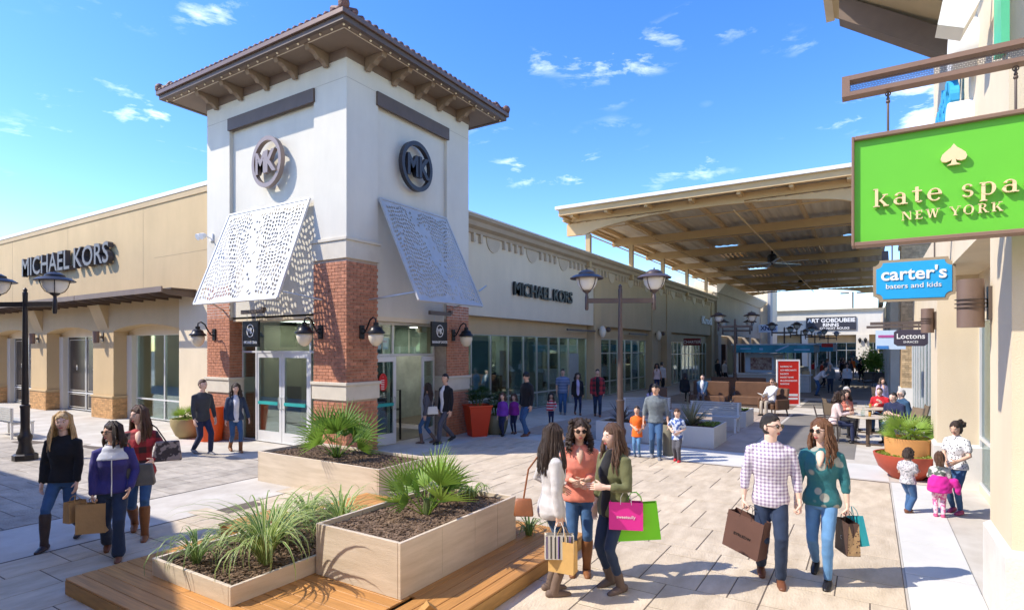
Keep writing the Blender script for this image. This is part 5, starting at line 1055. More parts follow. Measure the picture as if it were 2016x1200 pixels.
slab(m, -.3, .4, .4, .5, .03, .034); slab(m, -.3, .4, .25, .34, .03, .034); m.text('VIZE', .08, c-u*.3+v*.58+n*.031, u, v, None, .004, .012, .85, align='LEFT'); m.obj('lettering', 'white', RS)
# distant planters and seats
for (x, y, lb) in ((40, -10.9, 'far dark planter box with a bush right of the walkway'),):
    t = thing('dark_planter', lb, 'planter', (x, y, 0)); m = MB(); m.box(x-.6, x+1.2, y-1, y+.4, 0, .75); m.obj('box', 'brown', t)
t = thing('litter_bin', 'slim grey litter bin between the father and the boy in blue', 'bin', (3.35, -6.95, 0)); m = MB(); m.lathe([(.13,0),(.14,.02),(.14,.72),(.12,.76)], n=16); m.obj('body', M('bingrey', (.2,.19,.15), .5, .1), t, True, world=False); m = MB(); m.lathe([(.145,.72),(.15,.78),(.06,.86)], n=16); m.obj('lid', 'black', t, True, world=False)
# ================================================================ PLANTS
def leafmat(name, c1, c2, stripe=None, trans=.35, var=.2):
    m = bpy.data.materials.new(name); m.use_nodes = True; t = m.node_tree; b = t.nodes['Principled BSDF']; l = t.links.new
    b.inputs['Roughness'].default_value = .45; b.inputs['Specular IOR Level'].default_value = .4
    oi = N(t, 'ShaderNodeObjectInfo'); mx = N(t, 'ShaderNodeMixRGB'); mx.inputs[1].default_value = (*c1, 1); mx.inputs[2].default_value = (*c2, 1)
    tc = N(t, 'ShaderNodeTexCoord'); nz = N(t, 'ShaderNodeTexNoise'); nz.inputs['Scale'].default_value = 9; l(tc.outputs['Object'], nz.inputs[0])
    ad = N(t, 'ShaderNodeMath', operation='ADD'); l(oi.outputs['Random'], ad.inputs[0]); l(nz.outputs['Fac'], ad.inputs[1]); h = N(t, 'ShaderNodeMath', operation='MULTIPLY'); h.inputs[1].default_value = .55; l(ad.outputs[0], h.inputs[0]); l(h.outputs[0], mx.inputs[0]); src = mx.outputs[0]
    if stripe:
        uv = N(t, 'ShaderNodeUVMap'); sp = N(t, 'ShaderNodeSeparateXYZ'); l(uv.outputs[0], sp.inputs[0]); a = N(t, 'ShaderNodeMath', operation='SUBTRACT'); a.inputs[1].default_value = .5; l(sp.outputs[0], a.inputs[0])
        ab = N(t, 'ShaderNodeMath', operation='ABSOLUTE'); l(a.outputs[0], ab.inputs[0]); mr = N(t, 'ShaderNodeMapRange'); mr.inputs[1].default_value = .24; mr.inputs[2].default_value = .34; l(ab.outputs[0], mr.inputs[0])
        m2 = N(t, 'ShaderNodeMixRGB'); m2.inputs[2].default_value = (*stripe, 1); l(mr.outputs[0], m2.inputs[0]); l(src, m2.inputs[1]); src = m2.outputs[0]
    l(src, b.inputs['Base Color'])
    tr = N(t, 'ShaderNodeBsdfTranslucent'); l(src, tr.inputs[0]); ms = N(t, 'ShaderNodeMixShader'); ms.inputs[0].default_value = trans; l(b.outputs[0], ms.inputs[1]); l(tr.outputs[0], ms.inputs[2]); l(ms.outputs[0], t.nodes['Material Output'].inputs[0])
    MATS[name] = m; return m
leafmat('palm', (.09,.21,.025), (.22,.36,.055)); leafmat('palm_y', (.17,.32,.03), (.32,.45,.08)); leafmat('grass_s', (.1,.22,.035), (.2,.34,.06), (.62,.66,.3)); leafmat('grass_d', (.05,.14,.025), (.12,.22,.04), (.34,.42,.16)); leafmat('agave', (.1,.14,.09), (.2,.2,.11), (.42,.4,.28), .15); leafmat('agave_p', (.06,.05,.05), (.12,.1,.09), None, .1); leafmat('rhapis', (.012,.05,.012), (.035,.1,.025), None, .25); leafmat('lowgreen', (.15,.24,.03), (.3,.36,.05)); leafmat('dead', (.4,.3,.14), (.5,.4,.2))
M('stalk', (.12,.16,.05), .7, .2, 8)
def ribbon(pts, wid, side, fold=.25, name='leaf', mat='palm', uv=True):
    """tapered leaf ribbon with a shallow V section"""
    pts = [Vector(p) for p in pts]; side = Vector(side).normalized(); vs = []; fs = []; us = []
    k = len(pts)
    for i, p in enumerate(pts):
        d = (pts[min(i+1, k-1)]-pts[max(i-1, 0)]).normalized(); s_ = (side-d*side.dot(d)).normalized(); n = d.cross(s_); w = wid[i]
        vs += [p-s_*w+n*w*fold, p, p+s_*w+n*w*fold]
        if i: 
            b = 3*i; fs += [(b-3, b-2, b+1, b), (b-2, b-1, b+2, b+1)]
    return vs, fs
def leaf_mesh(L_, w, bend, seed, mat, n=9, tip=.08, name='leaf', base=.5):
    """blade rising from the origin, leaning to +x and arching over"""
    r = random.Random(seed); p = Vector((0,0,0)); ang = PI/2; pts = [p.copy()]; tw = r.uniform(-.25,.25)
    for i in range(n):
        ang -= bend*(i+1)/n/n*2*(.8+.4*r.random()); d = Vector((math.cos(ang), tw*(i/n)**2*.5, math.sin(ang))).normalized(); p = p+d*L_/n; pts.append(p.copy())
    wid = [w*(base+(1-base)*min(1, i/n*4))*(1-(i/n)**2.2)+.0005 for i in range(n+1)]
    vs, fs = ribbon(pts, wid, (0,1,0))
    me = bpy.data.meshes.new(name); me.from_pydata([tuple(v) for v in vs], [], fs); uvl = me.uv_layers.new(name='UVMap')
    for poly in me.polygons:
        for li, vi in zip(poly.loop_indices, poly.vertices): uvl.data[li].uv = ((vi % 3)/2, (vi//3)/n)
    me.shade_smooth(); me.materials.append(MATS[mat]); return me
def grass_clump(loc, label, mat, L_=.45, n=60, seed=0, w=.009, group=None, bend=(1.4, 3.2), lean=.5, spread=.05, name='grass_clump', cat='grass plant'):
    t = thing(name, label, cat, loc, 0, group); r = random.Random(seed)
    kinds = [leaf_mesh(L_*r.uniform(.75,1.15), w*r.uniform(.8,1.25), r.uniform(*bend), seed*31+i, mat) for i in range(7)]
    for i in range(n):
        a = r.uniform(0, 2*PI); ln = r.random()**.8*lean; s_ = r.uniform(.7,1.12)
        rr = r.random()*spread
        mt = Matrix.Translation((rr*math.cos(a), rr*math.sin(a), 0)) @ Matrix.Rotation(a+r.uniform(-.5,.5), 4, 'Z') @ Matrix.Rotation(ln, 4, 'Y') @ Matrix.Diagonal((s_, s_, s_, 1))
        inst('leaf', kinds[i % 7], t, mt)
    return t
def fan_frond(seed, mat, petiole=.35, R=.3, segs=12, span=2.2, droop=.25):
    r = random.Random(seed); m = MB(); pts = [Vector((0,0,0))]; ang = PI/2-.1; p = Vector((0,0,0))
    for i in range(5):
        p = p+Vector((math.cos(ang), 0, math.sin(ang)))*petiole/5; ang -= .035; pts.append(p.copy())
    m.tube(pts, [.009,.008,.006,.005,.005,.004], 5, cap=False)
    hub = pts[-1]; fw = Vector((math.cos(ang), 0, math.sin(ang))); up = Vector((-math.sin(ang), 0, math.cos(ang))); sd = Vector((0,1,0))
    for i in range(segs):
        th = -span/2+span*i/(segs-1); L2 = R*(.72+.28*math.cos(th*.75))*r.uniform(.93,1.05)
        d = (fw*math.cos(th)+sd*math.sin(th)+up*(.18*abs(math.sin(th))-.05)).normalized(); s_ = (sd*math.cos(th)-fw*math.sin(th)).normalized()
        P = []; q = hub.copy(); dd = d.copy()
        for k in range(6): P.append(q.copy()); q = q+dd*L2/5; dd = (dd+Vector((0,0,-droop*(k/5)**2*.35))).normalized()
        w = R*span/segs*.42; vs, fs = ribbon(P, [w*.12, w*.38, w*.42, w*.32, w*.17, .0005], s_, .3); m.add(vs, fs)
    me = bpy.data.meshes.new('frond'); me.from_pydata([tuple(v) for v in m.v], [], m.f); me.shade_smooth(); me.materials.append(MATS[mat]); return me
def fan_palm(loc, label, mat='palm', n=20, size=1., seed=1, low=1.15, petiole=.34, R=.3, group=None):
    t = thing('fan_palm', label, 'palm', loc, 0, group); r = random.Random(seed)
    kinds = [fan_frond(seed*7+i, mat, petiole*r.uniform(.8,1.2), R*r.uniform(.85,1.1)) for i in range(5)]
    for i in range(n):
        a = i*2.399+r.uniform(-.3,.3); u_ = (i+.5)/n; ln = .12+low*u_**.9+r.uniform(-.1,.1); s_ = size*r.uniform(.85,1.1)*(1-.12*u_)
        inst('frond', kinds[i % 5], t, Matrix.Rotation(a, 4, 'Z') @ Matrix.Translation((.03,0,0)) @ Matrix.Rotation(ln, 4, 'Y') @ Matrix.Rotation(r.uniform(-1.35,1.35), 4, 'Z') @ Matrix.Diagonal((s_, s_, s_, 1)))
    m = MB()
    for i in range(7): a = i*.9; m.tube([(.03*math.cos(a), .03*math.sin(a), -.02), (.02*math.cos(a+.4), .02*math.sin(a+.4), .16*size)], [.022,.012], 6)
    m.obj('stem', 'stalk', t, True, world=False)
    return t
fan_palm((-2.7, -2.72, .49), 'big fan palm in the planter before the tower corner', 'palm', 20, 1.16, 3, .9, .5, .48)
fan_palm((-4.95, -6.75, .62), 'bright green fan palm standing in the tall deck planter, left half of its pair', 'palm_y', 10, 1.1, 5, .75, .36, .4)
fan_palm((-4.7, -6.62, .62), 'darker fan palm in the tall deck planter, right half of its pair', 'palm', 10, 1., 9, .95, .34, .38)
fan_palm((3.7, -11.53, .68), 'bushy yellow green palm in the ochre drum pot', 'palm_y', 24, .88, 13, 1.1, .34, .42)
fan_palm((-1.1, 5.3, .48), 'small spiky palm in the tan bowl pot under the shop window', 'palm_y', 16, .85, 15, .8, .22, .32)
for (p, lb, mt, L_, n, sd, w) in (
    ((-6.6,-5.15,.3), 'leftmost striped grass, upright, at the left corner of the low planter', 'grass_d', .5, 46, 21, .008),
    ((-6.25,-5.75,.3), 'largest striped grass, arching over the front edge of the low planter', 'grass_s', .72, 110, 22, .011),
    ((-5.8,-5.3,.3), 'tall striped grass in the middle of the low planter', 'grass_s', .62, 70, 23, .011),
    ((-5.1,-5.55,.3), 'striped grass against the left side of the tall planter', 'grass_s', .58, 70, 24, .01),
    ((-5.15,-5.0,.3), 'fine striped grass at the back of the low planter', 'grass_s', .56, 55, 25, .009),
    ((-4.3,-6.45,.62), 'striped grass in the right back part of the tall planter', 'grass_s', .42, 60, 26, .009),
    ((-4.1,-6.75,.62), 'smaller striped grass at the right end of the tall planter', 'grass_s', .34, 40, 27, .009),
    ((-3.72,-7.35,.17), 'dark leaved tuft between the tall planter and the brown handbag', 'grass_d', .36, 26, 28, .011)):
    grass_clump(p, lb, mt, L_*1.36, int(n*1.15), sd, w*1.25)
for (p, lb, L_, n, sd, mt) in (((5.3,-6.95,.48), 'large spiky pale agave in the white planter behind the boy in blue', .78, 84, 41, 'agave'), ((9.7,-6.95,.46), 'small dark spiky agave in the box before the armchair', .6, 54, 42, 'agave_p'), ((5.0,-5.15,.48), 'dark spiky agave in the box left of the bronze street lamp', .62, 64, 43, 'agave_p')):
    grass_clump(p, lb, mt, L_, n, sd, .02, None, (.05,.35), 1.25, .02, 'agave', 'agave')
def lowplants(x0, x1, y0, y1, z, n, label, mat='lowgreen', seed=1):
    r = random.Random(seed); m = MB()
    for _ in range(n):
        x = r.uniform(x0, x1); y = r.uniform(y0, y1); a = r.uniform(0, 6.28); l_ = r.uniform(.03,.07); b = Vector((x, y, z)); d = Vector((math.cos(a), math.sin(a), r.uniform(.3,1.3))).normalized()*l_; s_ = d.cross(Vector((0,0,1))).normalized()*l_*.3
        m.add([b-s_*.2, b+d*.5-s_, b+d, b+d*.5+s_], [(0,1,2,3)])
    tag(m.obj('ground_cover', mat), label, 'ground cover', kind='stuff')
lowplants(5.2, 6.1, -7.55, -7.15, .49, 420, 'yellow green low plants in the white planter', 'lowgreen', 1); lowplants(9.8, 10.5, -7.5, -7.1, .47, 300, 'yellow green low plants in the box before the armchair', 'lowgreen', 2)
r_ = random.Random(5); m = MB()
for _ in range(700):
    a = r_.uniform(0, 6.28); r = r_.uniform(.3,.5); b = Vector((3.45+r*math.cos(a), -11.5+r*math.sin(a), .42)); d = Vector((r_.uniform(-1,1), r_.uniform(-1,1), r_.uniform(.4,1.4))).normalized()*.05; s_ = d.cross(Vector((0,0,1))).normalized()*.015; m.add([b, b+d*.5-s_, b+d, b+d*.5+s_], [(0,1,2,3)])
tag(m.obj('ground_cover', 'lowgreen'), 'yellow green ground cover round the rim of the red bowl', 'ground cover', kind='stuff')
r_ = random.Random(6); m = MB()
for _ in range(400):
    a = r_.uniform(0, 6.28); r = r_.uniform(.1,.44); b = Vector((-1.1+r*math.cos(a), 5.15+r*math.sin(a), .52)); d = Vector((math.cos(a), math.sin(a), r_.uniform(-.6,1))).normalized()*.07; s_ = d.cross(Vector((0,0,1))).normalized()*.012; m.add([b, b+d*.5-s_, b+d, b+d*.5+s_], [(0,1,2,3)])
tag(m.obj('ground_cover', 'lowgreen'), 'trailing greenery over the rim of the tan bowl pot', 'ground cover', kind='stuff')
def cane_palm(loc, label, h, n, seed):
    t = thing('lady_palm', label, 'palm', loc); r = random.Random(seed); kinds = [fan_frond(seed+i, 'rhapis', .16, .17, 8, 2.6, .6) for i in range(3)]; st = MB()
    for c in range(7):
        a = c*.9; x = .13*math.cos(a); y = .13*math.sin(a); hh = h*r.uniform(.55,1); lx = x*1.7; ly = y*1.7; st.tube([(x*.6,y*.6,0),(lx,ly,hh)], [.012,.008], 5)
        for k in range(n):
            f = .3+.7*k/n; inst('frond', kinds[(c+k) % 3], t, Matrix.Translation((x*.6+(lx-x*.6)*f, y*.6+(ly-y*.6)*f, hh*f)) @ Matrix.Rotation(r.uniform(0,6.28), 4, 'Z') @ Matrix.Rotation(r.uniform(.4,1.3), 4, 'Y'))
    st.obj('stem', 'stalk', t, True, world=False); return t
cane_palm((3.45,-1.45,.82), 'dark leafy palm growing from the big red pot', .5, 7, 61); cane_palm((4.05,-1.7,.5), 'dark leafy palm growing from the olive grey pot', .85, 8, 71)
grass_clump((4.05,-1.7,.5), 'short light grass at the rim of the olive grey pot', 'grass_s', .16, 40, 51, .006, None, (.5,1.4), .9, .22)
for (p, h, lb, sd) in (((40.3,-11.2,.7), 1.6, 'far green bush at the right side of the walkway', 81), ((43.5,-10.9,0), 2.2, 'far leafy shrub left of the dark planter box', 82)):
    t = thing('shrub', lb, 'shrub', p); m = MB(); r = random.Random(sd)
    for _ in range(900):
        q = Vector((r.gauss(0,.35), r.gauss(0,.35), h*.55+r.gauss(0,h*.22))); d = Vector((r.uniform(-1,1), r.uniform(-1,1), r.uniform(-1,1))).normalized()*.12; s_ = d.orthogonal().normalized()*.05; m.add([q, q+d-s_, q+d*1.6, q+d+s_], [(0,1,2,3)])
    m.obj('foliage', 'palm_y', t, world=False); m = MB(); m.tube([(0,0,0),(0,0,h*.6)], .04, 6); m.obj('stem', 'stalk', t, world=False)
# ================================================================ PEOPLE
M('skin', (.68,.42,.3), .5, .08, 9, .05, 60, spec=.35); M('skin_l', (.76,.51,.4), .5, .07, 9, .05, 60, spec=.35); M('skin_d', (.38,.2,.12), .5, .08, 9, .05, 60, spec=.35)
for n_, c_ in dict(hair_black=(.012,.009,.008), hair_dark=(.03,.016,.01), hair_brown=(.075,.035,.018), hair_auburn=(.12,.05,.02), hair_blonde=(.5,.33,.15), hair_grey=(.4,.38,.36)).items(): M(n_, c_, .42, .45, 5, .5, 30, spec=.5, stretch=(26,26,2), col2=tuple(min(1,q*2.0) for q in c_), detail=3)
def cloth(name, c, rough=.8, var=.14, metal=0): return M(name, c, rough, var, 7, .45, 11, sheen=.15, spec=.25, metal=metal)
for n_, c_ in dict(c_black=(.015,.015,.018), c_navy=(.02,.028,.075), c_fleece=(.045,.04,.19), c_yoke=(.6,.62,.68), c_jeans=(.045,.11,.24), c_jeansl=(.11,.25,.46), c_jeansd=(.02,.035,.075), c_denim=(.03,.05,.1), c_greyk=(.56,.54,.53), c_coral=(.75,.25,.18), c_olive=(.13,.135,.06), c_teal=(.01,.13,.15), c_char=(.05,.055,.065), c_white=(.72,.72,.75), c_purple=(.19,.045,.4), c_magenta=(.62,.02,.3), c_violet=(.28,.03,.32), c_blue=(.1,.15,.28), c_orange=(.85,.16,.02), c_grey=(.15,.18,.2), c_royal=(.02,.1,.5), c_red=(.5,.02,.03), c_lav=(.55,.48,.68), c_suit=(.03,.08,.16), c_beige=(.42,.37,.3), c_pinkw=(.72,.56,.54), c_burg=(.14,.015,.025), c_greyd=(.09,.09,.11), c_redor=(.62,.06,.02), c_cream=(.7,.64,.55)).items(): cloth(n_, c_)
M('boot_brown', (.22,.085,.03), .5, .2, 8, .2, 30); M('boot_dark', (.05,.035,.035), .45, .2, 8, .2, 30); M('boot_taupe', (.16,.11,.085), .75, .15, 8, .2, 30); M('shoe_brown', (.16,.06,.03), .45, .2, 8); M('shoe_black', (.015,.013,.014), .35, .2, 8); M('shoe_grey', (.2,.2,.22), .6, .2, 8); M('shoe_pink', (.5,.08,.2), .5, .2, 8)
patterned('plaid_l', (.72,.68,.74), (.27,.2,.32), 'check', 27); patterned('plaid_r', (.42,.02,.03), (.03,.01,.015), 'check', 5.5); patterned('stripe_r', (.5,.02,.04), (.7,.6,.62), 'stripe', 11); patterned('teal_p', (.3,.31,.27), (.012,.13,.15), 'print', 7); patterned('dots', (.06,.06,.07), (.75,.75,.76), 'print', 34); patterned('marl', (.55,.52,.53), (.25,.25,.27), 'blot', 45); patterned('pinkleg', (.8,.5,.58), (.65,.12,.3), 'blot', 20); patterned('boyblue', (.55,.62,.75), (.04,.1,.35), 'blot', 14); patterned('flower', (.62,.6,.55), (.1,.12,.1), 'blot', 18); patterned('tee_print', (.13,.16,.18), (.17,.2,.22), 'blot', 7); patterned('tee_blue', (.12,.17,.3), (.22,.28,.42), 'stripe', 9); patterned('tote_p', (.05,.04,.045), (.3,.25,.24), 'blot', 12)
M('eye_w', (.75,.72,.7), .3, .02); M('eye_d', (.02,.012,.01), .2, .02); M('lip', (.45,.12,.11), .4, .05); M('lens', (.01,.008,.008), .1, .02, spec=.8)
REMESH = []
def ik(a, b, l1, l2, hint):
    a = Vector(a); b = Vector(b); d = b-a; L_ = d.length
    if L_ > (l1+l2)*.995: b = a+d.normalized()*(l1+l2)*.995; d = b-a; L_ = d.length
    x = (l1*l1-l2*l2+L_*L_)/(2*L_); h = math.sqrt(max(0, l1*l1-x*x)); dn = d.normalized(); hv = Vector(hint); hv = (hv-dn*hv.dot(dn))
    hv = hv.normalized() if hv.length > 1e-4 else dn.orthogonal()
    return a+dn*x+hv*h, b
def head_mesh(m, c, k, R, female=False, nu=32, nv=24):
    """face looks along +x of rotation R; k scales a 0.235 m head"""
    vs = []; fs = []
    def P(u, v):
        x, y, z = math.cos(v)*math.cos(u), math.cos(v)*math.sin(u), math.sin(v)
        fx, fy_, fz = .097*x, .075*y, .118*z
        if z < .1: t = min(1, (.1-z)/1.0); fy_ *= 1-.3*t; fx = fx*(1-.1*t) if x > 0 else fx*(1-.42*t)
        if z > .3: fx *= 1-.03*z
        if x > 0:
            g = lambda cy, cz, sy, sz: math.exp(-((fy_-cy)/sy)**2-((fz-cz)/sz)**2)
            fx += .024*g(0,-.022,.011,.017)+.012*g(0,-.002,.009,.02)-.009*(g(.031,.008,.016,.012)+g(-.031,.008,.016,.012))+.006*g(0,.032,.045,.01)+.007*g(0,-.06,.02,.012)-.004*g(0,-.047,.02,.006)+.01*g(0,-.1,.025,.018)+.004*(g(.045,-.03,.015,.02)+g(-.045,-.03,.015,.02))
        return Vector((fx, fy_, fz))
    for j in range(1, nv):
        v = -PI/2+PI*j/nv
        for i in range(nu): vs.append(P(2*PI*i/nu, v))
    vs = [P(0,-PI/2)]+vs+[P(0,PI/2)]; e = len(vs)-1
    for i in range(nu): fs += [(0, 1+(i+1) % nu, 1+i), (e, e-nu+i, e-nu+(i+1) % nu)]
    for j in range(nv-2):
        for i in range(nu): fs.append((1+j*nu+i, 1+j*nu+(i+1) % nu, 1+(j+1)*nu+(i+1) % nu, 1+(j+1)*nu+i))
    T4 = Matrix.Translation(c) @ R @ Matrix.Scale(k, 4)
    m.add([T4 @ p for p in vs], fs)
    for s_ in (-1, 1):
        q = MB(); q.ball((-.008, s_*.076, -.005), (.016,.008,.028), 8, 6); m.add([T4 @ Vector(p) for p in q.v], q.f)
    return T4
def hand(m, w, d, pn, grip, k, side):
    """palm and five fingers; w wrist, d direction, pn palm normal, side = thumb side vector"""
    d = d.normalized(); pn = (pn-d*pn.dot(d)).normalized(); sd = side-d*side.dot(d)-pn*side.dot(pn); sd.normalize()
    m.tube([w-d*.02*k, w+d*.03*k, w+d*.085*k], [(.02*k,.03*k),(.015*k,.04*k),(.013*k,.039*k)], 10, ref=pn)
    for i, (o, L_) in enumerate(((.03,.075),(.01,.083),(-.011,.078),(-.03,.06))):
        p = w+d*.088*k+sd*o*k; a = 0; pts = [p-d*.015*k, p]; cur = (.22,.3,.25) if not grip else (1.1,1.25,.9)
        for s_, c_ in zip((.45,.32,.23), cur): a += c_; p = p+(d*math.cos(a)+pn*math.sin(a))*L_*k*s_; pts.append(p.copy())
        m.tube(pts, [.0088*k,.0088*k,.0082*k,.0072*k,.006*k], 7)
    p = w+d*.03*k+sd*.032*k; pts = [w+d*.012*k+sd*.015*k, p]; 
    for L_, f in ((.034,.75),(.028,.45)): p = p+(d*(1-f*.3)+sd*f+pn*(.4 if not grip else .9)).normalized()*L_*k; pts.append(p.copy())
    m.tube(pts, [.013*k,.0125*k,.0105*k,.008*k], 7)
def person(loc, yaw, h, label, top, bottom, shoes, hair='hair_dark', style='long', skin='skin', female=True, tier=1, look=0., tilt=0., sleeves=1., pose='stand', lh=None, rh=None, stride=.0, lf=None, rf=None, fit='slim', boots=0., inner=None, hem=None, open_=False, glasses=None, build=1., group=None, grip=(0,0), lean=0., yoke=None, child=False, headpitch=0., hairlen=.32, cap=None, vneck=None, hl=False):
    if vneck is None: vneck = female and not yoke and not child
    t = thing('person', label, 'person', (loc[0], loc[1], loc[2] if len(loc) > 2 else 0), yaw, group)
    HH = .255*h/1.75 if h > 1.45 else .235*(.55+.45*(h-.6)/.85) if h < 1.45 else .22
    if h <= 1.45: HH = .185+.03*(h-.9)/.5
    b = (h-HH)/1.515; kk = HH/.235; wb = b*build*(1.0 if h > 1.45 else 1.06)
    sit = pose == 'sit'; hz_ = .5 if sit else .925*b-(.012+abs(stride)*.05)*b
    if sit: hz_ = .53
    P0 = Vector((0,0,hz_)); up = Vector((math.sin(lean),0,math.cos(lean))); fw = Vector((math.cos(lean),0,-math.sin(lean))); Y = Vector((0,1,0))
    sh_w = (.165 if female else .19)*wb; hip_w = .082*wb
    neck = P0+up*.555*b; shz = .5*b
    seg = 14 if tier == 2 else 10
    near = tier == 2
    # ---- torso rings: (height, half width, half depth, forward)
    TR = [(-.09,.13,.105,0),(-.03,.165,.118,-.008),(.04,.162,.112,-.008),(.14,.128,.088,.0),(.22,.126,.09,.004),(.33,.15,.115,.018),(.4,.16,.11,.012),(.47,.155,.085,0),(.52,.1,.065,0),(.56,.055,.055,0)] if female else \
         [(-.09,.13,.105,0),(-.03,.155,.115,0),(.04,.152,.11,0),(.14,.145,.1,.0),(.24,.155,.105,.004),(.34,.175,.118,.01),(.42,.185,.118,.008),(.48,.175,.09,0),(.525,.115,.07,0),(.56,.06,.06,0)]
    if child: TR = [(z,w_*.86 if z > -.1 else w_,d_*.98,f_*.3) for z,w_,d_,f_ in TR]; sh_w *= .88
    def torso(m, z0, z1, e, scale=1., flare=0., fo=0., wsc=1.):
        pts = []; rad = []
        zs = sorted({z0, z1}|{q[0] for q in TR if z0 < q[0] < z1})
        for z in zs:
            for A, B in zip(TR[:-1], TR[1:]):
                if A[0] <= z <= B[0] or (A is TR[0] and z < A[0]): break
            f = max(-1, min(1, (z-A[0])/(B[0]-A[0]))); w_ = A[1]+(B[1]-A[1])*max(0,f); d_ = A[2]+(B[2]-A[2])*max(0,f); x_ = A[3]+(B[3]-A[3])*max(0,f)
            fl = flare*max(0, (.1-z)/.2)
            pts.append(P0+up*z*b+fw*(x_+fo)*b); rad.append(((w_*wsc*wb+e+fl), (d_*wb+e+fl*.7)))
        m.tube(pts, [(r[1], r[0]) for r in rad], seg+6, ref=fw, cap='end')
    # ---- legs
    hips = [P0+Y*s_*hip_w+up*(-.02*b) for s_ in (1,-1)]
    if sit: feet = [lf or (.42*b,.1*b,.085*b), rf or (.44*b,-.1*b,.085*b)]
    else: feet = [lf or (stride*.5*b,.085*b,.085*b+(0 if stride >= 0 else .05*b*min(1,abs(stride)*2))), rf or (-stride*.5*b,-.085*b,.085*b+(0 if stride <= 0 else .05*b*min(1,abs(stride)*2)))]
    feet = [Vector(f) for f in feet]; legs = []
    for hp, ft in zip(hips, feet):
        kn, an = ik(hp, ft, .435*b, .425*b, (1,0,.0) if not sit else (0,0,1)); legs.append((hp, kn, an))
    # ---- arms
    shs = [P0+up*shz+Y*s_*sh_w for s_ in (1,-1)]; hands = []
    dl = lh if lh is not None else (.04,.235,-.11); dr = rh if rh is not None else (.04,-.235,-.11)
    arms = []
    for s_, sh, tg in zip((1,-1), shs, (dl, dr)):
        T_ = P0+Vector((tg[0]*b, tg[1]*b, tg[2]*b)); el, wr = ik(sh, T_, .29*b, .255*b, (-.75, s_*.6, -.25)); arms.append((sh, el, wr))
    body = MB(); torso(body, -.09, .56, -.012)
    body.tube([neck-up*.05*b, neck+up*.03*b, neck+up*.09*b+fw*.01*b], [.058*kk*(.9 if female else 1.08), .05*kk*(.9 if female else 1.1), .052*kk*(.9 if female else 1.1)], seg)
    hc = P0+up*.59*b+fw*.022*b+Vector((0,0,.112*kk)); hc.z = h-.118*kk if not sit and abs(lean) < .05 and not headpitch else hc.z
    R = Matrix.Rotation(look, 4, 'Z') @ Matrix.Rotation(headpitch, 4, 'Y') @ Matrix.Rotation(tilt, 4, 'X')
    T4 = head_mesh(body, hc, kk, R, female, 32 if near else 16, 24 if near else 12)
    for (hp, kn, an) in legs: body.tube([hp, hp.lerp(kn,.5), kn, kn.lerp(an,.35), an], [r*wb for r in (.07,.06,.046,.044,.03)], 10)
    fw_xy = Vector((1,0,0))
    for s_, (sh, el, wr), g_ in zip((1,-1), arms, grip):
        body.tube([sh-Y*s_*.02, sh.lerp(el,.5), el, el.lerp(wr,.4), wr], [r*wb for r in (.045,.041,.036,.034,.022)], seg)
        d = (wr-el).normalized(); d = (d+Vector((0,0,-.5))).normalized() if g_ else d
        side = fw_xy if abs(d.z) > .6 else Vector((0,0,1)); pn = Vector((0,-s_,0)) if abs(d.z) > .6 else (Vector((0,-s_,-.2)))
        hk = kk*(.92 if female else 1.04)
        if tier >= 1: hand(body, wr, d, pn, g_, hk, side)
        else: body.tube([wr, wr+d*.12*hk], [.025*hk,.02*hk], 6)
    if vneck:
        ch = .135 if near else .13
        body.tube([P0+up*z*b+fw*x_*b for z, x_ in ((.545,.04),(.5,.09),(.46,ch-.02),(.42,ch+.004),(.385,ch+.004))], [(.022*wb, w_*wb) for w_ in (.035,.045,.042,.026,.008)], 10, ref=fw)
    ob = body.obj('body', skin, t, 2, world=False)
    # ---- trousers
    m = MB(); ease = {'slim':.01,'regular':.022,'flare':.014}[fit]
    if fit != 'none':
        torso(m, -.1, .1, .012)
        for (hp, kn, an) in legs:
            an2 = kn.lerp(an, .97 if not boots else .8); r0 = [.08,.073,.055,.053,.038]
            if fit == 'regular': r0 = [.08,.074,.06,.056,.048]
            if fit == 'flare': r0 = [.086,.08,.062,.058,.072]
            m.tube([hp+Vector((0,0,-.0)), hp.lerp(kn,.45), kn, kn.lerp(an2,.35), an2], [r*wb+ease*.4 for r in r0], seg+2)
        o_ = m.obj('trousers', bottom, t, 2, world=False); REMESH.append((o_, {2:.011,1:.017,0:.03}[tier], .003 if near else 0))
    # ---- top
    m = MB(); hm = hem if hem is not None else (-.06 if not open_ else -.08); e0 = .018 if not open_ else .03
    torso(m, hm, .5 if (vneck or hl) else .515, e0, flare=.03 if not open_ else .034)
    if sleeves > 0:
        for s_, (sh, el, wr) in zip((1,-1), arms):
            sl = sleeves; ex = .009 if not open_ else .015
            P_ = [sh-Y*s_*.045+up*.004, sh+Vector((0,0,-.01)), sh.lerp(el,.45)]
            rr = [.044*wb+ex, .054*wb+ex, .05*wb+ex]
            if sl > .5: P_ += [el]; rr += [.046*wb+ex]; P_ += [el.lerp(wr, (sl-.5)*2*.93)]; rr += [(.036*wb+ex)]
            else: P_[2] = sh.lerp(el, max(.3, sl*2*.9)); rr[2] = .056*wb+ex
            m.tube(P_, rr, seg)
    o_ = m.obj('jacket' if open_ else 'top', top, t, 2, world=False); REMESH.append((o_, {2:.0115,1:.017,0:.03}[tier], .0035 if near else 0))
    if yoke:
        m = MB(); torso(m, .385, .5, e0+.005); o_ = m.obj('yoke', yoke, t, 2, world=False); REMESH.append((o_, .012, .003))
        m = MB(); P_ = [P0+up*z*b+fw*((.115+.03+f_)*b*1.02) for z, f_ in ((-.06,.022),(.1,-.01),(.25,0),(.37,.012),(.45,-.02))]; m.tube(P_, .006, 6); m.obj('zip', 'white', t, True, world=False)
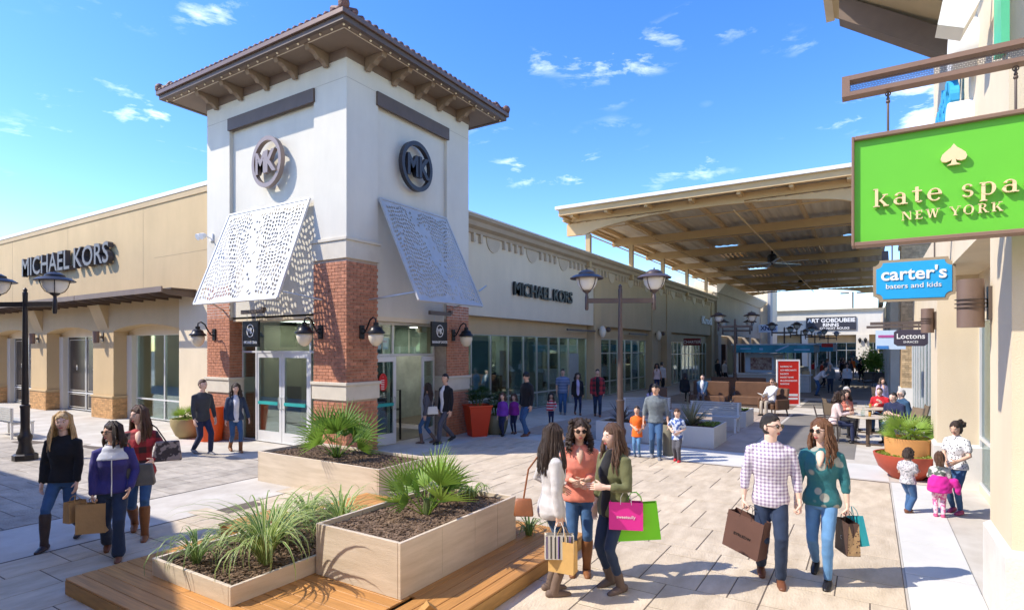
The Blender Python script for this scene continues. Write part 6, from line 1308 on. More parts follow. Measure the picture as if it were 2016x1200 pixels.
    if inner:
        m = MB(); 
        for z0_, z1_ in ((-.11 if open_ else .1, .54),): torso(m, z0_, z1_, e0+.004 if open_ else e0+.003, fo=.024 if open_ else .012, wsc=.42)
        o_ = m.obj('shirt', inner, t, 2, world=False); REMESH.append((o_, {2:.0115,1:.017,0:.03}[tier], 0))
    # collar
    if near and not yoke and not vneck: m = MB(); m.tube([neck+Vector((.06*math.cos(a)*b-.005, .07*math.sin(a)*b, -.025*b+.02*math.cos(a+PI)*b)) for a in [2*PI*q/14 for q in range(15)]], .012*b, 6); m.obj('collar', top, t, True, world=False)
    # ---- shoes and boots
    for (hp, kn, an) in legs:
        sd = (an-kn).normalized(); tip = Vector((1,0,0)); lift = an.z-.085*b
        pit = min(.9, lift*5/b) if not sit else 0; fd = Vector((math.cos(pit),0,-math.sin(pit))); fu = Vector((math.sin(pit),0,math.cos(pit)))
        m = MB(); base = an-fu*.05*b
        m.tube([base-fd*.055*b, base+fd*.0, base+fd*.08*b-fu*.008*b, base+fd*.165*b-fu*.017*b], [(.04*kk,.036*kk),(.046*kk,.038*kk),(.034*kk,.042*kk),(.022*kk,.03*kk)], 12, ref=fu)
        if boots: m.tube([an-fu*.05*b, an+(kn-an)*.12, an+(kn-an)*max(.2,boots*.55), an+(kn-an)*boots], [.05*wb,.047*wb,(.062 if boots > .6 else .05)*wb,(.068 if boots > .6 else .052)*wb], seg)
        elif tier: m.tube([an-fu*.04*b, an+fu*.01*b], [.042*wb,.034*wb], 10)
        zmin = min(p[2] for p in m.v); m.v = [(p[0], p[1], max(p[2], .006)) for p in m.v]
        m.obj('boot' if boots else 'shoe', shoes, t, True, world=False)
        if near and not pit: m = MB(); m.tube([Vector((base.x-.06*b, base.y, .0065)), Vector((base.x+.03*b, base.y, .0065)), Vector((base.x+.1*b, base.y, .0065)), Vector((base.x+.18*b, base.y, .0065))], [(.0055,.033*kk),(.0055,.032*kk),(.0055,.04*kk),(.0055,.026*kk)], 10, ref=(0,0,1)); m.obj('sole', 'shoe_black', t, world=False)
    # ---- face details
    F = lambda x, y, z: T4 @ Vector((x, y, z))
    if tier >= 1:
        for s_ in (-1, 1):
            m = MB(); m.ball((.079, s_*.031, .008), (.009,.0125,.006), 10, 8); m.xf(T4); m.obj('eye', 'eye_w', t, 2, world=False)
            m = MB(); m.ball((.0845, s_*.031, .008), (.0048,.0062,.0058), 8, 6); m.xf(T4); m.obj('iris', 'eye_d', t, 2, world=False)
            m = MB(); m.tube([(.087, s_*.014, .027), (.0885, s_*.03, .032), (.078, s_*.048, .026)], [.003,.0036,.002], 6); m.xf(T4); m.obj('eyebrow', hair if hair not in ('hair_blonde','hair_grey') else 'hair_brown', t, True, world=False)
        m = MB(); m.tube([(.0795,-.022,-.056),(.0885,-.008,-.0555),(.0895,0,-.057),(.0885,.008,-.0555),(.0795,.022,-.056)], [.002,.0048,.005,.0048,.002], 6); m.tube([(.078,-.019,-.0625),(.087,0,-.0665),(.078,.019,-.0625)], [.002,.0055,.002], 6); m.xf(T4); m.obj('lips', 'lip', t, True, world=False)
    if glasses:
        m = MB()
        for s_ in (-1, 1):
            ro = Matrix.Translation((.0985, s_*.031, .008)) @ Matrix.Rotation(PI/2, 4, 'Y') @ Matrix.Rotation(s_*.18, 4, 'X'); q = MB()
            q.lathe([(.0,-.002),(.024,-.002),(.024,.002),(0,.002)], n=14, cap=False); q.xf(ro @ Matrix.Diagonal((.85,1.08,1,1))); m.add(q.v, q.f)
        m.beam((.101,-.01,.012), (.101,.01,.012), .004, .004)
        for s_ in (-1,1): m.beam((.097, s_*.056, .014), (0, s_*.08, .012), .004, .005)
        m.xf(T4); m.obj('sunglasses' if glasses == 'sun' else 'glasses', 'lens', t, world=False)
    # ---- hair
    rr = random.Random(int(abs(loc[0]*1000+loc[1]*77))); m = MB(); q = MB(); lng = style in ('long', 'curly', 'wavy')
    sc = 1.1 if style != 'short' else 1.035
    nu, nv = (28, 18) if near else (16, 10)
    q.ball((0,0,0), (1,1,1), nu, nv); vs = []
    for p in q.v:
        x, y, z = p; face = x > (.25 if style != 'short' else .05) and z < (.52 if style != 'short' else .62)-.35*abs(y); low = z < (-.28 if style == 'short' else -.7)
        f = .86 if (face or low) else sc+ (rr.uniform(-.02,.035) if near else rr.uniform(-.01,.02))
        if style == 'short' and z > .5: f += .05
        vs.append(T4 @ Vector((.099*x*f-(.004 if not face else 0), .078*y*f, .12*z*f+.002)))
    m.add(vs, q.f)
    if lng or style == 'pony' or style == 'bob':
        n_ = {2: 74, 1: 26, 0: 12}[tier]
        HLn = hairlen if lng else .14
        for i in range(n_):
            a = math.radians(rr.uniform(62, 298)) if style != 'pony' else math.radians(rr.uniform(150, 210)); ca, sa = math.cos(a), math.sin(a)
            r0 = rr.uniform(.98,1.1); Lh = HLn*rr.uniform(.82,1.05)
            if abs(a-PI) > 1.5: Lh *= .93
            P_ = []; K = 9 if near else 6
            part = rr.uniform(-.008,.008)
            top_ = Vector((.03*ca+.01, .02*math.copysign(1, sa)+part, .125)); mid = Vector((.085*ca, .083*sa, .07)); low_ = Vector((.095*ca-.002, .09*sa, -.02))
            P_ += [T4 @ (top_*r0), T4 @ (mid*r0), T4 @ (low_*r0)]
            base = T4 @ (low_*r0); out = (base-hc); out.z = 0
            if out.length > 0: out.normalize()
            for k in range(1, K):
                f = k/(K-1); wv = (.012 if style == 'wavy' else .022 if style == 'curly' else .003)*kk; ph = i*1.7+f*(9 if style != 'curly' else 26)
                drop = Lh*f*b*1.15
                push = max(0, .055*math.sin(min(1, f*1.6)*PI/2))*b*(1 if ca < .2 else .55)
                dirn = out*push*.7+Vector((-.02 if ca < 0 else .035, 0, 0))*f*b
                P_.append(base+dirn+Vector((0,0,-drop))+Vector((math.cos(ph)*wv, math.sin(ph)*wv, 0)))
            w_ = (.0125 if near else .022)*kk*rr.uniform(.8,1.2)*(1.25 if style == 'curly' else 1)
            m.tube(P_, [w_*.6, w_, w_*1.1]+[w_*(1.1-.75*(k/(K-1))**2) for k in range(1, K)], 6 if near else 5, flat=.7)
        if style == 'curly':
            for _ in range(120 if near else 30):
                a = rr.uniform(60, 300)*PI/180; z = rr.uniform(-.16,.12); r1 = .1+.02*rr.random()+(.02 if z < 0 else 0); m.ball(T4 @ Vector((r1*math.cos(a), r1*.92*math.sin(a), z)), .017*kk*rr.uniform(.7,1.3), 6, 4)
    if style == 'puff':
        for _ in range(90): 
            d = Vector((rr.gauss(0,1), rr.gauss(0,1), rr.gauss(0,1))).normalized()*.07*rr.uniform(.6,1); m.ball(T4 @ (Vector((-.15,0,.03))+d), .02*kk, 6, 4)
    if style == 'shortcurly':
        for _ in range(110):
            a = rr.uniform(55, 305)*PI/180; v = rr.uniform(-.5, 1.4); m.ball(T4 @ Vector((.1*math.cos(v)*math.cos(a), .082*math.cos(v)*math.sin(a), .125*math.sin(v))), .017*kk*rr.uniform(.7,1.2), 6, 4)
    o_ = m.obj('hair', hair, t, True, world=False)
    if cap: m = MB(); m.ball((0,0,.045), (.108,.087,.09), 16, 8); m.xf(T4); m.obj('cap', cap, t, True, world=False)
    t['_h'] = h; del t['_h']
    W4 = Matrix.Translation(t.location) @ Matrix.Rotation(yaw, 4, 'Z')
    return t, [W4 @ arms[0][2], W4 @ arms[1][2]], W4
FACE = math.atan2(-.53, -.848)   # yaw that faces the camera
def toCam(x, y): return math.atan2(-10.9-y, -9.81-x)
def bag(hand_p, w, h, d, yaw, mat, label, text=None, tmat='white', handles='white', tilt=0., hh=.13, stripes=None, side=None, tsize=.03, cat='shopping bag'):
    """paper carrier hanging from hand_p: open top, creased gussets, cord handles"""
    top = Vector(hand_p)-Vector((0,0,hh)); t = thing('shopping_bag', label, cat, (top.x, top.y, top.z-h), yaw); t.rotation_euler = (0, tilt, yaw) 
    m = MB(); a, c = w/2, d/2; e = .003
    P_ = [(-a,-c,0),(a,-c,0),(a,c,0),(-a,c,0),(-a,-c*.8,h),(a,-c*.8,h),(a,c*.8,h),(-a,c*.8,h),(-a+c*.25,0,h*.55),(a-c*.25,0,h*.55),(-a+c*.35,0,h),(a-c*.35,0,h)]
    m.add(P_, [(0,3,2,1),(0,1,5,4),(2,3,7,6),(1,2,9),(1,9,11,5),(9,2,6,11),(3,0,8),(0,4,10,8),(8,10,7,3)])
    me = m.mesh('bag_body', mat); o = bpy.data.objects.new('bag_body', me); COL.objects.link(o); o.parent = t; s_ = o.modifiers.new('t', 'SOLIDIFY'); s_.thickness = .0025
    for y in (-c*.8, c*.8): m = MB(); m.tube([(-w*.16,y,h-.02),(-w*.15,y*.8,h+hh*.5),(-w*.06,y*.3,h+hh*.97),(w*.06,y*.3,h+hh*.97),(w*.15,y*.8,h+hh*.5),(w*.16,y,h-.02)], .0035, 6); m.obj('handle', handles, t, True, world=False)
    if text: m = MB(); m.text(text, tsize, (0,-c*.9-.004,h*.42), (1,0,0), (0,.0,1), None, .001, .006, 1.); m.obj('lettering', tmat, t, world=False)
    if stripes:
        for cc, name in ((stripes[0], 0), (stripes[1], 1)):
            m = MB()
            for i in range(7 if name == 0 else 3):
                x = -a+w*(i+.5)/7 if name == 0 else (-a+.02, -a*.05, a*.72)[i]
                m.hexa([(x-.006,-c-.002,.01),(x+.006,-c-.002,.01),(x+.006,-c+.001,.01),(x-.006,-c+.001,.01),(x-.006,-c*.8-.002,h-.01),(x+.006,-c*.8-.002,h-.01),(x+.006,-c*.8+.001,h-.01),(x-.006,-c*.8+.001,h-.01)])
            m.obj('stripe', cc, t, world=False)
    if side: m = MB(); m.add([(a+.002,-c*.98,.005),(a+.002,c*.98,.005),(a-c*.2,0,h*.55),(a+.002,-c*.78,h-.005),(a+.002,c*.78,h-.005)], [(0,1,2),(0,2,3),(1,4,2)]); m.obj('gusset', side, t, world=False)
    return t
M('kraft', (.45,.27,.12), .75, .1, 4, .15, 30); M('kraft_g', (.6,.37,.13), .7, .1, 4, .15, 30); M('bagpink', (.75,.03,.3), .4, .04, 2); M('baggreen', (.2,.72,.02), .4, .04, 2); M('bagbrown', (.12,.06,.045), .55, .1, 3, .1, 30); M('bagbrown2', (.075,.04,.03), .5, .1, 3); M('bagteal', (.03,.5,.55), .5, .05, 3); M('bagpurple', (.15,.08,.35), .5, .05); patterned('mono', (.09,.045,.025), (.35,.22,.1), 'print', 38, rough=.5); M('leather', (.28,.1,.04), .45, .2, 6, .1, 40); M('leather_g', (.11,.11,.11), .5, .2, 6, .1, 40)
def handbag(loc, w, h, d, yaw, mat, label, strap=None, smat=None, tilt=0.):
    t = thing('handbag', label, 'handbag', loc, yaw); t.rotation_euler = (tilt, 0, yaw); m = MB(); a, c = w/2, d/2
    m.hexa([(-a,-c,0),(a,-c,0),(a,c,0),(-a,c,0),(-a*.8,-c*.4,h),(a*.8,-c*.4,h),(a*.8,c*.4,h),(-a*.8,c*.4,h)]); m.obj('bag_body', mat, t, True, bevel=.012, world=False)
    if strap: W4i = (Matrix.Translation(t.location) @ t.rotation_euler.to_matrix().to_4x4()).inverted(); m = MB(); m.tube([W4i @ Vector(p) for p in strap], .009, 6, flat=.5); m.obj('strap', smat or mat, t, True, world=False)
    else: m = MB(); m.tube([(-a*.4,0,h-.01),(-a*.35,0,h+.1),(0,0,h+.15),(a*.35,0,h+.1),(a*.4,0,h-.01)], .007, 6); m.obj('handle', smat or mat, t, True, world=False)
    return t
rad = math.radians
# --- three women walking on the left
yl = toCam(-6.6,-2.6)
p, H_, _ = person((-6.67,-2.24), yl+rad(-25), 1.65, 'blonde woman in a black fleece and knee boots, leftmost of the three walking women', 'c_black', 'c_jeans', 'boot_dark', 'hair_blonde', 'long', 'skin_l', tier=2, look=rad(15), stride=-.55, boots=.85, hairlen=.34, lh=(.08,.2,-.04), rh=(.1,-.2,-.03), vneck=False)
p, H_, _ = person((-6.54,-3.25), yl+rad(-8), 1.58, 'dark haired woman with glasses in a navy fleece with a pale yoke', 'c_fleece', 'c_jeansd', 'shoe_brown', 'hair_dark', 'long', 'skin', tier=2, look=rad(-55), stride=.5, fit='flare', yoke='c_yoke', glasses='clear', hairlen=.16, build=1.06, lh=(.14,.2,.02), rh=(.06,-.22,-.1), grip=(0,1))
bag(H_[1]+Vector((.0,0,-.04)), .3, .34, .14, yl+rad(70), 'kraft', 'large plain brown paper bag carried by the woman in navy fleece', handles='kraft', hh=.06)
bag(H_[1]+Vector((-.1,.2,-.02)), .2, .24, .11, yl+rad(125), 'kraft', 'smaller plain brown paper bag behind the larger one', handles='kraft', hh=.06)
handbag((-6.3,-3.36,.8), .34, .26, .12, yl+rad(75), 'leather_g', 'dark grey shoulder bag on the woman in navy fleece', strap=[(-6.3,-3.36,1.05),(-6.42,-3.36,1.32),(-6.55,-3.33,1.36)])
p, H_, _ = person((-6.0,-2.72), yl+rad(-10), 1.70, 'brunette in a red and black plaid shirt with tan knee boots', 'plaid_r', 'c_jeans', 'boot_brown', 'hair_brown', 'long', 'skin_l', tier=2, look=rad(-50), stride=.5, boots=.8, hairlen=.3, lh=(.2,.18,.16), rh=(.05,-.26,-.08), hem=-.12)
handbag((-5.8,-3.02,.98), .34, .26, .12, yl+rad(80), 'tote_p', 'black patterned tote on the shoulder of the woman in plaid', strap=[(-5.82,-3.02,1.24),(-5.89,-2.92,1.42),(-5.92,-2.86,1.46)], smat='black')
# --- three women chatting
yc = toCam(-4.3,-8.3)
p, H_, _ = person((-4.72,-8.19), yc+rad(108), 1.69, 'woman in a light grey sweater seen from the side, left of the chatting three', 'c_greyk', 'c_jeans', 'boot_taupe', 'hair_dark', 'long', 'skin', tier=2, look=rad(12), boots=.42, hairlen=.3, lh=(.12,.2,.16), rh=(.02,-.23,-.12), grip=(0,1), hem=-.1)
bag(H_[1]+Vector((0,0,-.05)), .28, .23, .11, yc+rad(95), 'offwhite', 'white paper bag with purple and black stripes, held low by the woman in grey', handles='white', hh=.12, stripes=('black','bagpurple'))
bag(H_[1]+Vector((.02,-.03,-.1)), .26, .3, .12, yc+rad(70), 'kraft_g', 'golden kraft bag hanging behind the striped one', handles='kraft_g', hh=.13)
handbag((-4.92,-7.98,.8), .2, .17, .1, yc+rad(95), 'leather', 'tan leather handbag with a long strap, behind the woman in grey', strap=[(-4.92,-7.98,.97),(-4.86,-8.0,1.25),(-4.78,-8.1,1.42)])
p, H_, _ = person((-4.1,-8.2), yc+rad(3), 1.68, 'curly haired woman in a coral blouse and sunglasses, middle of the chatting three', 'c_coral', 'c_jeans', 'boot_brown', 'hair_dark', 'curly', 'skin', tier=2, look=rad(8), boots=.82, sleeves=.75, glasses='sun', hairlen=.2, lh=(.24,.03,.2), rh=(.25,-.04,.19), hem=-.08)
p, H_, _ = person((-4.29,-8.68), yc+rad(-50), 1.68, 'long haired woman in an olive jacket, right of the chatting three', 'c_olive', 'c_jeansd', 'boot_taupe', 'hair_brown', 'wavy', 'skin_l', tier=2, look=rad(-10), boots=.28, sleeves=.8, inner='c_black', open_=True, hairlen=.36, lh=(.25,.1,.24), rh=(.06,-.24,-.12), lf=(.0,.1,.085), rf=(-.04,-.1,.085), hem=-.1)
ebow = Vector((-4.36,-8.84,1.04))
bag(ebow+Vector((-.02,.0,.0)), .33, .27, .11, yc+rad(88), 'bagpink', 'hot pink shopping bag hanging from the forearm of the woman in olive', text='sweetsully', tsize=.032, handles='white', hh=.1)
bag(ebow+Vector((.1,-.1,-.02)), .42, .36, .1, yc+rad(84), 'baggreen', 'big lime green shopping bag behind the pink one', handles='baggreen', hh=.11, tilt=rad(-7))
# --- the couple
ym = toCam(-3.1,-10.1)
p, HM, _ = person((-3.17,-10.0), ym+rad(6), 1.76, 'man in a lavender check shirt and dark jeans carrying a big brown bag', 'plaid_l', 'c_jeansd', 'shoe_brown', 'hair_black', 'short', 'skin_l', female=False, tier=2, look=rad(52), stride=.28, sleeves=.78, fit='regular', glasses='clear', lh=(.06,.29,-.13), rh=(.06,-.28,-.1), grip=(1,1), hem=-.1)
bag(HM[1]+Vector((0,0,-.06)), .42, .4, .17, ym+rad(60), 'bagbrown', 'big dark brown shopping bag with faint black lettering', text='BYRLEDW', tmat='black', tsize=.032, handles='black', hh=.11, tilt=rad(10))
p, HW, _ = person((-2.86,-10.46), ym+rad(-10), 1.70, 'woman in sunglasses, teal printed blouse and light jeans', 'teal_p', 'c_jeansl', 'shoe_black', 'hair_auburn', 'wavy', 'skin_l', tier=2, look=rad(-28), stride=.42, sleeves=.72, glasses='sun', hairlen=.34, lh=(.04,.27,-.14), rh=(.08,-.26,-.1), grip=(1,1), hem=-.08)
bag(HW[0]+Vector((0,0,-.05)), .27, .33, .13, ym+rad(20), 'bagbrown2', 'dark brown bag with a gold patterned side held by the woman in teal', handles='black', hh=.1, side='mono', text='C', tmat='offwhite', tsize=.04)
bag(HW[0]+Vector((.12,-.1,-.03)), .18, .3, .1, ym+rad(40), 'bagteal', 'turquoise paper bag behind the dark brown patterned one', handles='bagteal', hh=.1, tilt=rad(-14))
# --- children at the red bowl
person((.65,-11.38), rad(-40), .98, 'curly haired toddler boy in a grey tee and jeans, back to the camera', 'marl', 'c_jeans', 'shoe_brown', 'hair_dark', 'shortcurly', 'skin', female=False, tier=2, child=True, sleeves=.35, fit='regular', lh=(.2,.1,.25), rh=(.24,-.06,.2), stride=.2, build=1.15, headpitch=.2)
k2, _, W2 = person((.6,-11.76), rad(-2), .95, 'toddler girl with a hot pink jacket round her waist', 'flower', 'pinkleg', 'shoe_pink', 'hair_brown', 'pony', 'skin_l', tier=2, child=True, sleeves=.45, fit='slim', lh=(.2,.08,.3), rh=(.2,-.08,.28), build=1.15)
m = MB(); m.tube([(-.0,0,.38),(-.01,0,.46),(0,0,.56),(0,0,.6)], [(.12,.15),(.125,.155),(.11,.13),(.085,.105)], 16, ref=(1,0,0), cap='end'); m.tube([(-.05,-.17,.56),(-.03,-.21,.48),(-.0,-.22,.38)], [.045,.045,.035], 10); o_ = m.obj('tied_jacket', 'c_magenta', k2, 2, world=False); REMESH.append((o_, .011, .008))
person((1.0,-12.0), rad(150), 1.39, 'older girl with a puffy ponytail in a dotted white tee', 'dots', 'c_jeans', 'shoe_pink', 'hair_dark', 'puff', 'skin', tier=2, child=True, sleeves=.35, lh=(.22,.1,.12), rh=(.2,-.1,.1), stride=.1, headpitch=.25)
# --- family by the white planter
yf = toCam(2.8,-6.8)
person((2.82,-6.38), yf+rad(-10), 1.15, 'boy in a long orange tee left of the father', 'c_orange', 'c_jeansl', 'shoe_grey', 'hair_dark', 'short', 'skin', female=False, tier=1, child=True, sleeves=.35, hem=-.2, lh=(.1,.2,.1), rh=(.15,-.08,.15))
person((2.8,-6.82), yf, 1.7, 'father in a grey raglan tee and jeans between two boys', 'tee_print', 'c_jeans', 'shoe_grey', 'hair_black', 'short', 'skin', female=False, tier=1, sleeves=.72, fit='regular', stride=.25, lh=(.05,.28,-.05), rh=(.05,-.28,-.05), headpitch=.3, look=rad(-20), inner=None)
person((2.72,-7.33), yf+rad(-15), 1.17, 'boy in a blue and white shirt right of the father', 'boyblue', 'c_greyd', 'c_red', 'hair_brown', 'short', 'skin_l', female=False, tier=1, child=True, sleeves=.4, fit='regular', lh=(.15,.1,.12), rh=(.12,-.2,.2), stride=.2, hem=-.16, headpitch=.3)
# --- couple at the tower
yt = toCam(-2,2.2)
person((-2.28,2.36), yt+rad(30), 1.74, 'man in a charcoal hooded sweater walking beside the orange pot', 'c_char', 'c_navy', 'shoe_grey', 'hair_brown', 'short', 'skin_l', female=False, tier=1, look=rad(20), stride=.42, fit='regular', lh=(.08,.27,-.06), rh=(.12,-.25,-.06), hem=-.1)
person((-1.68,2.0), yt+rad(10), 1.62, 'smiling woman in a navy jacket over a white top by the glass doors', 'c_denim', 'c_jeans', 'boot_brown', 'hair_dark', 'wavy', 'skin_l', tier=1, stride=.4, boots=.45, inner='c_white', open_=True, lh=(.02,.33,-.06), rh=(.06,-.25,-.08), hairlen=.2)
# --- couple entering the right door
p, H_, _ = person((1.7,-1.13), math.atan2(.8,-.3), 1.56, 'long haired woman seen from behind with a white handbag at the tower door', 'c_greyd', 'c_jeans', 'boot_taupe', 'hair_dark', 'long', 'skin', tier=1, stride=.35, boots=.5, hairlen=.36, open_=True, lh=(.0,.26,-.05), rh=(.1,-.24,.05))
handbag((1.6,-1.36,.78), .3, .2, .12, rad(-30), 'offwhite', 'white handbag of the long haired woman at the tower door', strap=[(1.6,-1.36,.98),(1.7,-1.3,1.2),(1.8,-1.2,1.3)])
person((2.07,-1.42), math.atan2(.2,-.9), 1.8, 'man in a black jacket and grey trousers striding to the tower door', 'c_black', 'c_greyd', 'shoe_black', 'hair_black', 'short', 'skin', female=False, tier=1, stride=.6, fit='regular', open_=True, inner='c_white', look=rad(10))
# --- purple girls and man in black leather
person((3.84,-2.06), math.atan2(-.2,-1), 1.21, 'taller girl in a bright purple sweater beside the olive pot', 'c_purple', 'c_navy', 'shoe_black', 'hair_brown', 'bob', 'skin_l', tier=1, child=True, stride=.35)
person((4.34,-2.13), math.atan2(-.2,-1), 1.15, 'smaller girl in a magenta purple sweater behind the taller one', 'c_violet', 'c_navy', 'shoe_brown', 'hair_brown', 'bob', 'skin_l', tier=1, child=True, stride=.1)
person((4.2,-2.64), math.atan2(.3,-.8), 1.8, 'man in a black leather jacket and dark cap seen from behind', 'c_black', 'c_jeans', 'shoe_brown', 'hair_black', 'short', 'skin', female=False, tier=1, fit='regular', stride=.2, cap='black', open_=True, look=rad(20))
person((6.37,-2.26), toCam(6.4,-2.3), 1.05, 'small long haired child in a red striped top', 'stripe_r', 'c_navy', 'shoe_pink', 'hair_black', 'long', 'skin', tier=1, child=True, hairlen=.3, lh=(.15,.22,.12))
# --- trio along the shopfronts
yq = toCam(9.6,-1.6)
person((9.51,-1.08), yq, 1.7, 'man in a blue tee and jeans, left of the trio at the shopfronts', 'tee_blue', 'c_jeans', 'shoe_grey', 'hair_black', 'short', 'skin', female=False, tier=1, sleeves=.4, fit='regular', stride=.15, build=1.08)
person((9.66,-1.62), yq+rad(10), 1.56, 'woman in a grey tee under a black cardigan, middle of the trio', 'c_black', 'c_navy', 'shoe_brown', 'hair_dark', 'bob', 'skin', tier=1, inner='c_lav', open_=True, stride=.3, hem=-.14)
person((9.6,-2.45), yq, 1.72, 'man in an open burgundy plaid shirt, right of the trio', 'plaid_r', 'c_jeansd', 'shoe_brown', 'hair_black', 'short', 'skin', female=False, tier=1, inner='c_black', open_=True, fit='regular', stride=.3, build=1.05, hem=-.14)
person((21,-1.0), toCam(21,-1), 1.66, 'dark haired woman in a pale sleeveless top by the second pilaster', 'c_pinkw', 'c_navy', 'shoe_black', 'hair_black', 'bob', 'skin_d', tier=1, sleeves=0, lh=(.0,.27,-.1))
# --- seated around the sofas
person((8.5,-4.85,.0), toCam(8.5,-4.85)+rad(15), 1.65, 'woman in lavender sitting on the slatted bench with her hands at her face', 'c_lav', 'c_greyd', 'shoe_black', 'hair_black', 'long', 'skin', tier=1, pose='sit', lh=(.22,.06,.42), rh=(.22,-.06,.42), lean=.2, hairlen=.2)
person((15.6,-4.75,.0), toCam(15.6,-4.8)+rad(-10), 1.75, 'man in a blue suit and tie sitting on the banquette', 'c_suit', 'c_greyd', 'shoe_black', 'hair_black', 'short', 'skin_l', female=False, tier=1, pose='sit', inner='c_white', open_=True, lh=(.3,.1,.06), rh=(.3,-.1,.06))
p, H_, _ = person((13.3,-7.8,.0), rad(150), 1.75, 'man in a white shirt and beige trousers reading in the armchair', 'c_white', 'c_beige', 'shoe_black', 'hair_brown', 'short', 'skin', female=False, tier=1, pose='sit', fit='regular', glasses='sun', lean=-.12, lh=(.38,.1,.12), rh=(.38,-.1,.12))
o_ = MB(); o_.hexa([(-.12,-.16,0),(.12,-.16,.06),(.12,0,.0),(-.12,0,-.06),(-.12,-.16,.01),(.12,-.16,.07),(.12,0,.01),(-.12,0,-.05)]); o_.hexa([(-.12,0,-.06),(.12,0,.0),(.12,.16,.06),(-.12,.16,0),(-.12,0,-.05),(.12,0,.01),(.12,.16,.07),(-.12,.16,.01)]); q = tag(o_.obj('open_book', 'white'), 'open white book in the hands of the man in the armchair', 'book'); q.location = (12.9,-7.58,.78); q.rotation_euler = (0,0,rad(150))
person((17.0,-3.6,0), toCam(17,-3.6)+rad(160), 1.7, 'person in dark clothes seated behind the sofas with back turned', 'c_black', 'c_black', 'shoe_black', 'hair_black', 'bob', 'skin', tier=0, pose='sit')
# --- cafe tables
person((7.55,-10.1,0), math.atan2(-.75,-.1)+rad(8), 1.68, 'curly haired woman in pale pink at the nearer cafe table, side view', 'c_pinkw', 'c_navy', 'shoe_black', 'hair_dark', 'curly', 'skin', tier=1, pose='sit', lean=.15, lh=(.36,.1,.27), rh=(.36,-.1,.27), hairlen=.14, build=1.08)
person((8.9,-10.25,0), math.atan2(-.6,-.9), 1.66, 'woman with dark curls leaning in between the two cafe tables', 'c_coral', 'c_black', 'shoe_black', 'hair_dark', 'curly', 'skin', tier=1, pose='sit', lean=.2, lh=(.3,.05,.33), rh=(.3,-.1,.27), hairlen=.16)
person((10.5,-10.15,0), math.atan2(-.75,-.3), 1.68, 'white haired guest in grey at the farther cafe table', 'c_grey', 'c_greyd', 'shoe_black', 'hair_grey', 'short', 'skin_l', female=False, tier=1, pose='sit', lean=.25)
person((10.7,-11.2,0), math.atan2(.3,-.9), 1.68, 'young guest in a bright red sweater leaning on the farther table', 'c_red', 'c_jeans', 'shoe_black', 'hair_brown', 'short', 'skin_l', female=False, tier=1, pose='sit', lean=.3, lh=(.3,.1,.35), rh=(.34,-.1,.26), build=1.05)
person((8.35,-11.55,0), math.atan2(.6,-.75), 1.74, 'man in a navy shirt leaning over the nearer cafe table', 'c_navy', 'c_jeans', 'shoe_black', 'hair_black', 'short', 'skin_l', female=False, tier=1, pose='sit', lean=.35, sleeves=.6, build=1.15, lh=(.4,.1,.24), rh=(.4,-.1,.24))
person((9.3,-11.75,0), math.atan2(.8,-.4), 1.74, 'older man with glasses in a blue jacket at the back of the tables', 'c_suit', 'c_greyd', 'shoe_black', 'hair_grey', 'short', 'skin_l', female=False, tier=1, pose='sit', lean=.2, glasses='clear', build=1.1)
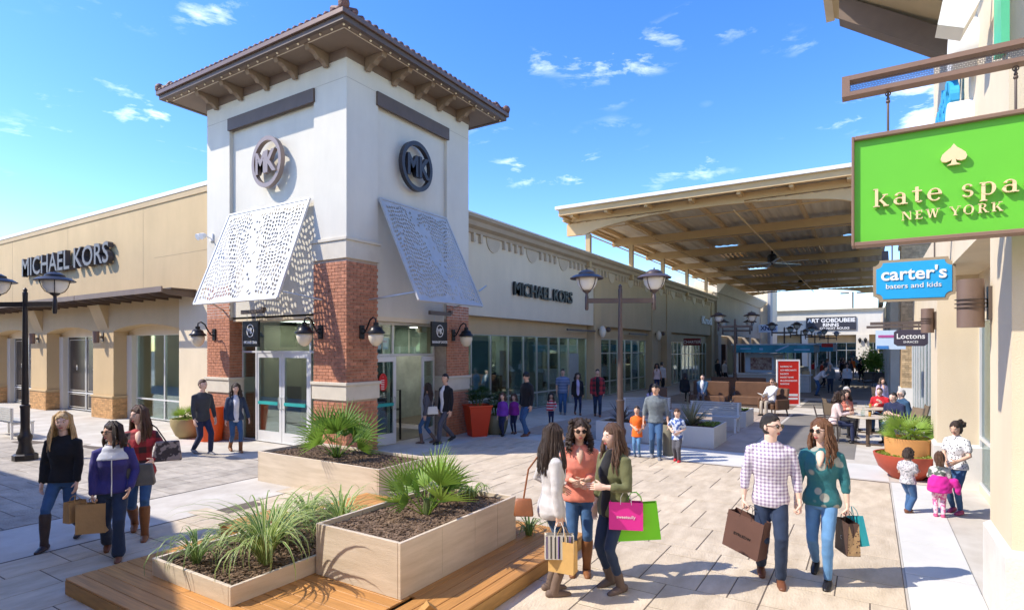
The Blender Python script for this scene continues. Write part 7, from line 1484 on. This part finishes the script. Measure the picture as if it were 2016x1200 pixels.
# --- people farther down the mall
FP = [((31.5,-8.3), 1.74, 'person in an orange red jacket standing by the kiosk end', 'c_redor', 'c_black', 'hair_black', 'short', False, 100), ((27.0,-9.0), 1.66, 'stocky woman in a grey sweater walking, left of two', 'c_grey', 'c_jeansd', 'hair_grey', 'bob', True, 0), ((27.5,-9.8), 1.66, 'woman in a white sweater with a dark bag, right of two', 'c_white', 'c_black', 'hair_dark', 'bob', True, 5), ((36,-9.4), 1.75, 'figure all in black behind the woman in grey', 'c_black', 'c_black', 'hair_black', 'short', False, 30), ((46,-9.6), 1.8, 'distant person in a bright orange jacket', 'c_orange', 'c_black', 'hair_black', 'short', False, 10), ((38,-8.2), 1.74, 'distant person in dark clothes left of the orange jacket', 'c_greyd', 'c_black', 'hair_dark', 'short', False, 50), ((42,-9.0), 1.7, 'distant person in navy near the end of the walkway', 'c_navy', 'c_black', 'hair_dark', 'bob', True, 80), ((41,-10.3), 1.7, 'distant person in black right of the orange jacket', 'c_black', 'c_black', 'hair_black', 'bob', True, 20), ((44,-8.0), 1.72, 'distant person in pale blue left of the walkway centre', 'c_lav', 'c_jeansd', 'hair_dark', 'bob', True, 70), ((48,-8.9), 1.74, 'distant person in brown among the crowd', 'c_burg', 'c_black', 'hair_brown', 'short', False, 15), ((50.5,-10.2), 1.7, 'distant person in white near the right arcade', 'c_white', 'c_black', 'hair_black', 'short', False, 200), ((39.5,-9.6), 1.68, 'distant woman in charcoal between the two kiosks and the arcade', 'c_char', 'c_jeansd', 'hair_dark', 'long', True, 0), ((34.5,-7.6), 1.72, 'person in a red top at the far end of the kiosk', 'c_red', 'c_jeansd', 'hair_dark', 'short', False, 130), ((52,-8.6), 1.7, 'far person in a cream coat', 'c_cream', 'c_black', 'hair_brown', 'bob', True, -20), ((55,-9.8), 1.75, 'far person in grey near the cream store', 'c_grey', 'c_black', 'hair_dark', 'short', False, 30),
      ((22.5,-.8), 1.72, 'person in a light grey top in front of the shaded shop glass', 'c_greyk', 'c_black', 'hair_dark', 'short', False, 150), ((28.2,-4.9), 1.66, 'kiosk seller with long hair behind the counter', 'c_white', 'c_black', 'hair_auburn', 'long', True, 0), ((32.3,-2.2), 1.72, 'person in a pale shirt left of the kiosk', 'c_cream', 'c_black', 'hair_dark', 'short', False, 60), ((34,-1.4), 1.7, 'dark figure in front of the shaded shops', 'c_black', 'c_black', 'hair_black', 'short', False, 40), ((37.5,-.6), 1.66, 'second dark figure farther along the shaded shops', 'c_greyd', 'c_black', 'hair_black', 'bob', True, 90)]
for (x, y), h_, lb, tp, bt, hr, stl, fem, a in FP: person((x, y), toCam(x, y)+rad(a), h_, lb, tp, bt, 'shoe_black', hr, stl, 'skin', female=fem, tier=0, stride=.25, build=1.1 if 'stocky' in lb else 1.)
person((24.3,-8.5,0), toCam(24,-8.5)+rad(80), 1.75, 'man in a white shirt and jeans bending beside the kiosk counter', 'c_white', 'c_jeans', 'shoe_black', 'hair_dark', 'short', 'skin', female=False, tier=0, lean=.75, lh=(.5,.1,.2), rh=(.5,-.1,.2), fit='regular')
person((17.2,-11.3,0), toCam(17.2,-11.3)+rad(30), 1.66, 'woman in lavender sitting by the tan brick pier', 'c_lav', 'c_jeansl', 'shoe_black', 'hair_dark', 'long', 'skin', tier=0, pose='sit', hairlen=.2)
chair((17.3,-11.3,0), toCam(17.2,-11.3)+rad(30), 'chair by the tan brick pier under the woman in lavender')
for (x, y, a, lb) in ((33,-10.8,0,'farther dark cafe chair facing the walkway'), (34.2,-10.9,90,'dark cafe chair next to the far planter box')): chair((x,y,0), rad(a), lb)
# ---------------------------------------------------------------- bake the garments into single smooth surfaces
for o, vox, amp in REMESH:
    md = o.modifiers.new('r', 'REMESH'); md.mode = 'VOXEL'; md.voxel_size = vox; md.use_smooth_shade = True
    sm = o.modifiers.new('s', 'SMOOTH'); sm.factor = .6; sm.iterations = 4 if vox < .02 else 2
bpy.context.view_layer.update()
dg = bpy.context.evaluated_depsgraph_get()
new = [(o, bpy.data.meshes.new_from_object(o.evaluated_get(dg))) for o, _, _ in REMESH]
import numpy as np
for (o, me), (_, vox, amp) in zip(new, REMESH):
    mat = o.data.materials[0]; o.modifiers.clear(); o.data = me; me.name = o.name; me.materials.clear(); me.materials.append(mat)
    if amp:
        n_ = len(me.vertices); co = np.empty(n_*3); me.vertices.foreach_get('co', co); no = np.empty(n_*3); me.vertices.foreach_get('normal', no); co = co.reshape(-1,3); no = no.reshape(-1,3)
        x, y, z = co.T; s0 = (o.matrix_world.translation.x*7.3) % 6
        f = np.sin(z*38+3*np.sin(x*17+s0)+2.2*np.sin(y*21+s0))*.5+np.sin(z*71+x*40*np.sin(y*5+s0)+y*33+s0)*.3+np.sin((x+y)*60+z*24+s0)*.25
        co += no*(f*amp*.8)[:,None]; me.vertices.foreach_set('co', co.ravel()); me.update()
    me.shade_smooth()
